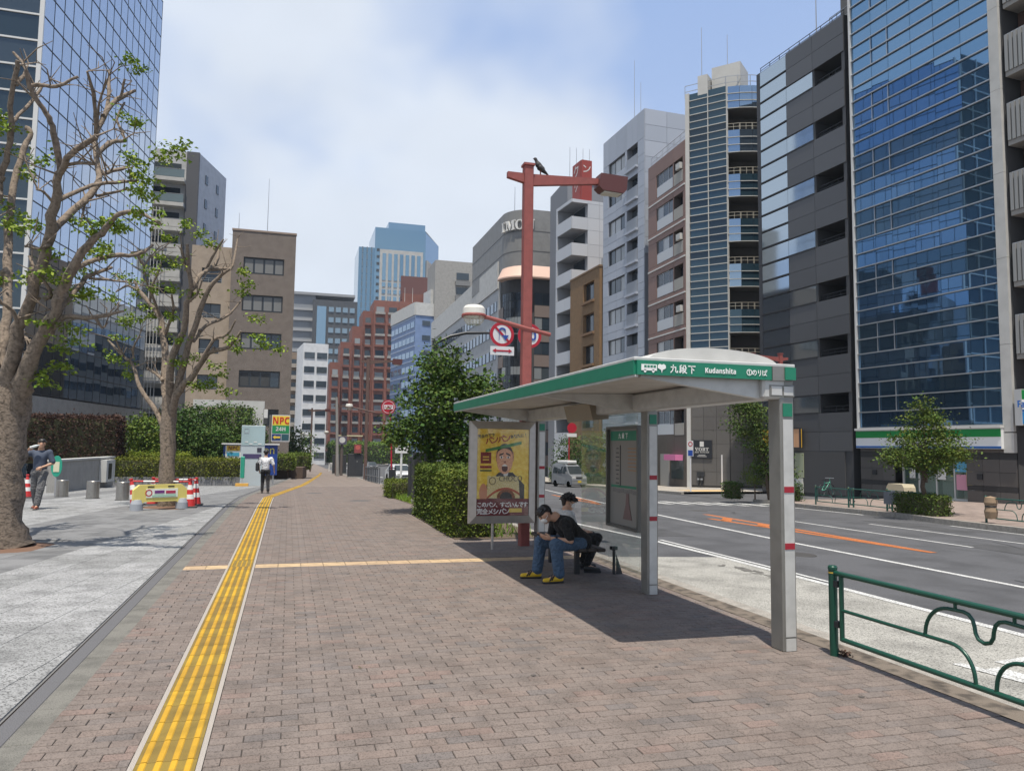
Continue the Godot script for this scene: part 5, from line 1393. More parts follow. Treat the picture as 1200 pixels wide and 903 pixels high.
func far_buildings() -> void:
	var wide := noise_tex("soft", 0.011, 0.92, 1.05)
	# blue banded office
	var bl := facing("blue_office_building", "light blue banded office block right of the red brown flats", "building", Vector2(27.5, -222.0), Vector2(31.0, -200.0), -4.2)
	var blue := patchy(mat(0.16, 0.235, 0.40, 0.6), wide, 12.0)
	shell(bl, "wall", 22.28, 41.0, 12.0, blue)
	obj(bl, "parapet", bm(Vector3(22.3, 3.4, 0.4)), M.offwhite, Vector3(11.1, 42.2, 0.1))
	obj(bl, "parapet", bm(Vector3(0.4, 3.4, 12.0)), M.offwhite, Vector3(22.3, 42.2, -6.0))
	for k in 10:
		for i in 6: obj(bl, "window", bm(Vector3(3.0, 1.6, 0.2)), glass(0.20, 0.30, 0.42, 0.6), Vector3(2.2 + i * 3.6, 3.0 + k * 3.9, 0.05))
		obj(bl, "joint_band", bm(Vector3(22.2, 0.25, 0.16)), mat(0.33, 0.40, 0.52, 0.6), Vector3(11.1, 5.0 + k * 3.9, 0.05))
		obj(bl, "window", bm(Vector3(0.2, 1.3, 2.2)), M.panes[k % 4], Vector3(22.32, 3.4 + k * 3.9, -3.0))
	obj(bl, "plant_room", bm(Vector3(6, 7, 5)), M.offwhite, Vector3(18, 44.5, -7))
	# stepped red brown flats
	var br := thing("stepped_flats", "red brown tiled block of flats with stepped roofline and balconies", "building", Vector3(11.5, -5.2, -250.0))
	var red := patchy(mat(0.175, 0.062, 0.042, 0.8), wide, 10.0)
	var red2 := patchy(mat(0.20, 0.075, 0.052, 0.8), wide, 10.0)
	var stepx := [[0.0, 3.4, 33.0, 3.0], [3.4, 7.0, 40.0, 0.0], [7.0, 10.4, 45.5, -1.5], [10.4, 13.8, 51.0, -3.0], [13.8, 22.0, 54.5, -1.5], [22.0, 31.0, 54.5, -1.0]]
	for q in stepx:
		var s := MB.new()
		s.span(0, q[1] - q[0], 5.0, q[2], -14.0, 0)
		var wl := obj(br, "wall", s.mesh(), red if q[0] < 13 else red2, Vector3(q[0], 0, q[3]))
		var k := 0
		while 8.5 + k * 3.6 < q[2] - 2.0:
			var y := 7.0 + k * 3.6
			var wd: float = (q[1] - q[0])
			var nw := 1 if wd < 5 else 2
			for i in nw:
				var x := wd * (i + 0.5) / nw
				obj(wl, "window", bm(Vector3(1.7 if nw == 1 else 2.6, 1.7, 0.3)), M.panes[k % 4] if (k + i) % 3 else M.curtained[1], Vector3(x, y + 1.3, 0.0))
				obj(wl, "balcony", bm(Vector3(2.0 if nw == 1 else 3.2, 0.7, 0.9)), red if k % 2 else M.concrete, Vector3(x, y, 0.4))
			k += 1
	obj(br, "base", bm(Vector3(31, 6, 12)), mat(0.05, 0.04, 0.036, 0.8), Vector3(15.5, 2.2, -8))
	var sg := obj(br, "roof_board", bm(Vector3(13.0, 8.0, 0.8)), mat(0.11, 0.042, 0.036, 0.7), Vector3(29.0, 59.5, -3.0))
	obj(br, "roof_base", bm(Vector3(12.0, 4.0, 6.0)), red, Vector3(29.0, 55.5, -5.0))
	for k in 5:
		var m := MB.new(); m.tube([Vector3.ZERO, Vector3(0, 5, 0)], [0.12, 0.06], 6)
		obj(br, "aerial", m.mesh(), M.offwhite, Vector3(16 + k * 2.6, 54.5, -2.0))
	obj(br, "water_tank", bm(Vector3(3, 2.5, 3)), mat(0.55, 0.48, 0.36, 0.7), Vector3(31.5, 56.0, 0.0))
	# distant glass tower
	var tw := thing("glass_tower", "tall distant blue glass and stone tower above the red brown flats", "building", Vector3(35.5, -9.0, -450.0))
	var bg := [glass(0.16, 0.28, 0.38, 0.75, 0.05), glass(0.19, 0.31, 0.41, 0.75, 0.05), glass(0.13, 0.24, 0.34, 0.75, 0.05)]
	var stone := patchy(mat(0.38, 0.37, 0.35, 0.7), wide, 20.0)
	var s1 := MB.new(); s1.span(0, 10, 0, 127, -30, 0)
	obj(tw, "annex_wall", s1.mesh(), bg[2])
	var s2 := MB.new(); s2.span(9, 39, 0, 139, -34, 2)
	obj(tw, "wall", s2.mesh(), bg[0])
	var s3 := MB.new()
	s3.quad(Vector3(39, 0, 2), Vector3(52, 0, -26), Vector3(52, 138, -26), Vector3(39, 138, 2))
	s3.quad(Vector3(9, 139, 2), Vector3(39, 139, 2), Vector3(52, 138, -26), Vector3(20, 139, -34))
	obj(tw, "side_wall", s3.mesh(), bg[1])
	for j in 16:
		var y := 64.0 + j * 4.1
		for i in 7:
			var x := 14.6 + i * 3.4
			if j < 11: obj(tw, "window", bm(Vector3(2.1, 2.5, 0.3)), bg[rng.randi() % 3], Vector3(x, y, 2.5))
			elif j == 11: obj(tw, "window", bm(Vector3(2.1, 16.0, 0.3)), bg[rng.randi() % 3], Vector3(x, y + 6.5, 2.5))
		for i in 3: obj(tw, "stone_rib", bm(Vector3(0.7, 3.4, 0.3)), mat(0.10, 0.13, 0.16, 0.6), Vector3(2.2 + i * 2.6, y, 0.1))
		obj(tw, "vent", bm(Vector3(1.6, 1.6, 0.3)), M.dark, Vector3(11.0, y, 2.1))
	obj(tw, "stone_facing", bm(Vector3(25.5, 68, 0.4)), stone, Vector3(24.8, 92, 2.15))
	var dirv := Vector3(13, 0, -28).normalized()
	for k in 9:
		obj(tw, "stone_rib", bm(Vector3(1.2, 60, 1.2)), mat(0.30, 0.28, 0.26, 0.7), Vector3(39.4, 92, 1.6) + dirv * (3.0 + k * 3.1), Basis(Vector3.UP, atan2(28, 13)))
	obj(tw, "crown", bm(Vector3(22, 5, 14)), bg[1], Vector3(28, 141, -8))
	# dark slab with blue stair glass, left
	var dk := thing("dark_apartment_tower", "dark grey apartment tower with pale blue glass strip left of the flats", "building", Vector3(-1.0, -6.8, -300.0))
	shell(dk, "wall", 9.0, 66.5, 12.0, mat(0.19, 0.205, 0.225, 0.8))
	var dr := MB.new(); dr.span(8.0, 24.5, 0, 63.5, -14, 3)
	var dw := obj(dk, "wall", dr.mesh(), mat(0.055, 0.06, 0.068, 0.7))
	obj(dk, "glass_strip", bm(Vector3(3.4, 60, 0.6)), glass(0.22, 0.34, 0.44, 0.7, 0.05), Vector3(11.2, 31, 3.1))
	for j in 14:
		var y := 8.0 + j * 4.0
		for i in 4: obj(dk, "window", bm(Vector3(1.9, 1.9, 0.3)), glass(0.22, 0.30, 0.36, 0.6), Vector3(14.8 + i * 2.6, y, 3.05))
		obj(dk, "balcony_band", bm(Vector3(7.6, 0.9, 0.8)), mat(0.30, 0.31, 0.32, 0.7), Vector3(4.2, y, 0.3))
	obj(dk, "roof_slab", bm(Vector3(24.5, 1.0, 14)), mat(0.25, 0.26, 0.27, 0.7), Vector3(11.5, 66.0, -6))
	# white flats and tan balcony block
	var wt := far_block("white_flats", "white flats with dark ribbon windows left of the red brown flats", Vector2(2.6, -190.0), 5.9, 14.0, 29.5, 0.10, patchy(mat(0.60, 0.61, 0.62, 0.7), wide, 9.0), 8, 2, [M.panes[0], M.panes[1], M.panes[3]], 3, 0.82, 0.42)
	var tn := far_block("tan_flats", "tan flats with open grey balconies between brick block and white flats", Vector2(-1.2, -205.0), 5.0, 14.0, 29.0, 0.0, patchy(mat(0.22, 0.165, 0.12, 0.8), wide, 9.0), 9, 1, [M.panes[0], M.panes[2]], 0, 0.8, 0.5)
	for j in 9: obj(tn, "balcony", bm(Vector3(4.4, 1.0, 0.9)), mat(0.28, 0.25, 0.22, 0.7), Vector3(2.5, (j + 0.45) * 3.02, 0.4))
	# concrete block behind the wing
	var gc := thing("concrete_block", "bare concrete block with a roof balcony behind the round corner building", "building", Vector3(36.0, -4.5, -200.0))
	shell(gc, "wall", 11.0, 56.0, 12.0, M.concrete)
	for k in 3:
		obj(gc, "balcony", bm(Vector3(4.0, 1.2, 0.8)), mat(0.16, 0.16, 0.16, 0.7), Vector3(7.5, 50.0 - k * 4.0, 0.4))
		obj(gc, "window", bm(Vector3(3.4, 1.8, 0.3)), M.panes[0], Vector3(7.5, 52.0 - k * 4.0, 0.05))
	var rest := [["Far grey office block closing the street beyond the flats", 50.0, -330.0, 30.0, 40.0], ["Far beige office block behind the blue banded block", 82.0, -300.0, 30.0, 46.0]]
	for q in rest:
		far_block("far_office_building", String(q[0]).to_lower(), Vector2(q[1], q[2]), q[3], 20.0, q[4], 0.0, patchy(mat(0.30, 0.29, 0.28, 0.8), wide, 12.0), 9, 6, M.panes)

func left_buildings() -> void:
	var fine := noise_tex("speck", 0.11, 0.62, 1.3)
	var wide := noise_tex("soft", 0.011, 0.92, 1.05)
	# brown brick block facing the camera
	var b := thing("brick_office_building", "brown brick office block with wide dark window bands facing down the pavement", "building", Vector3(-5.5, -1.25, -72.0))
	var brick := patchy(grain(mat(0.235, 0.198, 0.172, 0.9), noise_tex("brickgrain", 0.09, 0.55, 1.35, FastNoiseLite.TYPE_CELLULAR, 1), 1.6), wide, 5.0)
	var holes := []
	for k in 6: holes.append([1.02, 1.1 + k * 3.42, 4.52, 2.62 + k * 3.42])
	shell(b, "wall", 5.5, 22.1, 11.0, brick, holes, 0.25)
	for k in 6:
		var wn := window(b, 1.02, 1.1 + k * 3.42, 3.5, 1.52, -0.2, M.frame_dark, [M.panes[0]], 4, 1, 0.12, Basis.IDENTITY, false)
		for i in [0, 1, 2, 3]:
			if rng.randf() < 0.75 or k > 3:
				var cs := MB.new()
				for j in 7: cs.bar(Vector3(0.06 + j * 0.1, -0.6, 0.008 * (j % 2)), Vector3(0.06 + j * 0.1, 0.6, 0.008 * (j % 2)), 0.1, 0.012)
				obj(wn, "curtain", cs.mesh(), mat(0.17 if k > 2 else 0.05, 0.175 if k > 2 else 0.053, 0.175 if k > 2 else 0.056, 0.9), Vector3(0.10 + i * 0.875, 0.76, 0.042))
	obj(b, "parapet", bm(Vector3(5.6, 0.16, 0.5)), mat(0.26, 0.2, 0.16, 0.8), Vector3(2.75, 22.15, -0.2))
	for q in [[2.9, 5.5], [0.4, 2.0]]:
		var s := MB.new(); s.tube([Vector3.ZERO, Vector3(0, q[1], 0)], [0.035, 0.015], 6)
		obj(b, "antenna", s.mesh(), M.frame_alu, Vector3(q[0], 22.1, -1.5))
	var wg := thing("beige_office_building", "beige tiled office wing with square windows beside the brown brick block", "building", Vector3(-8.9, -1.25, -72.7))
	var beige := patchy(grain(mat(0.38, 0.31, 0.24, 0.85), fine, 1.5), wide, 5.0)
	holes = []
	for k in 6:
		holes.append([0.9, 1.3 + k * 3.2, 2.6, 2.6 + k * 3.2])
	shell(wg, "wall", 3.38, 20.6, 10.0, beige, holes, 0.3)
	for k in 6:
		window(wg, 0.9, 1.3 + k * 3.2, 1.7, 1.3, -0.25, M.frame_dark, M.panes, 2, 1, 0.07)
		var s := MB.new(); rail(s, 0.9, 2.6, 1.3 + k * 3.2, -0.05, 0.4, 4)
		obj(wg, "guard_rail", s.mesh(), M.handrail)
	# pale apartment tower with glass balconies
	var a := thing("balcony_apartment_building", "pale apartment tower with stacked balconies and a dark vertical strip", "building", Vector3(-24.0, -1.9, -100.0))
	shell(a, "wall", 12.2, 39.5, 10.0, patchy(mat(0.45, 0.46, 0.47, 0.7), wide, 6.0))
	obj(a, "dark_strip", bm(Vector3(1.45, 39.4, 0.5)), mat(0.075, 0.078, 0.088, 0.7), Vector3(11.45, 19.7, 0.2))
	var sd := MB.new()
	sd.quad(Vector3(12.2, -2, 0), Vector3(14.6, -2, -8.5), Vector3(14.6, 39.4, -8.5), Vector3(12.2, 39.4, 0))
	sd.quad(Vector3(12.2, 39.4, 0), Vector3(14.6, 39.4, -8.5), Vector3(8, 39.4, -9), Vector3(8, 39.4, 0))
	sd.quad(Vector3(14.6, -2, -8.5), Vector3(8, -2, -9), Vector3(8, 39.4, -9), Vector3(14.6, 39.4, -8.5))
	obj(a, "side_wall", sd.mesh(), patchy(mat(0.47, 0.48, 0.50, 0.7), wide, 6.0))
	for k in 12:
		var y := 1.6 + k * 3.08
		obj(a, "balcony_slab", bm(Vector3(6.4, 0.45, 1.4)), M.offwhite, Vector3(7.5, y, 0.7))
		obj(a, "balcony_front", bm(Vector3(6.3, 0.95, 0.06)), glass(0.25, 0.33, 0.36, 0.35, 0.08) if k > 9 else M.offwhite, Vector3(7.5, y + 0.75, 1.35))
		obj(a, "balcony_door", bm(Vector3(3.8, 1.9, 0.1)), M.panes[k % 4], Vector3(8.2, y + 1.4, 0.05))
		obj(a, "top_rail", bm(Vector3(6.4, 0.07, 0.08)), M.frame_alu, Vector3(7.5, y + 1.26, 1.35))
		if k % 1 == 0:
			var dv := Vector3(2.4, 0, -8.5).normalized()
			for e in [2.2, 5.8]:
				obj(a, "side_window", bm(Vector3(0.75, 1.15, 0.14)), M.panes[0], Vector3(12.22, y + 1.3, 0) + dv * e, Basis(Vector3.UP, atan2(8.5, 2.4)))
	var scr := MB.new()
	for k in 12: scr.tube([Vector3(4.7 + k * 0.36, 0, 2.6), Vector3(4.7 + k * 0.36, 31.5, 2.6)], [0.045, 0.045], 5)
	for k in 8: scr.span(4.6, 8.8, 3.0 + k * 4.0, 3.1 + k * 4.0, 2.55, 2.65)
	obj(a, "screen_rods", scr.mesh(), M.white_metal)
	# mirrored tower on the plaza
	var t := thing("mirror_tower", "tall blue mirrored office tower beside the plaza at the left", "building", Vector3(-18.5, -0.96, -62.0), atan2(24.5, 3.8))
	var w := 24.8
	var h := 50.0
	# local frame: front (the long side facing the street) runs from x=0 ; outside seen from +z, so mirror along the street
	t.rotation.y = atan2(-24.5, -3.8) + PI
	t.position = Vector3(-18.5, -0.96, -62.0)
	var core := MB.new()
	core.span(0.1, w - 0.1, 5.2, h - 0.3, -24.0, -0.12)
	obj(t, "wall", core.mesh(), M.void)
	var refl := []
	for k in 4: refl.append(glass(0.57 + 0.03 * k, 0.61 + 0.03 * k, 0.66 + 0.03 * k, 0.95, 0.02))
	var dkg := [glass(0.045, 0.07, 0.10, 0.75, 0.02), glass(0.06, 0.085, 0.115, 0.75, 0.02), glass(0.05, 0.075, 0.10, 0.75, 0.02)]
	var r := RandomNumberGenerator.new(); r.seed = 17
	var many := MB.new()
	var cw := w / 16.0
	var rh := 1.99
	var n := 0
	for j in 22:
		for i in 16:
			var y := 6.1 + j * rh
			var low := j < 2 + (i / 8)  # lowest rows take dark glass, so their darker reflection is painted in
			var pos := Vector3((i + 0.5) * cw, y + rh * 0.5, 0.0)
			var tilt := Basis(Vector3.UP, r.randfn() * 0.0028) * Basis(Vector3.RIGHT, r.randfn() * 0.0028)
			if n < 240: obj(t, "glass_pane", bm(Vector3(cw - 0.05, rh - 0.05, 0.05)), (dkg if low else refl)[r.randi() % 3], pos, tilt)
			else: many.box(pos, Vector3(cw - 0.05, rh - 0.05, 0.05), tilt)
			n += 1
	obj(t, "glass_panes", many.mesh(), refl[1]).set_meta("kind", "stuff")
	var mu := MB.new()
	for i in 17: mu.span(i * cw - 0.022, i * cw + 0.022, 5.9, h - 0.1, -0.02, 0.045)
	for j in 23: mu.span(0, w, 6.1 + j * rh - 0.035, 6.1 + j * rh + 0.035, -0.02, 0.06)
	obj(t, "mullions", mu.mesh(), M.frame_dark)
	# front face towards the plaza and camera
	var fb := Basis(Vector3.UP, -PI / 2)
	var ft := []
	for k in 3: ft.append(glass(0.045 + 0.012 * k, 0.068 + 0.012 * k, 0.082 + 0.013 * k, 0.55, 0.03))
	var facet := Basis(Vector3.FORWARD, Vector3.UP, Vector3.RIGHT)
	var fdir := t.basis.inverse() * Vector3.RIGHT
	var fn := t.basis.inverse() * Vector3.BACK
	var fbs := Basis(fdir, Vector3.UP, fn)
	for j in 22:
		var y := 6.1 + j * rh
		for i in 6:
			obj(t, "front_pane", bm(Vector3(2.9, rh - 0.12, 0.05)), ft[r.randi() % 3], fbs * Vector3(-1.6 - i * 3.0, y + rh * 0.5, 0.02), fbs)
		obj(t, "front_transom", bm(Vector3(18.2, 0.13, 0.16)), M.white_metal, fbs * Vector3(-9.1, y, 0.06), fbs)
	for i in 7:
		obj(t, "front_mullion", bm(Vector3(0.17 if i else 0.3, 44.2, 0.2)), M.white_metal, fbs * Vector3(-0.1 - i * 3.0, 28.0, 0.08), fbs)
	var bk := MB.new(); bk.box(fbs * Vector3(-9.1, 28.0, -0.3), Vector3(18.0, 44.0, 0.5), fbs)
	obj(t, "front_wall", bk.mesh(), M.void)
	for k in 12:
		obj(t, "soffit_panel", bm(Vector3(w / 12.0 - 0.03, 1.25, 0.35)), M.concrete, Vector3((k + 0.5) * w / 12.0, 5.35, -0.12))
	var sof := MB.new(); sof.span(0.0, w, 4.65, 4.75, -20, 0.0)
	obj(t, "soffit", sof.mesh(), M.concrete)
	for k in 6: obj(t, "column", bm(Vector3(0.7, 6.0, 0.7)), M.concrete, Vector3(1.0 + k * 4.5, 1.7, -2.5))
	obj(t, "lobby_glass", bm(Vector3(w, 5.0, 0.1)), dkg[0], Vector3(w * 0.5, 2.2, -5.0))
	obj(t, "band", bm(Vector3(18.5, 1.3, 0.4)), M.concrete, fbs * Vector3(-9.2, 5.35, 0.0), fbs)
	obj(t, "lobby_glass", bm(Vector3(18.0, 5.0, 0.1)), dkg[0], fbs * Vector3(-9.1, 2.2, -3.0), fbs)
# ---------------------------------------------------------------- bus shelter and things round it
func make_shelter() -> void:
	var fine := noise_tex("speck", 0.11, 0.62, 1.3)
	var metal := patchy(mat(0.25, 0.245, 0.225, 0.4, 0.5), noise_tex("soft", 0.011, 0.92, 1.05), 1.5)
	var light := patchy(mat(0.52, 0.52, 0.50, 0.4, 0.2), noise_tex("soft", 0.011, 0.92, 1.05), 1.2)
	var green := patchy(mat(0.010, 0.185, 0.105, 0.35), noise_tex("soft", 0.011, 0.92, 1.05), 2.0)
	var ceil_m := patchy(mat(0.48, 0.46, 0.42, 0.6), noise_tex("soft", 0.011, 0.92, 1.05), 2.0)
	var o := Vector3(4.05, 0, -9.0)
	var t := thing("bus_shelter", "grey steel bus shelter with green fascia and domed roof beside the road", "bus shelter", o)
	# roof slab
	var s := MB.new()
	s.bevel(Vector3(3.38, 2.375, -9.1) - o, Vector3(1.50, 0.03, 7.02), 0.006)
	obj(t, "roof_edge", s.mesh(), light)
	s = MB.new()
	var seg := 16
	for k in seg:
		var a0 := PI * k / seg
		var a1 := PI * (k + 1) / seg
		var p0 := Vector2(3.45 - 0.62 * cos(a0), 2.385 + 0.13 * sin(a0))
		var p1 := Vector2(3.45 - 0.62 * cos(a1), 2.385 + 0.13 * sin(a1))
		s.quad(Vector3(p0.x, p0.y, -5.75) - o, Vector3(p1.x, p1.y, -5.75) - o, Vector3(p1.x, p1.y, -12.45) - o, Vector3(p0.x, p0.y, -12.45) - o)
		s.tri(Vector3(3.45, 2.385, -5.75) - o, Vector3(p1.x, p1.y, -5.75) - o, Vector3(p0.x, p0.y, -5.75) - o)
		s.tri(Vector3(3.45, 2.385, -12.45) - o, Vector3(p0.x, p0.y, -12.45) - o, Vector3(p1.x, p1.y, -12.45) - o)
	obj(t, "roof_dome", s.mesh(), patchy(mat(0.50, 0.50, 0.48, 0.5), noise_tex("soft", 0.011, 0.92, 1.05), 2.5))
	var f1 := obj(t, "fascia", bm(Vector3(1.24, 0.115, 0.025)), green, Vector3(3.27, 2.305, -5.59) - o)
	obj(t, "fascia", bm(Vector3(0.025, 0.115, 7.0)), green, Vector3(2.64, 2.305, -9.1) - o)
	obj(t, "fascia", bm(Vector3(1.48, 0.115, 0.025)), green, Vector3(3.38, 2.305, -12.6) - o)
	obj(t, "fascia", bm(Vector3(0.025, 0.115, 7.0)), green, Vector3(4.115, 2.305, -9.15) - o)
	obj(t, "fascia_rim", bm(Vector3(0.03, 0.02, 7.0)), light, Vector3(2.655, 2.24, -9.1) - o)
	# lettering on the end fascia
	var wm := mat(0.80, 0.82, 0.80, 0.5)
	var icon := MB.new()
	icon.span(0, 0.17, 0.012, 0.062, 0, 0.004)
	var bus := obj(f1, "bus_symbol", icon.mesh(), wm, Vector3(-0.585, -0.035, 0.013), Basis.from_scale(Vector3(0.8, 1, 1)))
	icon = MB.new()
	for k in 4: icon.span(0.03 + k * 0.034, 0.056 + k * 0.034, 0.036, 0.054, 0.004, 0.0055)
	obj(bus, "bus_window", icon.mesh(), green)
	icon = MB.new()
	for k in 2: icon.lathe([Vector2(0, 0.004), Vector2(0.014, 0.004), Vector2(0.014, 0)], 12, Vector3(0.04 + k * 0.09, 0.008, 0), Color.WHITE, Basis(Vector3.RIGHT, PI / 2))
	obj(bus, "bus_wheel", icon.mesh(), wm)
	icon = MB.new()
	var fan := PackedVector2Array([Vector2(0, -0.04), Vector2(0.006, -0.015), Vector2(0.036, 0.0), Vector2(0.034, 0.022), Vector2(0.018, 0.034), Vector2(0, 0.026), Vector2(-0.018, 0.034), Vector2(-0.034, 0.022), Vector2(-0.036, 0.0), Vector2(-0.006, -0.015)])
	icon.prism(fan, 0.004)
	obj(f1, "leaf_symbol", icon.mesh(), wm, Vector3(-0.405, 0.0, 0.013))
	glyphs(f1, "lettering", "九段下", 0.068, wm, Vector3(-0.33, -0.034, 0.013), Basis.IDENTITY, 0.13, 1.18)
	text(f1, "lettering", "Kudanshita", 0.042, wm, Vector3(0.13, -0.002, 0.016), Basis.IDENTITY, 0.004, true, false, 0.92)
	glyphs(f1, "lettering", "①のりば", 0.05, wm, Vector3(0.375, -0.027, 0.013), Basis.IDENTITY, 0.14, 0.98)
	# ceiling panels, arms and the long beam
	for k in 5:
		var z := -5.75 - k * 1.36
		var c := MB.new()
		c.quad(Vector3(2.68, 2.262, z) - o, Vector3(2.68, 2.262, z - 1.345) - o, Vector3(3.9, 2.30, z - 1.345) - o, Vector3(3.9, 2.30, z) - o)
		c.quad(Vector3(2.68, 2.27, z - 1.345) - o, Vector3(2.68, 2.27, z) - o, Vector3(3.9, 2.308, z) - o, Vector3(3.9, 2.308, z - 1.345) - o)
		obj(t, "ceiling_panel", c.mesh(), ceil_m)
	s = MB.new(); s.bevel(Vector3(3.93, 2.19, -9.0) - o, Vector3(0.22, 0.20, 6.8), 0.02)
	obj(t, "beam", s.mesh(), light)
	for z in [-5.69, -8.2, -12.27]:
		var arm := MB.new()
		arm.prism(PackedVector2Array([Vector2(3.84, 2.09), Vector2(3.84, 2.29), Vector2(2.72, 2.262), Vector2(2.72, 2.235)]), 0.07, Transform3D(Basis.IDENTITY, Vector3(0, 0, z - 0.035) - o))
		obj(t, "roof_arm", arm.mesh(), light)
		# column: dark channel with a pale inset face
		var col := MB.new()
		col.bevel(Vector3(4.05, 1.18, z) - o, Vector3(0.135, 2.36, 0.17), 0.006)
		var cn := obj(t, "column", col.mesh(), metal)
		obj(cn, "face_panel", bm(Vector3(0.095, 1.80, 0.012)), light, Vector3(4.055, 1.02, z + 0.085) - o)
		obj(cn, "foot_panel", bm(Vector3(0.095, 0.10, 0.012)), light, Vector3(4.055, 0.055, z + 0.086) - o)
		for y in [1.33, 0.86]:
			obj(cn, "red_marker", bm(Vector3(0.093, 0.05, 0.008)), mat(0.30, 0.012, 0.025, 0.4), Vector3(4.055, y, z + 0.091) - o)
		obj(cn, "green_marker", bm(Vector3(0.09, 0.11, 0.012)), green, Vector3(4.055, 2.0, z + 0.086) - o)
		var hd := MB.new()
		hd.bevel(Vector3(4.0, 2.16, z) - o, Vector3(0.25, 0.10, 0.19), 0.006)
		var hn := obj(t, "column_head", hd.mesh(), metal)
		obj(hn, "head_panel", bm(Vector3(0.10, 0.075, 0.012)), light, Vector3(3.945, 2.16, z + 0.095) - o)
		obj(hn, "head_panel", bm(Vector3(0.09, 0.075, 0.012)), light, Vector3(4.06, 2.16, z + 0.095) - o)
	obj(t, "end_block", bm(Vector3(0.125, 0.12, 0.06)), metal, Vector3(3.955, 2.305, -5.60) - o)
	obj(t, "end_block", bm(Vector3(0.105, 0.105, 0.05)), green, Vector3(4.062, 2.305, -5.585) - o)
	# back glass
	var g := StandardMaterial3D.new()
	g.transparency = BaseMaterial3D.TRANSPARENCY_ALPHA
	g.albedo_color = Color(0.36, 0.62, 0.52, 0.10)
	g.roughness = 0.02
	for q in [[-10.74, -8.36]]:
		obj(t, "glass_panel", bm(Vector3(0.012, 2.0, q[1] - q[0])), g, Vector3(4.2, 1.12, (q[0] + q[1]) * 0.5) - o)
	for z in [-10.70, -9.55]:
		var c := MB.new()
		c.span(4.185, 4.215, 0, 0.34, z - 0.015, z + 0.015)
		c.span(4.155, 4.235, 0.32, 0.365, z - 0.04, z + 0.04)
		c.prism(PackedVector2Array([Vector2(0, 0), Vector2(0.09, 0), Vector2(0, 0.26)]), 0.012, Transform3D(Basis.IDENTITY, Vector3(4.23, 0, z)))
		for i in c.v.size(): c.v[i] -= o
		obj(t, "glass_clamp", c.mesh(), M.frame_dark)
	# electronic display under the roof
	var d := thing("display_box", "wedge shaped beige display box hanging under the shelter roof", "display", Vector3(3.88, 2.02, -9.75))
	s = MB.new(); s.prism(PackedVector2Array([Vector2(-0.16, 0.22), Vector2(0.12, 0.22), Vector2(0.12, 0.02), Vector2(-0.10, 0.0)]), 0.95, Transform3D(Basis.IDENTITY, Vector3(0, 0, -0.475)))
	obj(d, "casing", s.mesh(), mat(0.25, 0.215, 0.16, 0.55))
	obj(d, "hanger", bm(Vector3(0.04, 0.10, 0.06)), M.frame_dark, Vector3(0, 0.24, 0.3))
	# route board on the glass
	var b := thing("route_board", "tall bus route board with green header on the shelter glass", "information board", Vector3(4.09, 0.68, -8.95))
	obj(b, "board", bm(Vector3(0.03, 1.24, 0.92)), mat(0.215, 0.205, 0.185, 0.4), Vector3(0, 0.62, 0))
	obj(b, "frame", frame_mesh(0.96, 1.28, 1, 1, 0.035, 0.05), mat(0.14, 0.14, 0.13, 0.4, 0.5), Vector3(-0.012, -0.02, -0.48), Basis(Vector3.UP, -PI / 2))
	var face := Basis(Vector3.UP, -PI / 2)
	var at := Vector3(-0.017, 0, 0)
	obj(b, "header", bm(Vector3(0.84, 0.12, 0.004)), green, at + Vector3(0, 1.14, 0), face)
	glyphs(b, "lettering", "九段下", 0.07, wm, at + Vector3(-0.003, 1.105, -0.16), face, 0.13, 1.5)
	obj(b, "map_line", bm(Vector3(0.02, 0.52, 0.003)), M.dark, at + Vector3(0, 0.76, -0.12), face)
	obj(b, "map_line", bm(Vector3(0.80, 0.03, 0.003)), green, at + Vector3(0, 0.50, 0), face)
	for k in 9: obj(b, "map_line", bm(Vector3(0.06 + 0.02 * (k % 3), 0.012, 0.003)), M.dark, at + Vector3(0, 0.98 - k * 0.055, -0.21), face)
	for k in 7: obj(b, "table_line", bm(Vector3(0.26, 0.012, 0.003)), mat(0.34, 0.19, 0.10, 0.7), at + Vector3(0, 0.98 - k * 0.045, 0.24), face)
	for k in 6: obj(b, "time_table", bm(Vector3(0.10, 0.05, 0.003)), mat(0.18, 0.17, 0.16, 0.7), at + Vector3(0, 0.45 - 0.01 * (k % 2), -0.30 + k * 0.12), face)
	var mp := MB.new()
	mp.prism(PackedVector2Array([Vector2(-0.13, 0.0), Vector2(0.13, 0.0), Vector2(0.05, 0.2), Vector2(0.04, 0.32), Vector2(-0.03, 0.32), Vector2(-0.05, 0.18)]), 0.003)
	obj(b, "map_area", mp.mesh(), mat(0.165, 0.105, 0.095, 0.6), at + Vector3(-0.002, 0.10, 0.1), face)
	# bench
	var bn := thing("bench", "narrow dark slatted bench under the bus shelter", "bench", Vector3(3.72, 0, -10.12))
	for k in 3:
		s = MB.new(); s.bevel(Vector3(-0.125 + k * 0.125, 0.375, 0), Vector3(0.116, 0.045, 2.0), 0.012)
		obj(bn, "seat_slat", s.mesh(), grain(mat(0.045, 0.036, 0.03, 0.7), fine, 0.6))
	for z in [-0.6, 0.45]:
		s = MB.new()
		s.span(-0.03, 0.03, 0, 0.35, z - 0.03, z + 0.03)
		s.span(-0.19, 0.19, 0.325, 0.352, z - 0.03, z + 0.03)
		obj(bn, "leg", s.mesh(), M.frame_dark)
	make_poster()
	make_guard_rails(green)

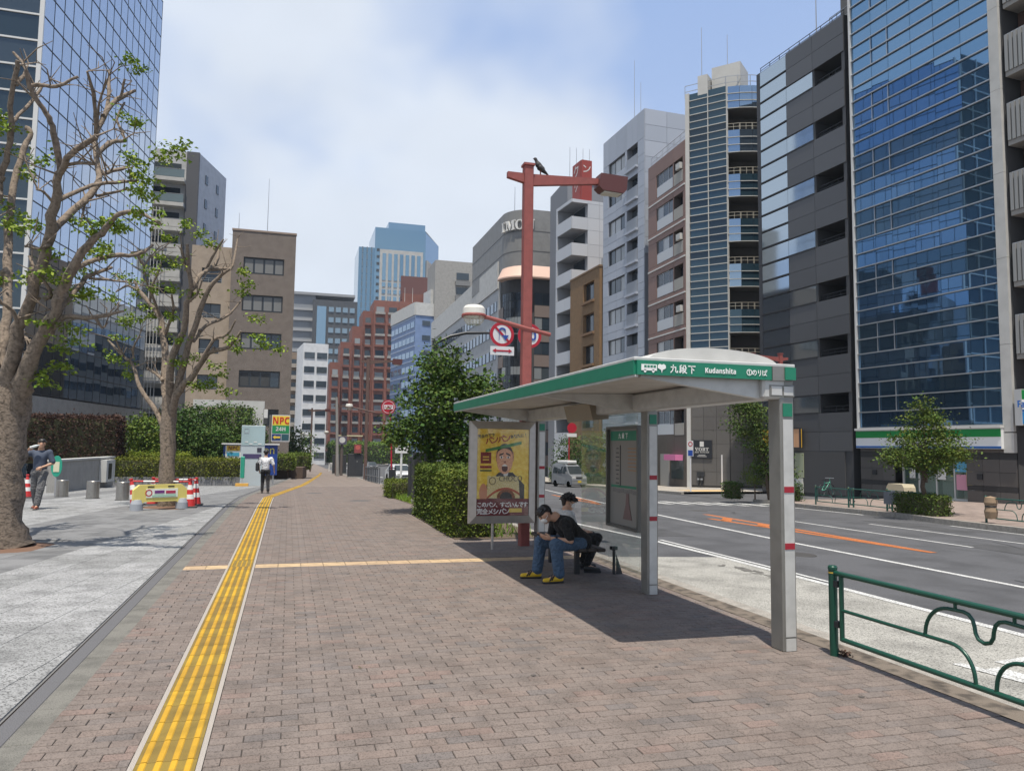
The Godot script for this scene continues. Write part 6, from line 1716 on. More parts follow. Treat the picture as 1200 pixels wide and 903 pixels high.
func paint_poster() -> ImageTexture:
	# printed artwork: a generic man in a grey suit holding out a bread wrapper
	var w := 320
	var h := 480
	var im := Image.create(w, h, false, Image.FORMAT_RGB8)
	var n := FastNoiseLite.new()
	n.seed = 8; n.frequency = 0.03; n.fractal_octaves = 4
	for y in h:
		for x in w:
			var u := float(x) / w
			var v := float(y) / h
			var q := n.get_noise_2d(x, y)
			var q2 := n.get_noise_2d(x * 3.0 + 500, y * 3.0)
			var c := Color(0.90, 0.74, 0.16).lerp(Color(0.96, 0.85, 0.36), clampf(0.5 + q, 0, 1))
			# suit
			var sh := 0.44 + 0.0
			if v > 0.50 and absf(u - 0.55) < 0.13 + (v - 0.50) * 1.6 and absf(u - 0.55) < 0.36: c = Color(0.20, 0.19, 0.19).lerp(Color(0.30, 0.28, 0.26), clampf(0.5 + q2, 0, 1))
			if v > 0.48 and v < 0.60 and absf(u - 0.55) < 0.06 - (v - 0.48) * 0.4: c = Color(0.86, 0.85, 0.82)
			# head and hair
			var fx := (u - 0.53) / 0.155
			var fy := (v - 0.355) / 0.165
			if fx * fx + fy * fy < 1.28 and v < 0.33 and v > 0.17: c = Color(0.10, 0.08, 0.07)
			if absf(fx) > 0.93 and absf(fx) < 1.08 and fy > -0.55 and fy < 0.1: c = Color(0.72, 0.48, 0.36)
			if fx * fx + fy * fy < 1.0 and v > 0.225 + 0.05 * fx * fx:
				c = Color(0.92, 0.71, 0.56).lerp(Color(0.82, 0.57, 0.43), clampf(0.4 + q2 * 1.2, 0, 1))
				for sx in [-1.0, 1.0]:
					var ex: float = fx - sx * 0.42
					if absf(fy + 0.38 - sx * ex * 0.25) < 0.06 and absf(ex) < 0.26: c = Color(0.12, 0.08, 0.07)
					if ex * ex / 0.05 + (fy + 0.17) * (fy + 0.17) / 0.008 < 1.0: c = Color(0.93, 0.9, 0.86)
					if ex * ex + (fy + 0.17) * (fy + 0.17) < 0.006: c = Color(0.08, 0.06, 0.05)
				if absf(fx) < 0.15 and absf(fy - 0.16) < 0.07: c = Color(0.60, 0.36, 0.27)
				var m := fx * fx / 0.14 + (fy - 0.58) * (fy - 0.58) / 0.07
				if m < 1.0: c = Color(0.30, 0.07, 0.07)
				if m < 1.0 and fy < 0.45: c = Color(0.94, 0.92, 0.88)
			# hand at the left
			if (u - 0.13) * (u - 0.13) / 0.006 + (v - 0.74) * (v - 0.74) / 0.012 < 1.0: c = Color(0.80, 0.55, 0.40)
			# bread wrapper
			if v > 0.545 - 0.02 * sin(u * 60.0) * 0.2 and v < 0.80 and u > 0.20 and u < 0.80 + (v - 0.55) * 0.1:
				c = Color(0.80, 0.72, 0.46).lerp(Color(0.90, 0.85, 0.66), clampf(0.5 + q2, 0, 1))
				if v > 0.66 and absf(v - 0.69 - (u - 0.55) * (u - 0.55) * 0.9) < 0.014: c = Color(0.70, 0.30, 0.14)
				var br := (u - 0.56) * (u - 0.56) / 0.03 + (v - 0.79) * (v - 0.79) / 0.009
				if br < 1.0: c = Color(0.45, 0.24, 0.10).lerp(Color(0.62, 0.36, 0.16), clampf(0.5 + q2, 0, 1))
				if br < 0.45: c = Color(0.13, 0.07, 0.05)
			var e := (u - 0.30) * (u - 0.30) / 0.0045 + (v - 0.60) * (v - 0.60) / 0.002
			if e < 1.0 and e > 0.6: c = Color(0.45, 0.38, 0.22)
			# red title field, badge and green ribbon
			if v > 0.805: c = Color(0.42, 0.07, 0.09)
			if v > 0.915 and v < 0.962 and u > 0.62 and u < 0.87: c = Color(0.88, 0.76, 0.30)
			if u > 0.07 and u < 0.27 and v > 0.27 and v < 0.40: c = Color(0.50, 0.08, 0.06)
			if u > 0.11 and u < 0.23 and v > 0.305 and v < 0.38 and int(v * 60.0) % 2: c = Color(0.88, 0.74, 0.28)
			if u > 0.06 and u < 0.28 and v > 0.425 and v < 0.455: c = Color(0.55, 0.10, 0.09)
			if u > 0.06 and u < 0.28 and v > 0.472 and v < 0.49: c = Color(0.25, 0.35, 0.12)
			if absf(v - 0.205 + (u - 0.5) * 0.14) < 0.018 and u > 0.16 and u < 0.85: c = Color(0.20, 0.50, 0.18)
			im.set_pixel(x, y, c)
	return ImageTexture.create_from_image(im)

func make_poster() -> void:
	var t := thing("poster_stand", "yellow bread advertisement poster in a brushed metal frame at the shelter end", "poster stand", Vector3(3.39, 0, -12.2))
	var alu := patchy(mat(0.46, 0.43, 0.39, 0.36, 0.55), noise_tex("soft", 0.011, 0.92, 1.05), 0.9)
	var s := MB.new()
	s.bevel(Vector3(0, 1.25, -0.06), Vector3(1.10, 1.64, 0.09), 0.01)
	obj(t, "case", s.mesh(), alu)
	# mitred sloping frame
	var ox := 0.56; var ix := 0.445; var y0 := 0.42; var y1 := 2.08; var i0 := 0.545; var i1 := 1.955
	s = MB.new(); s.quad(Vector3(-ox, y1, -0.01), Vector3(-ix, i1, 0.025), Vector3(ix, i1, 0.025), Vector3(ox, y1, -0.01)); s.quad(Vector3(-ox, y1, -0.1), Vector3(-ox, y1, -0.01), Vector3(ox, y1, -0.01), Vector3(ox, y1, -0.1))
	s.quad(Vector3(-ix, i1, 0.0), Vector3(ix, i1, 0.0), Vector3(ix, i1, 0.025), Vector3(-ix, i1, 0.025))
	obj(t, "frame_rail", s.mesh(), alu)
	s = MB.new(); s.quad(Vector3(-ox, y0, -0.01), Vector3(ox, y0, -0.01), Vector3(ix, i0, 0.025), Vector3(-ix, i0, 0.025)); s.quad(Vector3(-ox, y0, -0.1), Vector3(ox, y0, -0.1), Vector3(ox, y0, -0.01), Vector3(-ox, y0, -0.01))
	obj(t, "frame_rail", s.mesh(), alu)
	for sg in [-1.0, 1.0]:
		s = MB.new()
		s.orient(Vector3(0, 1.2, -1), Vector3(sg * ox, y0, -0.01), Vector3(sg * ix, i0, 0.025), Vector3(sg * ix, i1, 0.025), Vector3(sg * ox, y1, -0.01), Color.WHITE)
		s.orient(Vector3(0, 1.2, 0), Vector3(sg * ox, y0, -0.1), Vector3(sg * ox, y0, -0.01), Vector3(sg * ox, y1, -0.01), Vector3(sg * ox, y1, -0.1), Color.WHITE)
		obj(t, "frame_stile", s.mesh(), alu)
	var pm := StandardMaterial3D.new()
	pm.albedo_texture = paint_poster()
	pm.roughness = 0.5
	s = MB.new()
	s.quad(Vector3(-ix, i0, 0), Vector3(ix, i0, 0), Vector3(ix, i1, 0), Vector3(-ix, i1, 0))
	var p := obj(t, "poster", s.mesh(), pm, Vector3(0, 0, 0.004))
	var wm := mat(0.80, 0.78, 0.74, 0.6)
	glyphs(p, "lettering", "このパン、すごいんです", 0.08, wm, Vector3(-0.432, 0.685, 0.0), Basis.IDENTITY, 0.16, 0.98, 0.003)
	glyphs(p, "lettering", "完全メシパン", 0.092, wm, Vector3(-0.432, 0.572, 0.0), Basis.IDENTITY, 0.16, 1.0, 0.003)
	glyphs(p, "lettering", "パンパン", 0.115, mat(0.42, 0.06, 0.02, 0.6), Vector3(-0.30, 1.70, 0.0), Basis(Vector3.BACK, 0.13), 0.17, 0.92, 0.003)
	glyphs(p, "lettering", "あなたに!", 0.06, M.dark, Vector3(0.12, 1.80, 0.0), Basis(Vector3.BACK, 0.13), 0.14, 1.0, 0.003)
	glyphs(p, "lettering", "完全の下で", 0.055, M.dark, Vector3(-0.43, 1.80, 0.0), Basis(Vector3.BACK, 0.10), 0.15, 1.05, 0.003)
	text(p, "lettering", "CHOCO", 0.085, mat(0.03, 0.02, 0.02, 0.6), Vector3(0.13, 1.145, 0.004), Basis.IDENTITY, 0.003, false)
	var pane := StandardMaterial3D.new()
	pane.transparency = BaseMaterial3D.TRANSPARENCY_ALPHA
	pane.albedo_color = Color(0.8, 0.82, 0.8, 0.02)
	pane.roughness = 0.02
	obj(t, "cover_pane", bm(Vector3(0.885, 1.40, 0.004)), pane, Vector3(0, 1.25, 0.014))
	var post := MB.new()
	post.tube([Vector3(-0.15, -0.05, -0.06), Vector3(-0.15, 0.46, -0.06)], [0.022, 0.022], 12)
	obj(t, "post", post.mesh(), alu)

func arc_pts(c: Vector2, r: float, a0: float, a1: float, k: int) -> Array:
	var out := []
	for i in k + 1:
		var a := lerpf(a0, a1, float(i) / k)
		out.append(Vector3(c.x + r * cos(a), c.y + r * sin(a), 0))
	return out

func rail_panel(parent: Node, len: float, h: float, m: Material) -> void:
	# a panel of the green street railing: frame, middle bar turning down, hoops and an omega shaped loop
	var s := MB.new()
	s.tube([Vector3(0.0, h, 0), Vector3(len, h, 0)], [0.021, 0.021], 10)
	obj(parent, "top_rail", s.mesh(), m)
	s = MB.new(); s.tube([Vector3(0.07, 0.15, 0), Vector3(len, 0.15, 0)], [0.019, 0.019], 10)
	obj(parent, "bottom_rail", s.mesh(), m)
	s = MB.new(); s.tube([Vector3(0.07, 0.14, 0), Vector3(0.07, h - 0.01, 0)], [0.019, 0.019], 10)
	obj(parent, "stile", s.mesh(), m)
	var half := len * 0.5
	var f := h / 0.665
	for q in [0, 1]:
		var sg := 1.0 if q == 0 else -1.0
		var p := [Vector3(0.07, 0.38, 0), Vector3(half - 0.34, 0.38, 0)]
		p.append_array(arc_pts(Vector2(half - 0.27, 0.19), 0.19, PI * 0.5, 0.0, 8))
		p.append(Vector3(half - 0.075, 0.15, 0))
		p[-2].x = half - 0.078
		var w := [Vector3(half - 0.485, 0.375, 0)]
		w.append_array(arc_pts(Vector2(half - 0.265, 0.39), 0.215, PI * 0.97, PI * 0.52, 8))
		w.append_array([Vector3(half - 0.155, 0.608, 0), Vector3(half - 0.115, 0.598, 0), Vector3(half - 0.085, 0.57, 0), Vector3(half - 0.072, 0.53, 0), Vector3(half - 0.066, 0.49, 0), Vector3(half - 0.045, 0.455, 0), Vector3(half, 0.44, 0)])
		for path in [[p, "curved_bar"], [w, "hoop_bar"]]:
			var rad := []
			for i in path[0].size():
				path[0][i].y *= f
				if q: path[0][i].x = len - path[0][i].x
				rad.append(0.0135)
			s = MB.new(); s.tube(path[0], rad, 8); obj(parent, path[1], s.mesh(), m)
		s = MB.new(); s.tube([Vector3(half - sg * 0.22, 0.60 * f, 0), Vector3(half - sg * 0.22, h, 0)], [0.012, 0.012], 8); obj(parent, "spacer", s.mesh(), m)

func rail_post(parent: Node, x: float, h: float, m: Material) -> void:
	var s := MB.new()
	s.tube([Vector3(x, -0.1, 0), Vector3(x, h + 0.01, 0)], [0.034, 0.034], 14)
	s.lathe([Vector2(0.038, 0), Vector2(0.038, 0.02), Vector2(0.03, 0.032), Vector2(0, 0.035)], 14, Vector3(x, h + 0.01, 0))
	var p := obj(parent, "post", s.mesh(), m)
	s = MB.new(); s.lathe([Vector2(0.0355, 0), Vector2(0.0355, 0.012)], 14, Vector3(x, h - 0.02, 0))
	obj(p, "yellow_ring", s.mesh(), mat(0.45, 0.30, 0.04, 0.6))
	for y in [0.26, 0.58]:
		obj(p, "clamp", bm(Vector3(0.07, 0.05, 0.04)), M.frame_dark, Vector3(x + 0.04, y * h / 0.68, 0))

func make_guard_rails(green: Material) -> void:
	var g := patchy(mat(0.008, 0.062, 0.04, 0.32, 0.1), noise_tex("soft", 0.011, 0.92, 1.05), 1.5)
	var r := thing("guard_rail", "dark green tubular street railing with curved bars at the right foreground", "railing", Vector3(4.33, 0, -5.42), -PI / 2)
	rail_post(r, 0.0, 0.68, g)
	for k in 2:
		var p := Node3D.new()
		rail_panel_at(r, 0.03 + k * 2.88, 2.80, 0.665, g)
		rail_post(r, 2.88 * (k + 1), 0.68, g)
		p.free()
	# the same railing along the far pavement
	var fg := mat(0.012, 0.075, 0.06, 0.4, 0.1)
	var spans := [[28.3, 26.0], [25.9, 23.6], [23.5, 21.3], [18.9, 16.6], [16.5, 14.2], [14.1, 11.8]]
	var names := ["beside the leaning tree", "in front of the charcoal block", "beside the hedge box under the right tree", "right of the hedge box, with a brown sack", "at the right edge", "just beyond the right edge"]
	for k in spans.size():
		var d: float = spans[k][0]
		var len: float = spans[k][0] - spans[k][1]
		var f := thing("far_guard_rail", "far green street railing panel " + names[k], "railing", Vector3(far_kerb(d) + 0.45, far_y(d), -d), -PI / 2, "green railings along the far pavement")
		rail_post(f, 0.0, 0.78, fg)
		rail_panel_at(f, 0.03, len - 0.1, 0.75, fg)
		rail_post(f, len, 0.78, fg)

func rail_panel_at(parent: Node, x: float, len: float, h: float, m: Material) -> void:
	var before := parent.get_child_count()
	rail_panel(parent, len, h, m)
	for i in range(before, parent.get_child_count()):
		var o: Node3D = parent.get_child(i)
		o.position.x += x

func street_lamp(label: String, at: Vector3, flip: bool, low_lamp: bool, scale_by := 1.0) -> Node3D:
	var red := patchy(grain(mat(0.28, 0.072, 0.062, 0.6) if scale_by == 1.0 else mat(0.13, 0.075, 0.06, 0.6), noise_tex("speck", 0.11, 0.62, 1.3), 0.7), noise_tex("soft", 0.011, 0.92, 1.05), 1.0)
	var t := thing("street_lamp", label, "street lamp", at, PI if flip else 0.0, "red brown street lamps")
	var s := MB.new(); s.bevel(Vector3(0, 3.25, 0), Vector3(0.165, 6.7, 0.165), 0.012)
	obj(t, "post", s.mesh(), red)
	obj(t, "cap", bm(Vector3(0.20, 0.04, 0.20)), red, Vector3(0, 6.62, 0))
	s = MB.new()
	s.prism(PackedVector2Array([Vector2(-0.38, 6.36), Vector2(-0.38, 6.46), Vector2(0.08, 6.46), Vector2(1.32, 6.52), Vector2(1.32, 6.42), Vector2(0.08, 6.26)]), 0.09, Transform3D(Basis.IDENTITY, Vector3(0, 0, -0.045)))
	obj(t, "arm", s.mesh(), red)
	var lm := mat(0.085, 0.024, 0.022, 0.5)
	s = MB.new()
	s.prism(PackedVector2Array([Vector2(1.30, 6.36), Vector2(1.34, 6.60), Vector2(1.86, 6.58), Vector2(1.84, 6.34), Vector2(1.78, 6.27), Vector2(1.38, 6.29)]), 0.26, Transform3D(Basis.IDENTITY, Vector3(0, 0, -0.13)))
	var h := obj(t, "lamp_head", s.mesh(), lm)
	obj(h, "lens", bm(Vector3(0.34, 0.03, 0.2)), mat(0.45, 0.43, 0.36, 0.3), Vector3(1.58, 6.272, 0))
	if low_lamp:
		s = MB.new()
		s.tube([Vector3(0.42, 3.62, 0.06), Vector3(0.0, 3.70, 0.06), Vector3(-0.45, 3.80, 0.06), Vector3(-0.72, 3.86, 0.06), Vector3(-0.86, 3.86, 0.06)], [0.035, 0.04, 0.04, 0.035, 0.03], 8)
		obj(t, "low_arm", s.mesh(), red)
		s = MB.new(); s.lathe([Vector2(0.20, 0.0), Vector2(0.19, 0.12), Vector2(0.15, 0.17), Vector2(0, 0.18)], 20, Vector3(-0.95, 3.87, 0.06))
		var lh := obj(t, "low_lamp_head", s.mesh(), mat(0.55, 0.54, 0.50, 0.5))
		s = MB.new(); s.lathe([Vector2(0.0, -0.16), Vector2(0.12, -0.15), Vector2(0.17, -0.08), Vector2(0.19, -0.005)], 20, Vector3(-0.95, 3.87, 0.06))
		var gl := StandardMaterial3D.new()
		gl.transparency = BaseMaterial3D.TRANSPARENCY_ALPHA
		gl.albedo_color = Color(0.82, 0.82, 0.76, 0.35)
		gl.roughness = 0.12
		obj(lh, "lamp_glass", s.mesh(), gl)
		s = MB.new(); s.lathe([Vector2(0.205, -0.025), Vector2(0.215, 0.0), Vector2(0.205, 0.025)], 20, Vector3(-0.95, 3.87, 0.06))
		obj(lh, "rim", s.mesh(), red)
	if scale_by != 1.0: t.scale = Vector3.ONE * scale_by
	return t

func disc(parent: Node, called: String, c: Vector3, r0: float, r1: float, m: Material, th := 0.004) -> void:
	var s := MB.new()
	for k in 32:
		var a := TAU * k / 32
		var b := TAU * (k + 1) / 32
		var p := Vector3(cos(a), sin(a), 0)
		var q := Vector3(cos(b), sin(b), 0)
		if r0 > 0: s.quad(p * r0, p * r1, q * r1, q * r0)
		else: s.tri(Vector3.ZERO, p * r1, q * r1)
		s.quad(p * r1, p * r1 - Vector3(0, 0, th), q * r1 - Vector3(0, 0, th), q * r1)
	obj(parent, called, s.mesh(), m, c)

func make_signs() -> void:
	var red := mat(0.36, 0.006, 0.022, 0.45)
	var wht := mat(0.60, 0.60, 0.61, 0.5)
	var blu := mat(0.015, 0.06, 0.30, 0.4)
	# overhead arm with two prohibitory discs
	var t := thing("sign_post", "dark post behind the tree with a curved arm holding two round signs", "sign post", Vector3(3.80, 0, -20.9))
	t.scale = Vector3.ONE * 1.245
	var s := MB.new(); s.tube([Vector3(0, -0.1, 0), Vector3(0, 3.68, 0)], [0.07, 0.06], 12)
	obj(t, "post", s.mesh(), M.frame_dark)
	s = MB.new(); s.tube([Vector3(0, 3.62, 0), Vector3(0.35, 3.80, 0), Vector3(0.7, 3.89, 0), Vector3(1.2, 3.92, 0), Vector3(2.3, 3.92, 0)], [0.035, 0.035, 0.035, 0.03, 0.03], 8)
	obj(t, "arm", s.mesh(), M.frame_dark)
	for k in 2:
		var c := Vector3(1.53 + k * 0.66, 3.90, 0.05)
		disc(t, "sign_face", c, 0.0, 0.285, wht)
		disc(t, "sign_ring", c + Vector3(0, 0, 0.004), 0.215, 0.285, red)
		s = MB.new()
		if k == 0:
			s.bar(Vector3(-0.155, 0.155, 0.008), Vector3(0.155, -0.155, 0.008), 0.004, 0.05)
			obj(t, "sign_slash", s.mesh(), red, c)
			s = MB.new()
			var u := [Vector3(-0.07, -0.14, 0.012), Vector3(-0.07, 0.05, 0.012)]
			u.append_array(arc_pts(Vector2(0.005, 0.06), 0.075, PI, 0.0, 8))
			u.append(Vector3(0.08, -0.02, 0))
			for i in u.size() - 1: s.bar(Vector3(u[i].x, u[i].y, 0.012), Vector3(u[i + 1].x, u[i + 1].y, 0.012), 0.004, 0.045)
			s.prism(PackedVector2Array([Vector2(0.0, -0.02), Vector2(0.16, -0.02), Vector2(0.08, -0.14)]), 0.004, Transform3D(Basis.IDENTITY, Vector3(0, 0, 0.010)))
			obj(t, "turn_arrow", s.mesh(), blu, c)
		else:
			text(t, "sign_number", "30", 0.22, blu, c + Vector3(0, 0, 0.012), Basis.IDENTITY, 0.004)
	obj(t, "arrow_plate", bm(Vector3(0.56, 0.20, 0.015)), wht, Vector3(1.54, 3.52, 0.05))
	s = MB.new()
	s.span(-0.18, 0.18, -0.018, 0.018, 0, 0.004)
	for sg in [-1.0, 1.0]: s.prism(PackedVector2Array([Vector2(sg * 0.23, 0), Vector2(sg * 0.15, 0.05), Vector2(sg * 0.15, -0.05)]), 0.005)
	obj(t, "arrow", s.mesh(), red, Vector3(1.54, 3.52, 0.06))
	# red bus-lane style disc on a slim red post
	var f := drop(38.0)
	t = thing("round_red_sign", "round red sign on a slim red post at the kerb, left of the tree", "sign post", Vector3(4.9, f, -38.0))
	s = MB.new(); s.tube([Vector3(0, -0.1, 0), Vector3(-0.05, 2.0, 0), Vector3(-0.16, 3.7, 0)], [0.045, 0.04, 0.035], 8)
	obj(t, "post", s.mesh(), red)
	disc(t, "sign_face", Vector3(-0.25, 3.95, 0.04), 0.0, 0.36, red)
	disc(t, "sign_ring", Vector3(-0.25, 3.95, 0.045), 0.28, 0.30, wht)
	obj(t, "name_plate", bm(Vector3(0.46, 0.2, 0.006)), wht, Vector3(-0.25, 3.95, 0.046))
	glyphs(t, "lettering", "九段下", 0.13, red, Vector3(-0.46, 3.885, 0.05), Basis.IDENTITY, 0.14, 1.05)
	s = MB.new()
	for k in 2: s.span(-0.16 + k * 0.3, -0.12 + k * 0.3, 0, 1.0, 0.1, 0.14)
	s.span(-0.16, 0.18, 0.95, 1.0, 0.1, 0.14)
	s.span(-0.14, 0.16, 0.1, 0.9, 0.11, 0.13)
	obj(t, "stand", s.mesh(), M.frame_dark)
	# slim white parking sign post at the far corner
	t = thing("parking_sign", "slim white post with a small parking sign at the far corner", "sign post", Vector3(24.9, far_y(44.5), -44.5))
	s = MB.new(); s.tube([Vector3(0, 0, 0), Vector3(0, 3.0, 0)], [0.045, 0.045], 8)
	obj(t, "post", s.mesh(), wht)
	obj(t, "plate", bm(Vector3(0.42, 1.0, 0.02)), wht, Vector3(-0.05, 2.75, 0.06))
	disc(t, "ring", Vector3(-0.05, 3.03, 0.075), 0.10, 0.16, red)
	obj(t, "blue_panel", bm(Vector3(0.34, 0.36, 0.02)), blu, Vector3(-0.05, 2.46, 0.065))
	t = thing("white_pole", "plain white pole in front of the grey tiled corner wall", "pole", Vector3(28.4, far_y(46.5), -46.5))
	s = MB.new(); s.tube([Vector3.ZERO, Vector3(0, 2.4, 0)], [0.05, 0.05], 8)
	obj(t, "shaft", s.mesh(), wht)
	s = MB.new(); s.lathe([Vector2(0.09, 0), Vector2(0.09, 0.02), Vector2(0, 0.025)], 12)
	obj(t, "base_plate", s.mesh(), M.frame_alu)
	# shop sign post on the far side, seen under the shelter roof
	t = thing("round_red_sign", "round red sign on a red post across the road, above the silver van", "sign post", Vector3(24.0, far_y(64.0), -64.5))
	s = MB.new(); s.tube([Vector3.ZERO, Vector3(0, 4.8, 0)], [0.06, 0.05], 8)
	obj(t, "post", s.mesh(), red)
	disc(t, "sign_face", Vector3(0.25, 4.95, 0.05), 0.0, 0.45, red)
	obj(t, "plate", bm(Vector3(0.9, 0.3, 0.03)), wht, Vector3(0.25, 4.3, 0.05))

func cone(label: String, at: Vector3, lean := Vector2.ZERO) -> Node3D:
	var t := thing("traffic_cone", label, "traffic cone", at, rng.randf() * 3.0, "red and white traffic cones")
	t.rotation = Vector3(lean.y, 0, -lean.x)
	var red := mat(0.50, 0.03, 0.03, 0.5)
	var wht := mat(0.70, 0.70, 0.68, 0.5)
	var s := MB.new(); s.bevel(Vector3(0, 0.02, 0), Vector3(0.38, 0.04, 0.38), 0.01)
	obj(t, "base", s.mesh(), mat(0.03, 0.03, 0.03, 0.7))
	var ys := [0.04, 0.22, 0.34, 0.46, 0.58, 0.70]
	for k in 5:
		var r0: float = lerpf(0.15, 0.035, ys[k] / 0.7)
		var r1: float = lerpf(0.15, 0.035, ys[k + 1] / 0.7)
		s = MB.new()
		var pr := [Vector2(r0, ys[k]), Vector2(r1, ys[k + 1])]
		if k == 4: pr.append_array([Vector2(0.05, 0.71), Vector2(0.05, 0.74), Vector2(0, 0.75)])
		s.lathe(pr, 16)
		obj(t, "red_band" if k % 2 == 0 else "white_band", s.mesh(), red if k % 2 == 0 else wht)
	return t

func make_plaza_things() -> void:
	# steel bollards
	var steel := patchy(mat(0.36, 0.345, 0.32, 0.3, 0.9), noise_tex("soft", 0.011, 0.92, 1.05), 0.5)
	var s := MB.new()
	s.lathe([Vector2(0.185, -0.05), Vector2(0.185, 0.54), Vector2(0.17, 0.555), Vector2(0, 0.558)], 28)
	var bmesh := s.mesh()
	var sp := [[Vector2(-7.14, 28.7), "steel bollard nearest the man drinking from a bottle"], [Vector2(-5.9, 27.2), "steel bollard in the middle of the plaza row of three"], [Vector2(-4.8, 25.9), "steel bollard nearest the yellow barricade"]]
	for q in sp:
		var t := thing("bollard", q[1], "bollard", Vector3(q[0].x, drop(q[0].y), -q[0].y), 0.0, "steel plaza bollards")
		obj(t, "shaft", bmesh, steel)
		var c := MB.new(); c.lathe([Vector2(0.19, 0.0), Vector2(0.215, 0.0), Vector2(0.215, 0.012), Vector2(0.19, 0.016)], 24)
		obj(t, "collar", c.mesh(), M.frame_dark)
	# barricade round the second tree
	var cs := [[Vector2(-3.72, 21.9), Vector2(-0.22, 0.0), "traffic cone leaning at the left end of the yellow barricade"], [Vector2(-2.42, 21.6), Vector2.ZERO, "traffic cone at the right end of the yellow barricade"], [Vector2(-2.38, 22.6), Vector2.ZERO, "traffic cone behind the right end of the yellow barricade"], [Vector2(-3.5, 22.9), Vector2.ZERO, "traffic cone behind the tree with the yellow barricade"], [Vector2(-7.97, 28.0), Vector2.ZERO, "traffic cone behind the man drinking from a bottle"]]
	for q in cs: cone(q[2], Vector3(q[0].x, drop(q[0].y), -q[0].y), q[1])
	var bars := [[Vector3(-3.86, 0.66, -21.9), Vector3(-2.42, 0.66, -21.62)], [Vector3(-2.42, 0.66, -21.62), Vector3(-2.38, 0.67, -22.6)], [Vector3(-3.5, 0.67, -22.9), Vector3(-2.38, 0.67, -22.6)]]
	var bl := ["red and white bar across the front of the barricaded tree", "short red and white bar at the right of the barricaded tree", "red and white bar behind the barricaded tree"]
	for k in 3:
		var a: Vector3 = bars[k][0]
		var b: Vector3 = bars[k][1]
		var t := thing("cone_bar", bl[k], "barrier bar", a, 0.0, "red and white cone bars")
		for i in 5:
			var m := MB.new()
			m.tube([(b - a) * (i / 5.0), (b - a) * ((i + 1) / 5.0)], [0.022, 0.022], 8)
			obj(t, "band", m.mesh(), mat(0.48, 0.03, 0.03, 0.5) if i % 2 == 0 else mat(0.7, 0.7, 0.68, 0.5))
	var t := thing("barricade", "low yellow plastic barricade with a no smoking notice on grey legs", "barricade", Vector3(-3.05, 0, -21.05), 0.55)
	var yel := mat(0.66, 0.56, 0.16, 0.6)
	s = MB.new()
	s.prism(PackedVector2Array([Vector2(-0.66, 0.12), Vector2(-0.66, 0.50), Vector2(-0.52, 0.62), Vector2(0.52, 0.62), Vector2(0.66, 0.50), Vector2(0.66, 0.12), Vector2(0.48, 0.12), Vector2(0.40, 0.20), Vector2(-0.40, 0.20), Vector2(-0.48, 0.12)]), 0.10, Transform3D(Basis.IDENTITY, Vector3(0, 0, -0.05)))
	obj(t, "board", s.mesh(), yel)
	for x in [-0.56, 0.56]:
		s = MB.new(); s.lathe([Vector2(0.15, 0), Vector2(0.14, 0.16), Vector2(0.10, 0.26), Vector2(0, 0.27)], 14, Vector3(x, 0, 0))
		obj(t, "leg", s.mesh(), mat(0.28, 0.30, 0.33, 0.7))
	obj(t, "notice", bm(Vector3(0.78, 0.22, 0.012)), mat(0.72, 0.74, 0.66, 0.5), Vector3(0.03, 0.41, 0.055))
	disc(t, "no_smoking_ring", Vector3(-0.30, 0.42, 0.064), 0.06, 0.085, mat(0.45, 0.02, 0.03, 0.5))
	obj(t, "notice_text", bm(Vector3(0.24, 0.07, 0.006)), mat(0.15, 0.03, 0.18, 0.5), Vector3(-0.04, 0.44, 0.065))
	obj(t, "notice_text", bm(Vector3(0.24, 0.07, 0.006)), mat(0.40, 0.03, 0.08, 0.5), Vector3(0.24, 0.43, 0.065))
	obj(t, "notice_band", bm(Vector3(0.60, 0.05, 0.006)), mat(0.35, 0.55, 0.42, 0.5), Vector3(0.08, 0.345, 0.065))
	for x in [-0.25, 0.25]: obj(t, "grip_slot", bm(Vector3(0.16, 0.03, 0.01)), M.dark, Vector3(x, 0.57, 0.052))
	# retaining wall with a concrete box, dead hedge over it
	var gw := thing("low_wall", "low grey concrete wall behind the bollards", "wall", Vector3(-8.3, drop(33.0), -32.4), PI / 2 - 0.02)
	for k in 5:
		var m := MB.new(); m.bevel(Vector3(0.9 + k * 1.8, 0.5, -0.15), Vector3(1.785, 1.35, 0.3), 0.01)
		obj(gw, "wall_panel", m.mesh(), M.concrete)
	obj(gw, "coping", bm(Vector3(9.0, 0.07, 0.4)), M.offwhite, Vector3(4.5, 1.21, -0.15))
	obj(gw, "meter_box", bm(Vector3(1.6, 1.0, 0.3)), M.offwhite, Vector3(7.0, 0.62, 0.16))
	obj(gw, "door_recess", bm(Vector3(0.5, 0.7, 0.05)), M.frame_dark, Vector3(6.8, 0.6, 0.32))
	var gs := thing("green_notice", "oval green notice on a stand behind the drinking man", "sign", Vector3(-7.55, drop(29.5), -29.5))
	obj(gs, "stem", bm(Vector3(0.05, 0.6, 0.05)), M.frame_alu, Vector3(0, 0.3, 0))
	s = MB.new()
	var ov := PackedVector2Array()
	for k in 18: ov.append(Vector2(0.17 * cos(TAU * k / 18), 1.0 + 0.36 * sin(TAU * k / 18)))
	s.prism(ov, 0.05, Transform3D(Basis.IDENTITY, Vector3(0, 0, -0.025)))
	obj(gs, "board", s.mesh(), mat(0.02, 0.30, 0.20, 0.5))
	obj(gs, "notice", bm(Vector3(0.18, 0.34, 0.012)), mat(0.6, 0.58, 0.42, 0.6), Vector3(0, 0.98, 0.03))
	# planter with hedge, granite facing
	var gran := patchy(grain(mat(0.24, 0.24, 0.245, 0.85), noise_tex("grit", 0.16, 0.2, 1.75), 0.8), noise_tex("soft", 0.011, 0.92, 1.05), 3.0)
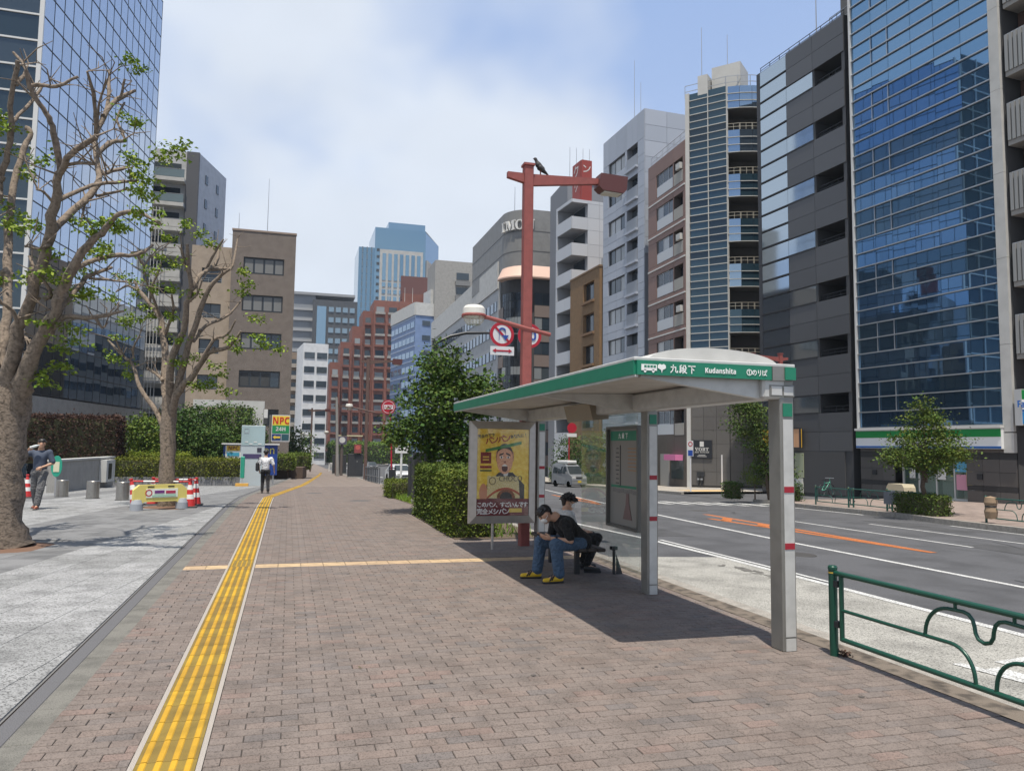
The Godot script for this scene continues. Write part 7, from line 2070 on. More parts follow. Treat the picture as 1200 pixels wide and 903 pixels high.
	var pl := thing("planter", "long granite planter at the back of the plaza", "planter", Vector3(-8.7, drop(42.3), -42.3))
	for k in 7: obj(pl, "granite_block", bm(Vector3(0.985, 0.45, 0.3)), gran, Vector3(0.5 + k * 1.0, 0.215, -0.15))
	obj(pl, "end_block", bm(Vector3(0.3, 0.45, 2.0)), gran, Vector3(6.84, 0.215, -1.3))
	obj(pl, "soil", bm(Vector3(6.7, 0.3, 2.2)), mat(0.06, 0.04, 0.03, 1.0), Vector3(3.35, 0.2, -1.4))
	# directory stele
	var ds := thing("directory_sign", "tall pale glass directory slab with a purple stripe at the pavement edge", "sign", Vector3(-2.35, drop(42.0), -42.0))
	s = MB.new(); s.bevel(Vector3(0.58, 1.55, 0), Vector3(1.16, 3.1, 0.16), 0.012)
	obj(ds, "slab", s.mesh(), mat(0.40, 0.45, 0.47, 0.35))
	obj(ds, "glass_head", bm(Vector3(1.14, 1.0, 0.02)), glass(0.36, 0.47, 0.48, 0.2, 0.1), Vector3(0.58, 2.58, 0.09))
	obj(ds, "purple_stripe", bm(Vector3(0.9, 0.23, 0.012)), mat(0.055, 0.04, 0.11, 0.4), Vector3(0.56, 1.52, 0.088))
	obj(ds, "dark_square", bm(Vector3(0.22, 0.23, 0.012)), mat(0.03, 0.03, 0.05, 0.4), Vector3(0.90, 1.84, 0.088))
	s = MB.new(); s.span(0.12, 0.36, 2.7, 2.72, 0, 0.01); s.span(0.12, 0.36, 2.92, 2.94, 0, 0.01); s.span(0.12, 0.14, 2.72, 2.92, 0, 0.01); s.span(0.34, 0.36, 2.72, 2.92, 0, 0.01)
	obj(ds, "logo_outline", s.mesh(), M.frame_alu, Vector3(0, 0, 0.1))
	for k in 4: obj(ds, "lettering", bm(Vector3(0.16, 0.05, 0.01)), M.white, Vector3(0.25 + k * 0.22, 2.25 - 0.1 * (k % 2), 0.105))
	# parking price board
	var pb := thing("parking_board", "blue and white parking price board behind the directory slab", "sign", Vector3(-3.5, drop(46.0), -46.0))
	obj(pb, "board", bm(Vector3(2.9, 1.7, 0.12)), mat(0.015, 0.05, 0.24, 0.4), Vector3(1.45, 1.35, 0))
	obj(pb, "roof", bm(Vector3(3.1, 0.08, 0.4)), M.white, Vector3(1.45, 2.24, 0))
	obj(pb, "price_panel", bm(Vector3(0.82, 1.55, 0.03)), mat(0.62, 0.63, 0.60, 0.5), Vector3(0.52, 1.38, 0.07))
	obj(pb, "header", bm(Vector3(0.7, 0.28, 0.02)), mat(0.62, 0.38, 0.03, 0.5), Vector3(0.52, 2.0, 0.09))
	text(pb, "lettering", "NPC", 0.2, mat(0.10, 0.02, 0.02, 0.5), Vector3(0.52, 2.0, 0.105), Basis.IDENTITY, 0.01)
	obj(pb, "price_row", bm(Vector3(0.66, 0.2, 0.02)), mat(0.05, 0.30, 0.42, 0.5), Vector3(0.52, 1.66, 0.09))
	for k in 3: obj(pb, "price_row", bm(Vector3(0.66, 0.06, 0.02)), mat(0.25, 0.26, 0.26, 0.5), Vector3(0.52, 1.35 - k * 0.22, 0.09))
	text(pb, "lettering", "on", 0.4, mat(0.62, 0.55, 0.10, 0.5), Vector3(2.45, 1.9, 0.07), Basis.IDENTITY, 0.01, false)
	text(pb, "lettering", "on", 0.4, mat(0.62, 0.55, 0.10, 0.5), Vector3(2.45, 1.35, 0.07), Basis.IDENTITY, 0.01, false)
	for x in [0.2, 2.7]: obj(pb, "leg", bm(Vector3(0.1, 0.8, 0.1)), M.frame_alu, Vector3(x, 0.3, -0.05))
	# 24 hour parking sign on a pole
	var np := thing("parking_sign", "bright red yellow and green parking sign on a grey pole", "sign", Vector3(-1.15, drop(50.0) + 0.55, -50.0))
	np.scale = Vector3(0.82, 0.82, 0.82)
	s = MB.new(); s.tube([Vector3(0, -0.9, 0), Vector3(0, 4.4, 0)], [0.09, 0.08], 10)
	obj(np, "pole", s.mesh(), mat(0.16, 0.15, 0.14, 0.5, 0.4))
	obj(np, "casing", bm(Vector3(1.34, 2.02, 0.22)), mat(0.5, 0.5, 0.5, 0.5), Vector3(0.78, 3.40, 0.0))
	obj(np, "yellow_panel", bm(Vector3(1.24, 0.72, 0.02)), mat(0.70, 0.52, 0.04, 0.4), Vector3(0.78, 3.98, 0.115))
	text(np, "lettering", "NPC", 0.50, mat(0.50, 0.015, 0.015, 0.4), Vector3(0.78, 3.98, 0.135), Basis.IDENTITY, 0.02, true, false, 0.9)
	obj(np, "green_panel", bm(Vector3(1.24, 0.60, 0.02)), mat(0.01, 0.22, 0.07, 0.4), Vector3(0.78, 3.32, 0.115))
	text(np, "lettering", "24H", 0.30, M.white, Vector3(0.78, 3.34, 0.135), Basis.IDENTITY, 0.02)
	obj(np, "blue_panel", bm(Vector3(0.66, 0.46, 0.02)), mat(0.01, 0.04, 0.16, 0.4), Vector3(0.48, 2.72, 0.115))
	obj(np, "display_panel", bm(Vector3(0.54, 0.46, 0.02)), mat(0.02, 0.08, 0.10, 0.4), Vector3(1.12, 2.72, 0.115))
	s = MB.new(); s.prism(PackedVector2Array([Vector2(0.2, 0), Vector2(0.38, 0.15), Vector2(0.38, 0.07), Vector2(0.74, 0.07), Vector2(0.74, -0.07), Vector2(0.38, -0.07), Vector2(0.38, -0.15)]), 0.02)
	obj(np, "arrow", s.mesh(), mat(0.70, 0.50, 0.05, 0.4), Vector3(0.02, 2.72, 0.125))
	# slim green banner on an orange base
	var gb := thing("banner_stand", "slim green banner stand on an orange base by the granite planter", "banner stand", Vector3(-2.2, drop(41.3), -41.3))
	obj(gb, "base", bm(Vector3(0.62, 0.14, 0.4)), mat(0.60, 0.33, 0.06, 0.6), Vector3(0, 0.07, 0))
	obj(gb, "stem", bm(Vector3(0.04, 0.4, 0.04)), M.frame_alu, Vector3(0, 0.3, 0))
	s = MB.new(); s.bevel(Vector3(0, 0.95, 0), Vector3(0.2, 1.1, 0.08), 0.03)
	obj(gb, "banner", s.mesh(), mat(0.015, 0.26, 0.17, 0.5))
	# second planter along the pavement
	var p2 := thing("planter", "low brick planter with clipped bushes beside the walking man", "planter", Vector3(-0.95, drop(60.0), -60.0), -0.12)
	var bk := grain(mat(0.13, 0.09, 0.07, 0.9), noise_tex("brickgrain", 0.09, 0.55, 1.35), 1.0)
	for k in 3: obj(p2, "brick_wall", bm(Vector3(0.98, 0.85, 3.0)), bk, Vector3(-0.7 + k * 1.0, 0.4, -1.5 - k * 1.2))
	# white swing barrier further along
	var wb := thing("white_barrier", "white vehicle barrier frame at the far end of the pavement", "barrier", Vector3(5.6, drop(112.0), -112.0))
	s = MB.new()
	for k in 4: s.span(k * 0.9 - 0.06, k * 0.9 + 0.06, 0, 1.2, -0.05, 0.05)
	s.span(-0.1, 2.8, 1.05, 1.2, -0.05, 0.05); s.span(-0.1, 2.8, 0.35, 0.5, -0.04, 0.04)
	obj(wb, "frame", s.mesh(), M.white)
	obj(wb, "notice", bm(Vector3(0.7, 0.5, 0.04)), mat(0.35, 0.36, 0.36, 0.6), Vector3(0.45, 0.8, 0.07))
	# concrete portal among the shrubs
	var gt := thing("concrete_portal", "pale concrete car park portal behind the shrubs", "gate", Vector3(-5.6, drop(56.0), -56.0))
	obj(gt, "lintel", bm(Vector3(4.6, 0.5, 0.5)), M.offwhite, Vector3(1.6, 5.2, 0))
	obj(gt, "pier", bm(Vector3(0.7, 5.0, 0.5)), M.offwhite, Vector3(3.5, 2.45, 0))
	obj(gt, "pier", bm(Vector3(0.7, 5.0, 0.5)), M.offwhite, Vector3(-0.4, 2.45, 0))
	obj(gt, "camera_box", bm(Vector3(0.25, 0.6, 0.3)), M.white, Vector3(4.0, 4.6, 0.1))

func make_kerb_things() -> void:
	street_lamp("tall red brown street lamp rising behind the shelter, bird on its arm", Vector3(3.89, 0, -12.62), false, true)
	street_lamp("red brown street lamp on the far pavement behind the shelter column", Vector3(20.95, far_y(29.4), -29.4), true, false)
	street_lamp("red brown street lamp beside the first roadside cabinet down the pavement", Vector3(5.7, drop(60.0), -60.0), false, true, 1.42)
	street_lamp("small distant red brown street lamp near the end of the pavement", Vector3(2.9, drop(108.0), -108.0), false, true, 1.3)
	street_lamp("red brown street lamp left of the concrete pole down the pavement", Vector3(4.9, drop(84.0), -84.0), false, true, 1.15)
	var dk := mat(0.03, 0.032, 0.036, 0.5, 0.2)
	var q := [[4.15, 25.0, 0.75, 1.35, "dark roadside cabinet left of the slatted one by the low hedge"], [3.85, 22.6, 0.62, 1.45, "tall dark roadside cabinet next to the tree trunk"], [5.6, 68.0, 1.3, 2.0, "dark cabinet beside the second street lamp"], [5.75, 92.0, 1.6, 2.2, "dark cabinet farthest down the pavement"]]
	for e in q:
		var t := thing("roadside_cabinet", e[4], "cabinet", Vector3(e[0], drop(e[1]), -e[1]), 0.0, "dark roadside cabinets")
		var s := MB.new(); s.bevel(Vector3(0, e[3] * 0.5 + 0.05, 0), Vector3(e[2], e[3], 0.4), 0.015)
		obj(t, "body", s.mesh(), dk)
		obj(t, "plinth", bm(Vector3(e[2] + 0.06, 0.12, 0.46)), M.concrete, Vector3(0, 0.05, 0))
		obj(t, "door", bm(Vector3(e[2] * 0.44, e[3] * 0.82, 0.012)), mat(0.04, 0.042, 0.046, 0.45, 0.2), Vector3(-e[2] * 0.235, e[3] * 0.52, 0.204))
		obj(t, "door", bm(Vector3(e[2] * 0.44, e[3] * 0.82, 0.012)), mat(0.04, 0.042, 0.046, 0.45, 0.2), Vector3(e[2] * 0.235, e[3] * 0.52, 0.204))
		obj(t, "notice", bm(Vector3(0.04, 0.1, 0.004)), M.offwhite, Vector3(e[2] * 0.1, e[3] * 0.7, 0.214))
	var t := thing("dark_post", "thick dark post between the cabinets and the hedge", "post", Vector3(3.55, 0, -20.2))
	var s := MB.new(); s.tube([Vector3(0, -0.05, 0), Vector3(0, 1.65, 0)], [0.12, 0.11], 14)
	obj(t, "shaft", s.mesh(), dk)
	s = MB.new(); s.lathe([Vector2(0.12, 0), Vector2(0.10, 0.05), Vector2(0, 0.07)], 14, Vector3(0, 1.65, 0))
	obj(t, "cap", s.mesh(), dk)
	# concrete utility pole and brown poles down the pavement
	t = thing("utility_pole", "slim grey concrete utility pole down the pavement", "pole", Vector3(4.6, drop(76.0), -76.0))
	s = MB.new(); s.tube([Vector3.ZERO, Vector3(-0.3, 7.6, 0)], [0.17, 0.12], 10)
	obj(t, "shaft", s.mesh(), M.concrete)
	obj(t, "signal_arm", bm(Vector3(2.4, 0.12, 0.1)), mat(0.5, 0.47, 0.30, 0.5), Vector3(1.1, 3.9, 0))
	obj(t, "signal_box", bm(Vector3(0.5, 0.4, 0.3)), M.dark, Vector3(0.5, 4.1, 0.1))
	t = thing("brown_pole", "brown pole with a round plate beside the utility pole", "pole", Vector3(5.2, drop(80.0), -80.0))
	s = MB.new(); s.tube([Vector3.ZERO, Vector3(0, 3.8, 0)], [0.16, 0.16], 10)
	obj(t, "shaft", s.mesh(), mat(0.11, 0.09, 0.08, 0.6))
	obj(t, "plate", bm(Vector3(0.9, 0.9, 0.08)), mat(0.10, 0.09, 0.14, 0.6), Vector3(0, 3.6, 0.2))
	disc(t, "plate_disc", Vector3(0, 3.6, 0.25), 0.0, 0.3, M.white)
	t = thing("pedestrian_signal", "red pedestrian signal on the dark cabinet at the crossing", "signal", Vector3(5.75, drop(66.0) + 2.0, -67.8))
	obj(t, "housing", bm(Vector3(0.6, 0.75, 0.3)), mat(0.22, 0.05, 0.05, 0.5), Vector3(0, 0.45, 0))
	obj(t, "bracket", bm(Vector3(0.1, 0.14, 0.1)), M.frame_dark, Vector3(0, 0.04, 0))
	disc(t, "lens", Vector3(0, 0.55, 0.155), 0.0, 0.2, mat(0.45, 0.10, 0.08, 0.4))
	# grey pipe fence along the kerb
	for k in 4:
		var d := 46.0 + k * 2.6
		t = thing("pipe_fence", ["grey pipe fence panel nearest the round red sign", "second grey pipe fence panel along the kerb", "third grey pipe fence panel along the kerb", "grey pipe fence panel nearest the street lamp"][k], "fence", Vector3(near_kerb(d) - 0.15 + 0.1, drop(d), -d), PI / 2, "grey pipe fences on the near kerb")
		for i in 3:
			s = MB.new(); s.tube([Vector3(i * 1.2, -0.05, 0), Vector3(i * 1.2, 0.95, 0)], [0.04, 0.04], 8)
			obj(t, "post", s.mesh(), mat(0.13, 0.14, 0.15, 0.5, 0.4))
		for y in [0.35, 0.9]:
			s = MB.new(); s.tube([Vector3(0, y, 0), Vector3(2.4, y, 0)], [0.03, 0.03], 8)
			obj(t, "bar", s.mesh(), mat(0.13, 0.14, 0.15, 0.5, 0.4))
	# grit bin by the shop
	t = thing("grit_bin", "green bin with a rounded cream lid outside the store", "bin", Vector3(27.6, far_y(30.0), -29.7), -PI / 2)
	t.scale = Vector3(0.78, 0.85, 0.78)
	s = MB.new(); s.prism(PackedVector2Array([Vector2(-0.62, 0.0), Vector2(0.62, 0.0), Vector2(0.68, 0.52), Vector2(-0.68, 0.52)]), 0.8, Transform3D(Basis.IDENTITY, Vector3(0, 0, -0.4)))
	obj(t, "body", s.mesh(), mat(0.12, 0.17, 0.14, 0.6))
	s = MB.new(); s.prism(PackedVector2Array([Vector2(-0.72, 0.52), Vector2(0.72, 0.52), Vector2(0.68, 0.82), Vector2(0.54, 1.0), Vector2(-0.54, 1.0), Vector2(-0.68, 0.82)]), 0.86, Transform3D(Basis.IDENTITY, Vector3(0, 0, -0.43)))
	obj(t, "lid", s.mesh(), mat(0.40, 0.36, 0.26, 0.6))
	t = thing("grey_notice_board", "grey notice board hung on the far railing", "sign", Vector3(20.95, far_y(23.0) + 0.25, -23.4), -PI / 2)
	obj(t, "board", bm(Vector3(0.8, 0.45, 0.03)), mat(0.11, 0.12, 0.14, 0.6), Vector3(0.5, 0.25, 0.06))
	obj(t, "clip", bm(Vector3(0.1, 0.06, 0.1)), M.frame_alu, Vector3(0.5, 0.5, 0.02))
	t = thing("brown_sack", "brown sack tied to the far railing post at the right", "sack", Vector3(20.72, far_y(18.0), -18.7))
	s = MB.new(); s.lathe([Vector2(0.0, 0.12), Vector2(0.16, 0.14), Vector2(0.19, 0.35), Vector2(0.15, 0.5), Vector2(0.19, 0.62), Vector2(0.16, 0.78), Vector2(0, 0.82)], 10)
	obj(t, "body", s.mesh(), mat(0.24, 0.17, 0.11, 0.9))
	s = MB.new(); s.lathe([Vector2(0.16, 0.49), Vector2(0.17, 0.51), Vector2(0.16, 0.53)], 10)
	obj(t, "tie", s.mesh(), M.dark)
	t = thing("white_sign_post", "white double sign post beyond the dark cabinets", "sign post", Vector3(6.2, drop(44.0), -44.0))
	s = MB.new(); s.tube([Vector3.ZERO, Vector3(0, 2.0, 0)], [0.07, 0.07], 8)
	obj(t, "post", s.mesh(), M.white)
	for x in [-0.2, 0.2]: obj(t, "plate", bm(Vector3(0.36, 0.42, 0.05)), M.white, Vector3(x, 2.0, 0.1))
	var bk := thing("bicycle", "green bicycle parked by the charcoal block", "bicycle", Vector3(28.8, far_y(36.5), -36.4), 0.4)
	for x in [-0.5, 0.5]:
		s = MB.new()
		var ring := []
		var rr := []
		for k in 17:
			ring.append(Vector3(x + 0.32 * cos(TAU * k / 16), 0.34 + 0.32 * sin(TAU * k / 16), 0)); rr.append(0.022)
		s.tube(ring, rr, 6, Color.WHITE, false)
		var wh := obj(bk, "wheel", s.mesh(), M.dark)
	s = MB.new()
	for e in [[Vector3(-0.5, 0.34, 0), Vector3(-0.15, 0.36, 0)], [Vector3(-0.15, 0.36, 0), Vector3(-0.25, 0.85, 0)], [Vector3(-0.15, 0.36, 0), Vector3(0.35, 0.8, 0)], [Vector3(0.5, 0.34, 0), Vector3(0.33, 0.98, 0)], [Vector3(-0.5, 0.34, 0), Vector3(-0.22, 0.72, 0)], [Vector3(-0.22, 0.72, 0), Vector3(0.36, 0.75, 0)]]:
		s.tube([e[0], e[1]], [0.02, 0.02], 6)
	obj(bk, "frame", s.mesh(), mat(0.10, 0.35, 0.25, 0.4))
	obj(bk, "saddle", bm(Vector3(0.24, 0.05, 0.14)), M.dark, Vector3(-0.27, 0.88, 0))
	obj(bk, "handlebar", bm(Vector3(0.04, 0.04, 0.5)), M.frame_alu, Vector3(0.33, 1.0, 0))

# ---------------------------------------------------------------- trees and hedges
func leaf_mat(r: float, g: float, b: float) -> StandardMaterial3D:
	var m := mat(1, 1, 1, 0.7)
	m.metallic_specular = 0.3
	m.vertex_color_use_as_albedo = true
	m.backlight_enabled = true
	m.backlight = lin(r, g, b)
	return m

func pollard(label: String, data: Array, tufts: Array, seed_at: int, leafs: int, size: float) -> void:
	var r := RandomNumberGenerator.new(); r.seed = seed_at
	var bark_t := noise_tex("zelkova", 0.02, 0.72, 1.2, FastNoiseLite.TYPE_SIMPLEX_SMOOTH, 5)
	var bark := patchy(grain(mat(0.24, 0.19, 0.145, 0.95), bark_t, 0.5, true, bark_t, 2.0), noise_tex("mottle", 0.03, 0.45, 1.5, FastNoiseLite.TYPE_SIMPLEX_SMOOTH, 4), 1.5)
	var base: Array = data[0][0]
	var o := Vector3(base[0], 0, base[2])
	var t := thing("pollarded_tree", label, "tree", o, 0.0, "pollarded plaza trees")
	var s := MB.new()
	for k in data.size():
		var pts := []
		var rad := []
		var raw := []
		for q in data[k]:
			raw.append([Vector3(q[0], q[1], q[2]) - o, q[3]])
		# smooth and roughen the path
		for i in raw.size() - 1:
			var a: Vector3 = raw[maxi(i - 1, 0)][0]
			var b: Vector3 = raw[i][0]
			var c: Vector3 = raw[i + 1][0]
			var d: Vector3 = raw[mini(i + 2, raw.size() - 1)][0]
			for j in 3:
				var f := j / 3.0
				var rr: float = lerpf(raw[i][1], raw[i + 1][1], f)
				pts.append(b.cubic_interpolate(c, a, d, f) + (Vector3(r.randfn(), r.randfn(), r.randfn()) * rr * 0.16 if k > 0 and i + j > 0 else Vector3.ZERO))
				rad.append(rr * (1.0 + r.randfn() * 0.05))
		pts.append(raw[-1][0]); rad.append(raw[-1][1])
		if k == 0:
			# root flare and the top of the bole
			s.tube(pts, rad, 20, Color.WHITE, true, 0.06, 3)
		else:
			s.tube(pts, rad, 10 if rad[0] > 0.06 else 7, Color.WHITE, true, 0.05, k)
			# knuckles where old shoots were cut
			if r.randf() < 0.7:
				var m: int = r.randi_range(1, pts.size() - 1)
				var p: Vector3 = pts[m]
				s.tube([p - Vector3(0, rad[m] * 0.9, 0), p, p + Vector3(r.randfn(), 1.2, r.randfn()).normalized() * rad[m] * 1.6], [rad[m] * 0.7, rad[m] * 1.35, rad[m] * 0.7], 7, Color.WHITE, true, 0.1, k)
			for e in 5:
				if r.randf() < 0.7:
					var m2: int = r.randi_range(1, pts.size() - 1)
					var p2: Vector3 = pts[m2]
					var dd := Vector3(r.randfn(), r.randf_range(0.0, 1.4), r.randfn()).normalized() * r.randf_range(0.15, 0.8)
					var kn := p2 + dd * 0.5 + Vector3(r.randfn(), 0.8 + r.randfn(), r.randfn()) * 0.05
					s.tube([p2, kn, p2 + dd], [minf(rad[m2] * 0.5, 0.018), 0.010, 0.005], 5)
					if r.randf() < 0.5: s.tube([kn, kn + Vector3(r.randfn(), r.randf_range(0.2, 1.4), r.randfn()).normalized() * 0.25], [0.008, 0.004], 4)
	obj(t, "trunk", s.mesh(), bark)
	var c := MB.new()
	for q in tufts:
		var p := Vector3(q[0], q[1], q[2]) - o
		for sp in 4:
			var dir := Vector3(r.randfn(), r.randf_range(-0.2, 0.8), r.randfn()).normalized()
			var len := r.randf_range(0.12, 0.34)
			for i in leafs / 4:
				var f := r.randf()
				var tone := leaf_tone(r, Color(0.16, 0.23, 0.032), 0.4)
				leaf(c, p + dir * len * f + Vector3(r.randfn(), r.randfn() * 0.6, r.randfn()) * size * 0.75, size, r, tone)
	obj(t, "crown", c.mesh(), leaf_mat(0.10, 0.16, 0.02))

func street_tree(called: String, label: String, at: Vector3, trunk_top: Vector3, blobs: Array, size: float, base: Color, seed_at: int, group: String, dens := 1.0) -> void:
	var r := RandomNumberGenerator.new(); r.seed = seed_at
	var t := thing(called, label, "tree", at, 0.0, group)
	var s := MB.new()
	var mid := trunk_top * 0.5 + Vector3(r.randfn(), 0, r.randfn()) * 0.06
	s.tube([Vector3(0, -0.05, 0), trunk_top * 0.25, mid, trunk_top], [0.11, 0.085, 0.075, 0.05], 9, Color.WHITE, true, 0.05)
	for b in blobs:
		var c: Vector3 = b[0]
		var q := trunk_top * r.randf_range(0.55, 0.95)
		s.tube([q, q.lerp(c, 0.5) + Vector3(0, 0.12, 0), c], [0.045, 0.03, 0.014], 6)
		for k in 5:
			var d := Vector3(r.randfn(), r.randf_range(-0.3, 1.0), r.randfn()).normalized() * (b[1] as Vector3) * 0.8
			s.tube([c, c + d * 0.5, c + d], [0.016, 0.011, 0.006], 5)
	obj(t, "trunk", s.mesh(), grain(mat(0.12, 0.085, 0.06, 0.95), noise_tex("bark", 0.03, 0.45, 1.3), 0.6))
	var c := MB.new()
	for b in blobs:
		crown(c, b[0], b[1], int(b[2] * dens), 20, size, base, r)
	obj(t, "crown", c.mesh(), leaf_mat(base.r * 0.8, base.g * 0.85, base.b * 0.6))

func hedge(label: String, lo: Vector3, hi: Vector3, per: float, size: float, base: Color, seed_at: int, called := "hedge") -> void:
	var r := RandomNumberGenerator.new(); r.seed = seed_at
	var o := Vector3((lo.x + hi.x) * 0.5, lo.y, (lo.z + hi.z) * 0.5)
	var t := thing(called, label, "hedge", o)
	var s := MB.new()
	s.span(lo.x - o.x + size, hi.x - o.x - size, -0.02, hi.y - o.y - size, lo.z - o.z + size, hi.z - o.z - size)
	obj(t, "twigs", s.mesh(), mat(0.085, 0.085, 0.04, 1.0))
	s = MB.new()
	clipped(s, lo - o, hi - o, per, size, base, r)
	obj(t, "foliage", s.mesh(), leaf_mat(base.r * 0.7, base.g * 0.8, base.b * 0.5))

func make_greenery() -> void:
	pollard("big pollarded tree with thick mottled trunk at the left edge", ZELKOVA_A, LEAVES_A, 3, 76, 0.075)
	pollard("pollarded tree inside the yellow barricade and cones", ZELKOVA_B, LEAVES_B, 5, 72, 0.095)
	var g1 := Color(0.075, 0.125, 0.028)
	var g2 := Color(0.046, 0.088, 0.02)
	var g3 := Color(0.10, 0.155, 0.03)
	street_tree("street_tree", "bushy dark green street tree left of the bus shelter", Vector3(3.95, 0, -19.2), Vector3(0.0, 2.4, 0), [[Vector3(-0.25, 2.7, 0), Vector3(1.0, 0.85, 1.0), 95], [Vector3(-0.3, 3.65, 0), Vector3(0.55, 0.65, 0.6), 40], [Vector3(0.6, 2.95, 0.1), Vector3(0.7, 0.6, 0.8), 50], [Vector3(-1.05, 2.0, 0.1), Vector3(0.65, 0.45, 0.7), 40], [Vector3(0.3, 1.7, 0), Vector3(1.0, 0.7, 0.9), 85], [Vector3(0.75, 1.4, 0), Vector3(0.7, 0.7, 0.7), 40]], 0.115, Color(0.058, 0.105, 0.022), 41, "street trees", 1.9)
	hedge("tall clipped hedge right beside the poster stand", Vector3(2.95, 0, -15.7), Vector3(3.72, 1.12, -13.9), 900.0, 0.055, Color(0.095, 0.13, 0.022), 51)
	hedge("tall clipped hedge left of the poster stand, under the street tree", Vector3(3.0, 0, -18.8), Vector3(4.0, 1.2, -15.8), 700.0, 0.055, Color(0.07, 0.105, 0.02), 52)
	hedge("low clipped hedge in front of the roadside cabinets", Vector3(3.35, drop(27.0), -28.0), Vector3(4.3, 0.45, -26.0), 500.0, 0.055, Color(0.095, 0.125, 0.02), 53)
	# grass tufts along the planting strip
	var r := RandomNumberGenerator.new(); r.seed = 60
	var s := MB.new()
	for k in 2600:
		var d := r.randf_range(13.8, 26.0)
		var x := r.randf_range(3.45, 4.55) if r.randf() < 0.5 else (3.48 if d > 19.2 else 3.75) + absf(r.randfn()) * 0.2
		if d < 19.5 and r.randf() < 0.6: continue
		var p := Vector3(x, drop(d), -d)
		var w := Vector3(r.randfn(), 0, r.randfn()).normalized() * 0.012
		var tp := p + Vector3(r.randfn() * 0.06, r.randf_range(0.08, 0.26), r.randfn() * 0.06)
		s.tri(p - w, p + w, tp, leaf_tone(r, Color(0.13, 0.21, 0.03), 0.35))
	var gr := obj(self, "grass", s.mesh(), leaf_mat(0.1, 0.16, 0.02))
	tag(gr, "strip of weedy grass along the planting bed by the kerb", "grass")
	gr.set_meta("kind", "stuff")
	var soil := MB.new()
	soil.quad(Vector3(2.93, 0.004, -13.65), Vector3(4.6, 0.004, -13.65), Vector3(4.68, 0.004, -19.2), Vector3(2.93, 0.004, -19.2))
	soil.quad(Vector3(3.44, 0.004, -19.2), Vector3(4.68, 0.004, -19.2), Vector3(4.75, 0.004, -22.0), Vector3(3.44, 0.004, -22.0))
	soil.quad(Vector3(3.44, 0.004, -22.0), Vector3(4.75, 0.004, -22.0), Vector3(4.9, drop(29.0) + 0.004, -29.0), Vector3(3.44, drop(29.0) + 0.004, -29.0))
	setting("planting_bed", soil.mesh(), grain(mat(0.10, 0.075, 0.05, 1.0), noise_tex("speck", 0.11, 0.62, 1.3), 0.5))
	# far pavement trees
	var fy := far_y(21.6)
	street_tree("street_tree", "loose yellow green street tree in front of the convenience store", Vector3(21.15, fy, -21.6), Vector3(0.0, 1.9, 0), [[Vector3(0.05, 2.35, 0), Vector3(1.35, 0.55, 1.1), 90], [Vector3(0.0, 3.0, 0), Vector3(0.75, 0.6, 0.7), 50], [Vector3(-0.05, 3.6, 0), Vector3(0.3, 0.4, 0.3), 14], [Vector3(-1.05, 1.95, 0), Vector3(0.6, 0.35, 0.6), 28], [Vector3(1.15, 2.0, 0), Vector3(0.6, 0.35, 0.6), 28], [Vector3(0.2, 1.75, 0), Vector3(0.8, 0.4, 0.7), 40]], 0.10, Color(0.075, 0.118, 0.022), 71, "street trees", 1.7)
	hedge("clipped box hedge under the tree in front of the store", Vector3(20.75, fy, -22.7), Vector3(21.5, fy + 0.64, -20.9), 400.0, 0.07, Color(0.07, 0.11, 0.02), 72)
	fy = far_y(32.5)
	street_tree("street_tree", "leaning dark street tree beside the shelter column across the road", Vector3(22.4, fy, -32.4), Vector3(-0.5, 2.6, 0), [[Vector3(-1.2, 3.9, 0), Vector3(1.1, 0.8, 1.0), 80], [Vector3(-1.3, 4.75, 0), Vector3(0.55, 0.55, 0.55), 34], [Vector3(-0.5, 2.9, 0), Vector3(1.1, 0.7, 1.0), 70], [Vector3(0.1, 1.9, 0), Vector3(0.9, 0.8, 0.9), 70], [Vector3(0.5, 1.2, 0), Vector3(0.7, 0.6, 0.8), 40]], 0.12, Color(0.06, 0.10, 0.022), 73, "street trees", 1.5)
	var rs := thing("round_shrub", "small clipped round shrub on a stem at the far kerb", "shrub", Vector3(21.9, fy, -32.9))
	s = MB.new(); s.tube([Vector3.ZERO, Vector3(0, 0.7, 0)], [0.04, 0.03], 6); obj(rs, "stem", s.mesh(), mat(0.10, 0.07, 0.05, 0.9))
	s = MB.new(); crown(s, Vector3(0, 1.15, 0), Vector3(0.5, 0.5, 0.5), 70, 20, 0.08, Color(0.085, 0.13, 0.022), r, 0.75)
	obj(rs, "foliage", s.mesh(), leaf_mat(0.07, 0.11, 0.015))
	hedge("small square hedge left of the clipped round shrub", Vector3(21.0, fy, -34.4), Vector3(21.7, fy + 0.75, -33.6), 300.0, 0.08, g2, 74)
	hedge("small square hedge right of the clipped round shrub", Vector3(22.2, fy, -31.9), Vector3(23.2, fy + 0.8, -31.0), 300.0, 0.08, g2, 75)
	var names := ["leafy street tree behind the silver van", "leafy street tree right of the silver van", "rounded street tree beside the route board across the road"]
	for k in 3:
		var d := 70.0 - k * 4.5
		var x := 26.2 + k * 0.9
		street_tree("street_tree", names[k], Vector3(x, far_y(d), -d), Vector3(0, 2.2, 0), [[Vector3(0, 3.3, 0), Vector3(1.6, 1.3, 1.6), 70], [Vector3(0.3, 2.2, 0), Vector3(1.7, 0.9, 1.6), 50], [Vector3(-0.3, 1.2, 0), Vector3(1.5, 0.7, 1.4), 40]], 0.2, g2, 80 + k, "street trees")
		hedge(["low roadside hedge behind the silver van", "low roadside hedge right of the silver van", "low roadside hedge by the far corner"][k], Vector3(x - 1.4, far_y(d), -d - 2.0), Vector3(x - 0.2, far_y(d) + 0.9, -d + 2.0), 110.0, 0.13, g2, 90 + k)
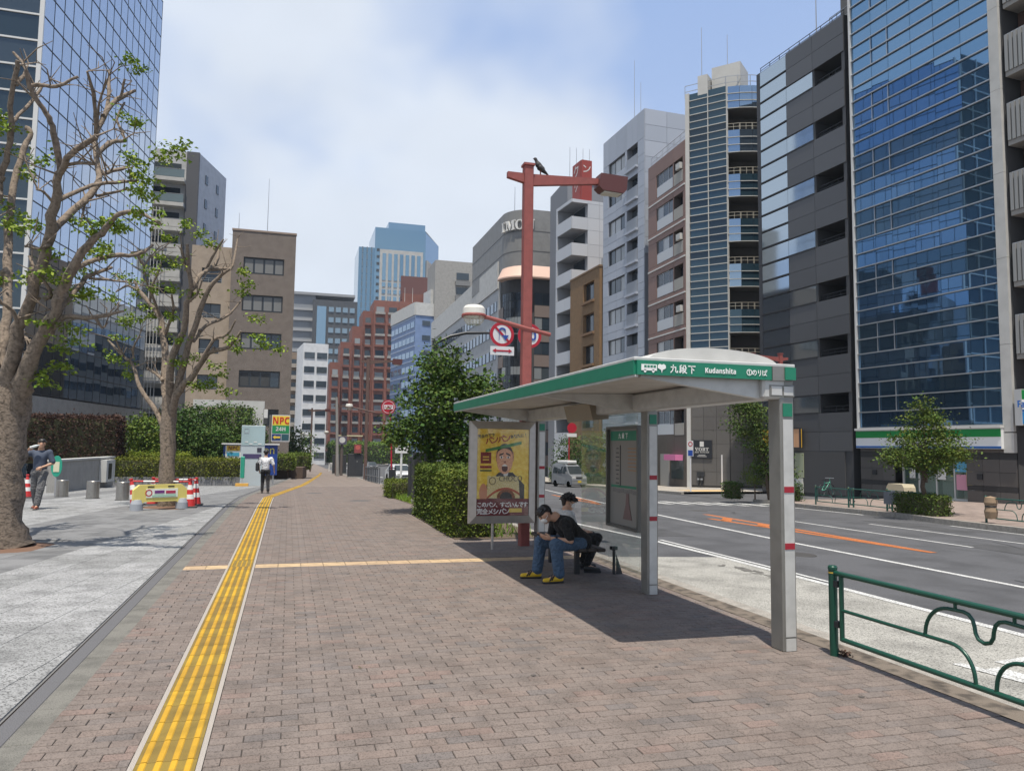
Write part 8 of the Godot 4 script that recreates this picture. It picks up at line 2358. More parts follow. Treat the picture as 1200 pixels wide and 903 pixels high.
	# shrubs behind the planter, left
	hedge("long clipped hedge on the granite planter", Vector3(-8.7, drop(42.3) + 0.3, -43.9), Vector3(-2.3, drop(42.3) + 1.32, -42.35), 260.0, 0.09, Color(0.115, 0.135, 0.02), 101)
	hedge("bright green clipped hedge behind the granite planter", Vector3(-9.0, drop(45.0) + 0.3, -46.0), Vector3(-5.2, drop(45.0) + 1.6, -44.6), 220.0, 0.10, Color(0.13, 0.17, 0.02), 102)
	var sh := [["feathery light green shrub left of the barricaded tree", -7.6, 47.0, Vector3(1.3, 1.2, 1.2), 2.6, g3, 0.16], ["dark rounded shrub behind the barricaded tree", -6.0, 48.0, Vector3(1.2, 1.9, 1.2), 2.6, g2, 0.16], ["dark rounded shrub right of the barricaded tree", -4.4, 47.0, Vector3(1.2, 1.5, 1.2), 1.9, g2, 0.15], ["tall pale green shrub behind the parking board", -3.6, 51.5, Vector3(1.6, 1.7, 1.4), 3.4, g1, 0.15], ["mid green shrub beside the parking sign pole", -2.6, 56.0, Vector3(1.2, 1.2, 1.2), 2.6, g2, 0.16], ["tall green shrub behind the granite planter hedge", -5.2, 52.0, Vector3(1.5, 1.7, 1.3), 3.2, g2, 0.18]]
	for q in sh:
		var d: float = q[2]
		street_tree("garden_shrub", q[0], Vector3(q[1], drop(d), -d), Vector3(0, q[4], 0), [[Vector3(0, q[4], 0), q[3], 110], [Vector3(0.5, q[4] * 0.55, 0.2), (q[3] as Vector3) * 0.8, 60]], q[6], q[5], 110 + int(d * 3.0 + q[1]), "shrubs behind the planter", 2.2)
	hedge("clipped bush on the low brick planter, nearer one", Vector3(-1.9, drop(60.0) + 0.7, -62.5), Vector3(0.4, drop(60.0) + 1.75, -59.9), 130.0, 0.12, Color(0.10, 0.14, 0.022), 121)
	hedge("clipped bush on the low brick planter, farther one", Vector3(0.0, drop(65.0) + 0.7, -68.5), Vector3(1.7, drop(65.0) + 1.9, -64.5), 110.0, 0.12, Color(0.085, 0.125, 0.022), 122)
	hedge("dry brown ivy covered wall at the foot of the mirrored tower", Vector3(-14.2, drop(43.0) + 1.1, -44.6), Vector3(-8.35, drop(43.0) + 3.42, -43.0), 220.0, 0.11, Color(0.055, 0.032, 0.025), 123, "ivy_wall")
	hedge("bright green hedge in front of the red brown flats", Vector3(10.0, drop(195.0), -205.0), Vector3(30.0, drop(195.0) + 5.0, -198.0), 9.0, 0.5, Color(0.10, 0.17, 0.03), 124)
	var fl := [["distant street tree left of the white barrier", -1.5, 98.0], ["distant street tree by the brick office block", 0.4, 85.0], ["distant street tree right of the blue banded office", 30.0, 170.0]]
	for q in fl:
		street_tree("distant_tree", q[0], Vector3(q[1], drop(q[2]), -q[2]), Vector3(0, 3.0, 0), [[Vector3(0, 3.6, 0), Vector3(1.8, 1.6, 1.8), 60], [Vector3(0.6, 2.4, 0), Vector3(1.6, 1.1, 1.6), 40]], 0.28, g2, 130 + int(q[2]), "distant street trees")
	s = MB.new()
	for k in 46: leaf(s, Vector3(r.randfn() * 0.035, 0.012 + r.randf() * 0.02, r.randfn() * 0.035), 0.035, r, leaf_tone(r, Color(0.05, 0.032, 0.024), 0.3))
	var dl := thing("dry_leaves", "little heap of dry brown leaves at the foot of the railing post", "leaves", Vector3(4.40, 0.0, -5.40))
	obj(dl, "leaf_heap", s.mesh(), leaf_mat(0.03, 0.02, 0.01)).set_meta("kind", "stuff")
	# one fallen leaf on the pavers
	s = MB.new(); leaf(s, Vector3.ZERO, 0.05, r, Color(0.22, 0.30, 0.02))
	var lf := thing("fallen_leaf", "single yellow green leaf lying on the pavers", "leaf", Vector3(0.55, 0.012, -5.95))
	obj(lf, "blade", s.mesh(), leaf_mat(0.1, 0.15, 0.01))
# ---------------------------------------------------------------- people, bird, vehicles
# smooth-blended tapered capsules meshed as surface nets: prims are [a, b, ra, rb, blend]
func flesh(s: MB, prims: Array, cell: float, col := Color.WHITE) -> void:
	var lo := Vector3(1e9, 1e9, 1e9)
	var hi := -lo
	for p in prims:
		var m: float = maxf(p[2], p[3]) + 0.03
		for q in [p[0], p[1]]:
			lo = lo.min(q - Vector3.ONE * m)
			hi = hi.max(q + Vector3.ONE * m)
	lo -= Vector3.ONE * cell * 2.0
	var nx := int((hi.x - lo.x) / cell) + 3
	var ny := int((hi.y - lo.y) / cell) + 3
	var nz := int((hi.z - lo.z) / cell) + 3
	var f := PackedFloat32Array()
	f.resize(nx * ny * nz)
	f.fill(0.5)
	var sy := nx
	var sz := nx * ny
	for p in prims:
		var a: Vector3 = p[0]
		var b: Vector3 = p[1]
		var ra: float = p[2]
		var rb: float = p[3]
		var kk: float = p[4]
		var ab := b - a
		var l2 := maxf(ab.length_squared(), 1e-9)
		var m := maxf(ra, rb) + kk + cell * 2.0
		var i0 := Vector3i(((a.min(b) - Vector3.ONE * m - lo) / cell).floor()).clamp(Vector3i.ZERO, Vector3i(nx - 1, ny - 1, nz - 1))
		var i1 := Vector3i(((a.max(b) + Vector3.ONE * m - lo) / cell).ceil()).clamp(Vector3i.ZERO, Vector3i(nx - 1, ny - 1, nz - 1))
		for z in range(i0.z, i1.z + 1):
			for y in range(i0.y, i1.y + 1):
				for x in range(i0.x, i1.x + 1):
					var q := lo + Vector3(x, y, z) * cell - a
					var t := clampf(q.dot(ab) / l2, 0.0, 1.0)
					var d := (q - ab * t).length() - lerpf(ra, rb, t)
					var i := x + y * sy + z * sz
					var e := f[i]
					var h := maxf(kk - absf(d - e), 0.0) / kk
					f[i] = minf(d, e) - h * h * kk * 0.25
	var at := PackedInt32Array()
	at.resize(nx * ny * nz)
	at.fill(-1)
	var corner := [0, 1, sy, sy + 1, sz, sz + 1, sz + sy, sz + sy + 1]
	var offs := [Vector3(0, 0, 0), Vector3(1, 0, 0), Vector3(0, 1, 0), Vector3(1, 1, 0), Vector3(0, 0, 1), Vector3(1, 0, 1), Vector3(0, 1, 1), Vector3(1, 1, 1)]
	var edges := [[0, 1], [2, 3], [4, 5], [6, 7], [0, 2], [1, 3], [4, 6], [5, 7], [0, 4], [1, 5], [2, 6], [3, 7]]
	for z in range(1, nz - 2):
		for y in range(1, ny - 2):
			for x in range(1, nx - 2):
				var i := x + y * sy + z * sz
				var neg := 0
				for c in corner:
					if f[i + c] < 0.0: neg += 1
				if neg == 0 or neg == 8: continue
				var sum := Vector3.ZERO
				var cnt := 0
				for e in edges:
					var fa := f[i + corner[e[0]]]
					var fb := f[i + corner[e[1]]]
					if (fa < 0.0) != (fb < 0.0):
						sum += (offs[e[0]] as Vector3).lerp(offs[e[1]], fa / (fa - fb))
						cnt += 1
				var p := lo + (Vector3(x, y, z) + sum / cnt) * cell
				var g := Vector3(f[i + 1] - f[i - 1], f[i + sy] - f[i - sy], f[i + sz] - f[i - sz]) + Vector3(f[i + 2 + sy + sz] - f[i + sy + sz], f[i + 2 * sy + 1 + sz] - f[i + 1 + sz], f[i + 2 * sz + 1 + sy] - f[i + 1 + sy])
				at[i] = s.v.size()
				s.v.append(p); s.n.append(g.normalized()); s.c.append(col); s.t.append(Vector2.ZERO)
	for z in range(2, nz - 2):
		for y in range(2, ny - 2):
			for x in range(2, nx - 2):
				var i := x + y * sy + z * sz
				var inn := f[i] < 0.0
				for ax in 3:
					var st: int = [1, sy, sz][ax]
					var u: int = [sy, sz, 1][ax]
					var w: int = [sz, 1, sy][ax]
					if (f[i + st] < 0.0) == inn: continue
					var a := at[i]
					var b := at[i - u]
					var c := at[i - u - w]
					var d := at[i - w]
					if a < 0 or b < 0 or c < 0 or d < 0: continue
					var out := (s.v[c] - s.v[a]).cross(s.v[d] - s.v[b]).dot(s.n[a] + s.n[c]) > 0.0
					for k in ([a, c, b, a, d, c] if out else [a, b, c, a, c, d]): s.idx.append(k)

func hand_prims(wrist: Vector3, dir: Vector3, palm: Vector3, curl: float, thumb_side: float) -> Array:
	var d := dir.normalized()
	var side := d.cross(palm).normalized() * thumb_side
	var out := [[wrist, wrist + d * 0.045, 0.022, 0.024, 0.01], [wrist + d * 0.03 + side * 0.018, wrist + d * 0.075 + side * 0.024, 0.016, 0.013, 0.008], [wrist + d * 0.03 - side * 0.018, wrist + d * 0.07 - side * 0.024, 0.016, 0.012, 0.008], [wrist + d * 0.03, wrist + d * 0.08, 0.02, 0.014, 0.008]]
	var lens := [0.066, 0.074, 0.068, 0.054]
	for k in 4:
		var root := wrist + d * (0.078 - 0.004 * absf(k - 1.2)) + side * (0.027 - k * 0.018)
		var p := root
		var dd := d
		for j in 3:
			dd = (dd + palm.normalized() * curl * (0.45 + 0.2 * j)).normalized()
			var q: Vector3 = p + dd * lens[k] * [0.45, 0.32, 0.26][j]
			out.append([p, q, 0.0092 - 0.0007 * j, 0.0086 - 0.0007 * j, 0.003])
			p = q
	var tb := wrist + d * 0.025 + side * 0.026
	var t1 := tb + (d * 0.7 + side * 0.75 + palm.normalized() * 0.35).normalized() * 0.036
	var t2 := t1 + (d + side * 0.1 + palm.normalized() * 0.55 * (0.4 + curl)).normalized() * 0.03
	out.append([tb, t1, 0.013, 0.0105, 0.006])
	out.append([t1, t2, 0.0105, 0.009, 0.004])
	return out

func head_prims(c: Vector3, face: Vector3, up: Vector3, k: float) -> Array:
	var f := face.normalized()
	var u := (up - f * up.dot(f)).normalized()
	var r := u.cross(f).normalized()
	var out := [[c + u * 0.035 * k - f * 0.02 * k, c + u * 0.03 * k + f * 0.012 * k, 0.088 * k, 0.08 * k, 0.03], [c - u * 0.01 * k + f * 0.03 * k, c - u * 0.07 * k + f * 0.048 * k, 0.068 * k, 0.046 * k, 0.03],
		[c + u * 0.01 * k + f * 0.088 * k, c - u * 0.022 * k + f * 0.104 * k, 0.009 * k, 0.013 * k, 0.012], [c - u * 0.062 * k + f * 0.083 * k - r * 0.018 * k, c - u * 0.062 * k + f * 0.083 * k + r * 0.018 * k, 0.009 * k, 0.009 * k, 0.006]]
	for s in [-1.0, 1.0]:
		out.append([c + r * s * 0.082 * k + u * 0.012 * k, c + r * s * 0.084 * k - u * 0.025 * k, 0.014 * k, 0.011 * k, 0.008])
	return out

# j: joints; look: colours and options
func person(label: String, j: Dictionary, look: Dictionary) -> MeshInstance3D:
	var o: Vector3 = j.base
	var k: float = look.get("scale", 1.0)
	var cell: float = look.get("cell", 0.014)
	for key in j.keys():
		if key != "base" and key not in ["face", "up"]: j[key] = (j[key] as Vector3) - o
	var skin := mat(0.46, 0.27, 0.18, 0.55)
	skin.subsurf_scatter_enabled = true
	skin.subsurf_scatter_strength = 0.1
	var prims := head_prims(j.head, j.face, j.up, k)
	prims.append([j.neck, (j.head as Vector3) - (j.up as Vector3).normalized() * 0.05 * k, 0.058 * k, 0.052 * k, 0.03])
	prims.append([j.hip, j.chest, 0.10 * k, 0.11 * k, 0.05])
	prims.append([j.chest, j.neck, 0.10 * k, 0.055 * k, 0.05])
	var fine := []
	for s in ["l", "r"]:
		prims.append([j["sh_" + s], j["el_" + s], 0.046 * k, 0.036 * k, 0.03])
		prims.append([j.chest, j["sh_" + s], 0.08 * k, 0.05 * k, 0.04])
		prims.append([j["el_" + s], j["wr_" + s], 0.036 * k, 0.026 * k, 0.015])
		prims.append([j["hp_" + s], j["kn_" + s], 0.072 * k, 0.05 * k, 0.03])
		prims.append([j.hip, j["hp_" + s], 0.09 * k, 0.08 * k, 0.03])
		prims.append([j["kn_" + s], j["an_" + s], 0.048 * k, 0.032 * k, 0.02])
		prims.append([j["an_" + s], j["to_" + s], 0.032 * k, 0.022 * k, 0.02])
	var body := MB.new()
	flesh(body, prims, cell)
	for s in ["l", "r"]:
		var wr: Vector3 = j["wr_" + s]
		var dir: Vector3 = (wr - (j["el_" + s] as Vector3)).normalized()
		flesh(body, hand_prims(wr - dir * 0.01, dir, look.get("palm_" + s, Vector3(0, 0, 1)), look.get("curl", 0.5), look.get("thumb_" + s, 1.0)), 0.0045)
	var p := obj(self, "person", body.mesh(), skin, o)
	tag(p, label, "person")
	# shirt
	var sh := []
	var e := 0.02 * k
	var tail: Vector3 = j.hip if look.get("seated", false) else (j.hip as Vector3).lerp(j.chest, 0.22)
	sh.append([tail, j.chest, 0.125 * k + e, 0.128 * k + e, 0.05])
	sh.append([j.chest, (j.neck as Vector3).lerp(j.chest, 0.25), 0.115 * k + e, 0.075 * k, 0.05])
	for s in ["l", "r"]:
		sh.append([j.chest, j["sh_" + s], 0.10 * k, 0.066 * k + e * 0.5, 0.05])
		if look.get("seated", false): sh.append([j.hip, j["hp_" + s], 0.115 * k + e, 0.10 * k, 0.05])
		var sl: float = look.get("sleeve", 0.7)
		sh.append([j["sh_" + s], (j["sh_" + s] as Vector3).lerp(j["el_" + s], sl), 0.062 * k + e * 0.5, 0.058 * k + e * 0.5, 0.02])
	var m := MB.new()
	flesh(m, sh, cell)
	obj(p, "shirt", m.mesh(), look.shirt)
	# trousers
	var tr := []
	var wd: float = look.get("leg", 1.0)
	for s in ["l", "r"]:
		tr.append([j.hip, j["hp_" + s], 0.11 * k + e, 0.095 * k + e * 0.5, 0.04])
		tr.append([j["hp_" + s], j["kn_" + s], 0.088 * k * sqrt(wd), 0.072 * k * wd, 0.03])
		tr.append([j["kn_" + s], (j["an_" + s] as Vector3) + Vector3(0, 0.035 if wd < 1.3 else 0.02, 0), 0.070 * k * wd, 0.060 * k * wd, 0.02])
	m = MB.new()
	flesh(m, tr, cell)
	obj(p, "trousers", m.mesh(), look.trousers)
	# shoes
	for s in ["l", "r"]:
		m = MB.new()
		var an: Vector3 = j["an_" + s]
		var to: Vector3 = j["to_" + s]
		var heel := Vector3(an.x, minf(an.y, to.y + 0.015), an.z) - (to - an) * 0.12
		flesh(m, [[Vector3(heel.x, to.y + 0.012, heel.z), to, 0.040 * k, 0.034 * k, 0.02], [an - Vector3(0, 0.03 * k, 0), (an - Vector3(0, 0.03 * k, 0)).lerp(to, 0.5), 0.042 * k, 0.034 * k, 0.02]], cell * 0.7)
		var so := obj(p, "shoe", m.mesh(), look.shoes)
		m = MB.new()
		var fwd := Vector3(to.x - heel.x, 0, to.z - heel.z)
		var fl := fwd.length()
		fwd = fwd.normalized()
		m.bevel(Vector3((to.x + heel.x) * 0.5, 0.012 + to.y - 0.035, (to.z + heel.z) * 0.5), Vector3(0.078 * k, 0.024, fl + 0.075 * k), 0.008, Color.WHITE, Basis(fwd.cross(Vector3.UP), Vector3.UP, -fwd))
		obj(so, "sole", m.mesh(), look.get("sole", M.dark))
		if look.has("stripe"):
			m = MB.new()
			var mid := an.lerp(to, 0.5) + Vector3(0, 0.012, 0)
			var ax := (to - an).normalized()
			var sd := ax.cross(Vector3.UP).normalized()
			for q in [-1.0, 1.0]:
				for z in 2: m.bar(mid + sd * q * 0.032 * k + ax * (0.03 * z - 0.02) + Vector3(0, 0.02, 0), mid + sd * q * 0.043 * k + ax * (0.03 * z + 0.02) - Vector3(0, 0.028, 0), 0.012, 0.012)
			obj(so, "stripe", m.mesh(), look.stripe)
	# hair
	var f: Vector3 = (j.face as Vector3).normalized()
	var u: Vector3 = ((j.up as Vector3) - f * (j.up as Vector3).dot(f)).normalized()
	var rr := u.cross(f).normalized()
	var c: Vector3 = j.head
	var hr := []
	var r := RandomNumberGenerator.new(); r.seed = label.length()
	hr.append([c + u * 0.055 * k - f * 0.03 * k, c + u * 0.062 * k + f * 0.02 * k, 0.088 * k, 0.078 * k, 0.02])
	hr.append([c - f * 0.045 * k + u * 0.02 * k, c - f * 0.05 * k - u * 0.03 * k, 0.072 * k, 0.055 * k, 0.03])
	for q in int(look.get("tuft", 14)) * 2:
		var d := (f * r.randf_range(-0.9, 0.75) + rr * r.randfn() * 0.7 + u * r.randf_range(0.1, 1.0)).normalized()
		var pp: Vector3 = c + u * 0.03 * k - f * 0.012 * k + d * 0.088 * k
		hr.append([pp, pp + (d + f * r.randf_range(0, 0.5) - u * r.randf_range(0.2, 0.8)) * 0.036 * k * look.get("curly", 1.0), 0.017 * k, 0.007 * k, 0.008])
	m = MB.new()
	flesh(m, hr, 0.0065 if cell < 0.016 else 0.011)
	obj(p, "hair", m.mesh(), look.hair)
	for s in [-1.0, 1.0]:
		m = MB.new()
		m.lathe([Vector2(0, 0.007), Vector2(0.009, 0.004), Vector2(0.011, 0), Vector2(0, -0.004)], 10, c + f * 0.088 * k + u * 0.012 * k + rr * s * 0.032 * k, Color.WHITE, Basis(rr, f, rr.cross(f)))
		obj(p, "eye", m.mesh(), mat(0.03, 0.02, 0.018, 0.2))
		m = MB.new()
		m.bar(c + f * 0.092 * k + u * 0.034 * k + rr * s * 0.016 * k, c + f * 0.084 * k + u * 0.034 * k + rr * s * 0.052 * k, 0.008, 0.008)
		obj(p, "eyebrow", m.mesh(), look.hair)
	if look.get("mask", false):
		m = MB.new()
		flesh(m, [[c - u * 0.028 * k + f * 0.075 * k - rr * 0.028 * k, c - u * 0.028 * k + f * 0.075 * k + rr * 0.028 * k, 0.030 * k, 0.030 * k, 0.03], [c - u * 0.06 * k + f * 0.06 * k - rr * 0.02 * k, c - u * 0.06 * k + f * 0.06 * k + rr * 0.02 * k, 0.032 * k, 0.032 * k, 0.03], [c - u * 0.01 * k + f * 0.095 * k, c - u * 0.05 * k + f * 0.1 * k, 0.012 * k, 0.016 * k, 0.02]], 0.007)
		var mk := obj(p, "face_mask", m.mesh(), mat(0.72, 0.72, 0.70, 0.8))
		for s in [-1.0, 1.0]:
			m = MB.new(); m.tube([c - u * 0.03 * k + f * 0.06 * k + rr * s * 0.06 * k, c - u * 0.005 * k + rr * s * 0.088 * k], [0.003, 0.003], 5)
			obj(mk, "ear_loop", m.mesh(), mat(0.7, 0.7, 0.68, 0.8))
	return p

func cloth(r: float, g: float, b: float, sheen := 0.3) -> StandardMaterial3D:
	var m := grain(mat(r, g, b, 0.9), noise_tex("weave", 0.06, 0.75, 1.25, FastNoiseLite.TYPE_SIMPLEX_SMOOTH, 4), 0.45, true, noise_tex("folds", 0.012, 0.0, 1.0, FastNoiseLite.TYPE_SIMPLEX_SMOOTH, 3), 3.5)
	m.rim_enabled = true
	m.rim = sheen
	return m

func make_people() -> void:
	var black_hair := mat(0.012, 0.010, 0.010, 0.5)
	# man on the bench, bent over his phone
	var p := person("seated person in black T-shirt, wide jeans and yellow shoes bent over a phone", {
		"base": Vector3(3.3, 0.0, -9.3), "head": Vector3(3.14, 0.815, -9.28), "face": Vector3(-0.72, -0.62, 0.14), "up": Vector3(-0.55, 0.82, 0.0), "neck": Vector3(3.275, 0.79, -9.29), "chest": Vector3(3.42, 0.665, -9.3), "hip": Vector3(3.64, 0.46, -9.32),
		"sh_l": Vector3(3.36, 0.715, -9.15), "el_l": Vector3(3.41, 0.505, -9.07), "wr_l": Vector3(3.17, 0.535, -9.15), "sh_r": Vector3(3.32, 0.715, -9.45), "el_r": Vector3(3.32, 0.51, -9.55), "wr_r": Vector3(3.14, 0.54, -9.37),
		"hp_l": Vector3(3.58, 0.45, -9.22), "kn_l": Vector3(3.23, 0.455, -9.12), "an_l": Vector3(3.26, 0.09, -9.08), "to_l": Vector3(3.07, 0.035, -9.06), "hp_r": Vector3(3.58, 0.45, -9.42), "kn_r": Vector3(3.15, 0.455, -9.47), "an_r": Vector3(3.10, 0.09, -9.46), "to_r": Vector3(2.91, 0.035, -9.48),
	}, {"scale": 0.88, "cell": 0.0125, "seated": true, "shirt": cloth(0.010, 0.010, 0.011), "trousers": cloth(0.055, 0.098, 0.16), "shoes": mat(0.60, 0.38, 0.015, 0.6), "stripe": mat(0.02, 0.02, 0.02, 0.6), "hair": black_hair, "mask": true, "leg": 1.32, "sleeve": 0.8, "curl": 0.8, "palm_l": Vector3(-0.2, 0.6, -0.7), "palm_r": Vector3(-0.2, 0.6, 0.7), "thumb_l": -1.0, "thumb_r": 1.0, "tuft": 24})
	var ph := thing("phone", "dark phone held in both hands by the person in yellow shoes", "phone", Vector3(3.03, 0.575, -9.26))
	var s := MB.new(); s.bevel(Vector3.ZERO, Vector3(0.14, 0.008, 0.07), 0.003, Color.WHITE, Basis(Vector3.BACK, -0.5))
	obj(ph, "body", s.mesh(), mat(0.015, 0.015, 0.017, 0.3))
	s = MB.new(); s.box(Basis(Vector3.BACK, -0.5) * Vector3(0, 0.0048, 0), Vector3(0.13, 0.0015, 0.062), Basis(Vector3.BACK, -0.5))
	obj(ph, "screen", s.mesh(), glass(0.02, 0.022, 0.026, 0.1, 0.05))
	var wt := MB.new(); wt.tube([Vector3(-0.012, 0, 0), Vector3(0.012, 0.001, 0)], [0.034, 0.034], 12)
	obj(p, "wristband", wt.mesh(), M.dark, Vector3(3.235, 0.527, -9.13) - Vector3(3.3, 0, -9.3))
	# the other person on the bench, facing the road
	person("seated person with curly dark hair and face mask facing the road behind the first", {
		"base": Vector3(3.8, 0.0, -9.95), "head": Vector3(3.69, 0.925, -9.92), "face": Vector3(0.95, -0.12, 0.28), "up": Vector3(0.1, 1.0, 0.0), "neck": Vector3(3.66, 0.83, -9.92), "chest": Vector3(3.66, 0.68, -9.93), "hip": Vector3(3.74, 0.46, -9.95),
		"sh_l": Vector3(3.66, 0.755, -10.08), "el_l": Vector3(3.72, 0.55, -10.14), "wr_l": Vector3(3.92, 0.53, -10.05), "sh_r": Vector3(3.66, 0.755, -9.78), "el_r": Vector3(3.72, 0.55, -9.73), "wr_r": Vector3(3.92, 0.53, -9.83),
		"hp_l": Vector3(3.80, 0.45, -10.05), "kn_l": Vector3(4.08, 0.45, -10.05), "an_l": Vector3(3.96, 0.09, -10.05), "to_l": Vector3(4.12, 0.035, -10.05), "hp_r": Vector3(3.80, 0.45, -9.85), "kn_r": Vector3(4.08, 0.45, -9.82), "an_r": Vector3(3.90, 0.09, -9.75), "to_r": Vector3(4.05, 0.035, -9.72),
	}, {"scale": 0.86, "cell": 0.015, "seated": true, "shirt": cloth(0.52, 0.52, 0.51), "trousers": cloth(0.012, 0.012, 0.013), "shoes": mat(0.02, 0.02, 0.02, 0.6), "hair": mat(0.014, 0.011, 0.010, 0.6), "mask": true, "curl": 0.6, "tuft": 46, "curly": 1.7, "palm_l": Vector3(0, -1, 0), "palm_r": Vector3(0, -1, 0), "sleeve": 0.9})
	# man drinking on the plaza
	var y := 0.0
	p = person("person in a dark patterned short sleeved shirt walking while drinking from a bottle", {
		"base": Vector3(-5.85, 0.0, -21.5), "head": Vector3(-5.85, 1.585, -21.46), "face": Vector3(0.18, 0.05, 1.0), "up": Vector3(0.0, 1.0, -0.08), "neck": Vector3(-5.86, 1.46, -21.49), "chest": Vector3(-5.87, 1.26, -21.5), "hip": Vector3(-5.87, 0.93, -21.5),
		"sh_r": Vector3(-6.06, 1.38, -21.5), "el_r": Vector3(-6.30, 1.28, -21.38), "wr_r": Vector3(-6.08, 1.45, -21.30), "sh_l": Vector3(-5.68, 1.38, -21.5), "el_l": Vector3(-5.58, 1.12, -21.48), "wr_l": Vector3(-5.78, 1.02, -21.30),
		"hp_r": Vector3(-5.96, 0.88, -21.5), "kn_r": Vector3(-5.97, 0.48, -21.56), "an_r": Vector3(-5.98, 0.12, -21.75), "to_r": Vector3(-5.99, 0.035, -21.56), "hp_l": Vector3(-5.78, 0.88, -21.5), "kn_l": Vector3(-5.80, 0.48, -21.38), "an_l": Vector3(-5.84, 0.09, -21.34), "to_l": Vector3(-5.83, 0.035, -21.14),
	}, {"scale": 1.0, "cell": 0.018, "shirt": grain(mat(0.05, 0.065, 0.10, 0.85), noise_tex("print", 0.04, 0.2, 3.2, FastNoiseLite.TYPE_SIMPLEX_SMOOTH, 2), 0.9), "trousers": cloth(0.115, 0.115, 0.12), "shoes": mat(0.20, 0.055, 0.03, 0.5), "hair": black_hair, "curl": 0.7, "palm_r": Vector3(0.6, 0.0, 0.6), "palm_l": Vector3(0, 0, -1), "leg": 1.2, "sleeve": 0.85, "tuft": 10})
	s = MB.new()
	s.lathe([Vector2(0, 0), Vector2(0.032, 0.0), Vector2(0.033, 0.14), Vector2(0.014, 0.18), Vector2(0.013, 0.21), Vector2(0, 0.212)], 12, Vector3.ZERO, Color.WHITE, Basis(Vector3.BACK, -1.25))
	var bt := obj(self, "bottle", s.mesh(), glass(0.55, 0.58, 0.58, 0.0, 0.15), Vector3(-6.04, 1.50, -21.27))
	tag(bt, "clear drinks bottle raised by the person in the patterned shirt", "bottle")
	# person walking away
	var d := 31.1
	y = drop(d)
	p = person("person in white shirt and black trousers walking away with a shoulder bag", {
		"base": Vector3(-0.82, y, -d), "head": Vector3(-0.82, y + 1.54, -d - 0.02), "face": Vector3(0.1, -0.1, -1.0), "up": Vector3(0.0, 1.0, 0.0), "neck": Vector3(-0.82, y + 1.41, -d), "chest": Vector3(-0.82, y + 1.2, -d), "hip": Vector3(-0.82, y + 0.88, -d),
		"sh_l": Vector3(-1.01, y + 1.32, -d), "el_l": Vector3(-1.07, y + 1.05, -d + 0.04), "wr_l": Vector3(-1.05, y + 0.86, -d - 0.1), "sh_r": Vector3(-0.63, y + 1.32, -d), "el_r": Vector3(-0.53, y + 1.07, -d + 0.02), "wr_r": Vector3(-0.50, y + 0.84, -d - 0.04),
		"hp_l": Vector3(-0.91, y + 0.84, -d), "kn_l": Vector3(-0.92, y + 0.46, -d - 0.08), "an_l": Vector3(-0.92, y + 0.09, -d - 0.02), "to_l": Vector3(-0.92, y + 0.035, -d - 0.2), "hp_r": Vector3(-0.73, y + 0.84, -d), "kn_r": Vector3(-0.72, y + 0.46, -d + 0.02), "an_r": Vector3(-0.70, y + 0.1, -d + 0.2), "to_r": Vector3(-0.70, y + 0.035, -d + 0.02),
	}, {"scale": 0.96, "cell": 0.02, "shirt": cloth(0.66, 0.67, 0.69), "trousers": cloth(0.014, 0.014, 0.017), "shoes": mat(0.05, 0.035, 0.03, 0.5), "hair": black_hair, "curl": 0.5, "palm_l": Vector3(1, 0, 0), "palm_r": Vector3(-1, 0, 0), "sleeve": 0.8})
	var bag := thing("shoulder_bag", "black shoulder bag on the left side of the person walking away", "bag", Vector3(-1.12, y + 0.86, -d + 0.05))
	s = MB.new(); s.bevel(Vector3(0, 0.16, 0), Vector3(0.13, 0.34, 0.36), 0.04)
	obj(bag, "body", s.mesh(), mat(0.015, 0.015, 0.017, 0.7))
	s = MB.new(); s.tube([Vector3(0, 0.3, 0.14), Vector3(0.06, 0.52, 0.04), Vector3(0.14, 0.55, -0.05), Vector3(0.06, 0.5, -0.12), Vector3(0, 0.3, -0.14)], [0.012, 0.012, 0.012, 0.012, 0.012], 6)
	obj(bag, "strap", s.mesh(), mat(0.015, 0.015, 0.017, 0.7))
	# bird on the lamp arm
	s = MB.new()
	flesh(s, [[Vector3(0.05, 0.13, 0), Vector3(-0.02, 0.19, 0), 0.045, 0.05, 0.03], [Vector3(-0.02, 0.19, 0), Vector3(-0.07, 0.28, 0), 0.042, 0.026, 0.03], [Vector3(-0.075, 0.295, 0), Vector3(-0.085, 0.297, 0), 0.027, 0.025, 0.015], [Vector3(-0.105, 0.295, 0), Vector3(-0.125, 0.29, 0), 0.009, 0.004, 0.008], [Vector3(0.05, 0.12, 0), Vector3(0.16, 0.03, 0), 0.036, 0.014, 0.03], [Vector3(0.0, 0.14, 0.04), Vector3(0.12, 0.06, 0.03), 0.03, 0.012, 0.02], [Vector3(0.0, 0.14, -0.04), Vector3(0.12, 0.06, -0.03), 0.03, 0.012, 0.02]], 0.009)
	var bd := obj(self, "bird", s.mesh(), mat(0.035, 0.034, 0.036, 0.7), Vector3(4.10, 6.46, -12.62))
	tag(bd, "dark pigeon perched on the arm of the tall street lamp", "bird")
	s = MB.new()
	for z in [-0.018, 0.018]: s.tube([Vector3(0.02, 0.0, z), Vector3(0.02, 0.10, z)], [0.006, 0.007], 6)
	obj(bd, "leg", s.mesh(), mat(0.25, 0.09, 0.07, 0.7))

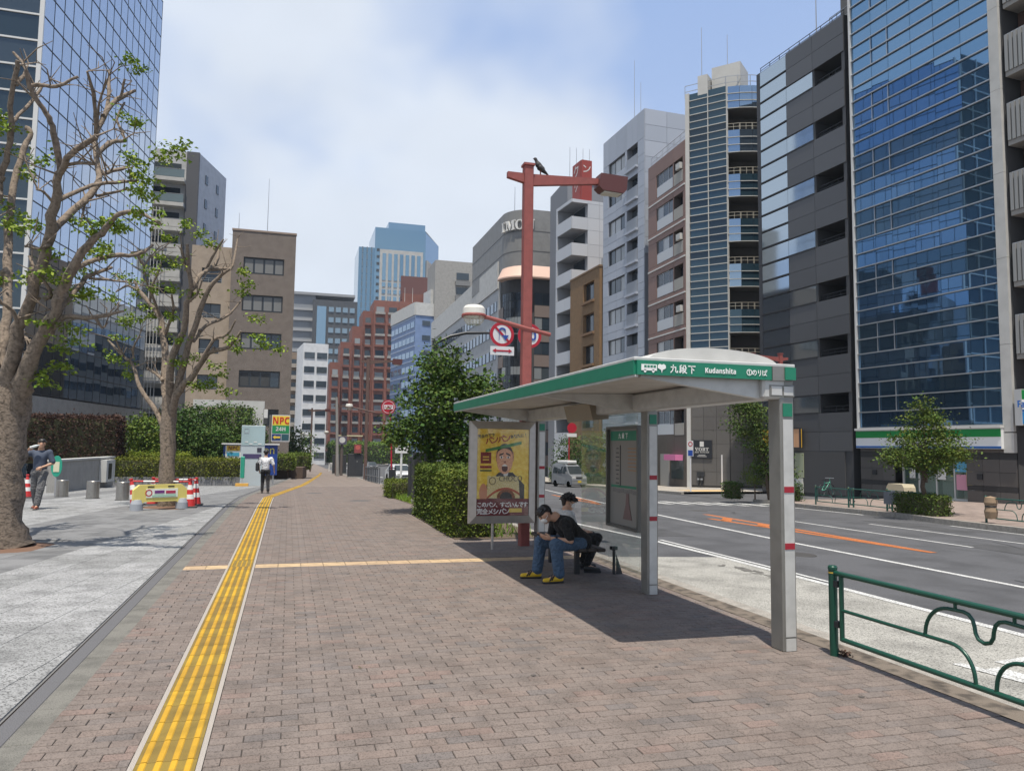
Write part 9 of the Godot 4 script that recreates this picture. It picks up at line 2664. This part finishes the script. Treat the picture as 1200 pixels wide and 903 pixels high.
# side profile (z forward, y up) with a half width at each point
func car_body(prof: Array, m: Material, parent: Node, called := "body") -> MeshInstance3D:
	var s := MB.new()
	var n := prof.size()
	var c := Vector3.ZERO
	for p in prof: c += Vector3(0, p.y, p.z) / n
	for i in n:
		var a: Vector3 = prof[i]
		var b: Vector3 = prof[(i + 1) % n]
		s.orient(c, Vector3(-a.x, a.y, a.z), Vector3(a.x, a.y, a.z), Vector3(b.x, b.y, b.z), Vector3(-b.x, b.y, b.z), Color.WHITE)
	var pl := PackedVector2Array()
	for p in prof: pl.append(Vector2(p.z, p.y))
	var ix := Geometry2D.triangulate_polygon(pl)
	for k in range(0, ix.size(), 3):
		for sg in [-1.0, 1.0]:
			var q := []
			for e in 3:
				var p: Vector3 = prof[ix[k + e]]
				q.append(Vector3(p.x * sg, p.y, p.z))
			if (q[1] - q[0]).cross(q[2] - q[0]).x * sg > 0: s.tri(q[0], q[1], q[2])
			else: s.tri(q[0], q[2], q[1])
	return obj(parent, called, s.mesh(), m)

func add_wheels(t: Node, zs: Array, hw: float, r: float) -> void:
	for z in zs:
		for sg in [-1.0, 1.0]:
			var s := MB.new()
			s.lathe([Vector2(r * 0.55, -0.09), Vector2(r, -0.08), Vector2(r, 0.08), Vector2(r * 0.55, 0.09)], 18, Vector3(sg * hw, r, z), Color.WHITE, Basis(Vector3.UP, Vector3.RIGHT, Vector3.BACK))
			var w := obj(t, "wheel", s.mesh(), mat(0.02, 0.02, 0.021, 0.8))
			s = MB.new()
			s.lathe([Vector2(0, 0.1 * sg), Vector2(r * 0.5, 0.095 * sg), Vector2(r * 0.58, 0.07 * sg)], 14, Vector3(sg * hw, r, z), Color.WHITE, Basis(Vector3.UP, Vector3.RIGHT, Vector3.BACK))
			obj(w, "rim", s.mesh(), mat(0.32, 0.33, 0.34, 0.35, 0.7))

func make_vehicles() -> void:
	var silver := mat(0.34, 0.36, 0.38, 0.3, 0.6)
	silver.clearcoat_enabled = true; silver.clearcoat = 0.6; silver.clearcoat_roughness = 0.08
	var gl := glass(0.03, 0.04, 0.045, 0.2, 0.03)
	var t := thing("van", "small silver van with a roof box parked across the road", "van", Vector3(22.7, road_y(22.7, 61.0), -61.0), 0.18)
	car_body([Vector3(0.72, 0.25, -1.65), Vector3(0.74, 0.25, 1.6), Vector3(0.72, 0.62, 1.72), Vector3(0.72, 0.95, 1.62), Vector3(0.72, 1.08, 1.25), Vector3(0.60, 1.78, 0.62), Vector3(0.58, 1.90, 0.35), Vector3(0.58, 1.92, -1.35), Vector3(0.62, 1.80, -1.62), Vector3(0.72, 1.1, -1.68)], silver, t)
	var s := MB.new()
	s.quad(Vector3(-0.66, 1.13, 1.235), Vector3(0.66, 1.13, 1.235), Vector3(0.575, 1.74, 0.685), Vector3(-0.575, 1.74, 0.685))
	obj(t, "windscreen", s.mesh(), gl, Vector3(0, 0.005, 0.012))
	for sg in [-1.0, 1.0]:
		for w in [[0.95, 0.2], [0.1, -0.62], [-0.72, -1.45]]:
			s = MB.new()
			s.orient(Vector3(0, 1.4, 0), Vector3(sg * 0.728, 1.13, w[0]), Vector3(sg * 0.622, 1.70, w[0] - (0.4 if w[0] > 0.5 else 0.0)), Vector3(sg * 0.622, 1.70, w[1]), Vector3(sg * 0.728, 1.13, w[1]), Color.WHITE)
			obj(t, "side_window", s.mesh(), gl)
		obj(t, "headlight", bm(Vector3(0.34, 0.2, 0.06)), glass(0.55, 0.56, 0.55, 0.1, 0.1), Vector3(sg * 0.5, 0.86, 1.655))
		obj(t, "mirror", bm(Vector3(0.14, 0.2, 0.08)), silver, Vector3(sg * 0.82, 1.2, 0.95))
		obj(t, "tail_light", bm(Vector3(0.1, 0.4, 0.04)), mat(0.35, 0.02, 0.02, 0.3), Vector3(sg * 0.64, 1.0, -1.69))
	obj(t, "grille", bm(Vector3(0.6, 0.14, 0.04)), M.dark, Vector3(0, 0.80, 1.68))
	obj(t, "bumper", bm(Vector3(1.42, 0.26, 0.1)), silver, Vector3(0, 0.42, 1.68))
	obj(t, "number_plate", bm(Vector3(0.34, 0.17, 0.02)), mat(0.55, 0.40, 0.05, 0.5), Vector3(0, 0.5, 1.745))
	s = MB.new(); s.bevel(Vector3(0, 2.08, -0.3), Vector3(0.9, 0.24, 1.7), 0.05)
	obj(t, "roof_box", s.mesh(), mat(0.55, 0.56, 0.56, 0.5))
	add_wheels(t, [-1.05, 1.15], 0.66, 0.27)
	# cars
	var cols := [mat(0.66, 0.67, 0.67, 0.3), mat(0.06, 0.065, 0.07, 0.25, 0.3), mat(0.60, 0.61, 0.62, 0.3)]
	var spots := [[12.5, 52.0, 0.1, "white car on the road behind the street tree"], [15.5, 150.0, 0.1, "dark car far down the road before the hedge"], [9.2, 66.0, 0.1, "white car on the road left of the street tree trunk"]]
	for k in 3:
		var q: Array = spots[k]
		var m: StandardMaterial3D = cols[k]
		m.clearcoat_enabled = true; m.clearcoat = 0.7; m.clearcoat_roughness = 0.06
		var c := thing("car", q[3], "car", Vector3(q[0], road_y(q[0], q[1]), -q[1]), q[2], "cars on the road")
		car_body([Vector3(0.82, 0.22, -2.1), Vector3(0.82, 0.22, 2.0), Vector3(0.78, 0.6, 2.15), Vector3(0.80, 0.82, 1.9), Vector3(0.80, 0.92, 0.95), Vector3(0.60, 1.40, 0.25), Vector3(0.58, 1.46, -0.2), Vector3(0.60, 1.42, -1.1), Vector3(0.76, 0.98, -1.75), Vector3(0.78, 0.92, -2.15)], m, c)
		s = MB.new(); s.quad(Vector3(-0.72, 0.96, 0.93), Vector3(0.72, 0.96, 0.93), Vector3(0.56, 1.38, 0.30), Vector3(-0.56, 1.38, 0.30))
		obj(c, "windscreen", s.mesh(), gl, Vector3(0, 0.006, 0.01))
		for sg in [-1.0, 1.0]:
			s = MB.new(); s.orient(Vector3(0, 1.1, 0), Vector3(sg * 0.80, 0.95, 0.7), Vector3(sg * 0.61, 1.38, 0.1), Vector3(sg * 0.61, 1.38, -1.0), Vector3(sg * 0.79, 0.98, -1.5), Color.WHITE)
			obj(c, "side_window", s.mesh(), gl)
			obj(c, "headlight", bm(Vector3(0.36, 0.14, 0.05)), glass(0.55, 0.56, 0.55, 0.1, 0.1), Vector3(sg * 0.55, 0.68, 2.12))
		obj(c, "grille", bm(Vector3(0.6, 0.14, 0.04)), M.dark, Vector3(0, 0.58, 2.15))
		add_wheels(c, [-1.35, 1.35], 0.74, 0.32)

func _ready() -> void:
	rng.seed = 2024
	make_light_and_camera()
	make_materials()
	make_ground()
	building_brick_balcony()
	building_glass_store()
	building_dark_panels()
	building_curved_teal()
	building_brown_panels()
	building_grey_panels()
	building_tan_brick()
	building_white_balconies()
	building_round_corner()
	far_buildings()
	left_buildings()
	make_shelter()
	make_kerb_things()
	make_signs()
	make_plaza_things()
	make_greenery()
	make_vehicles()
	make_people()
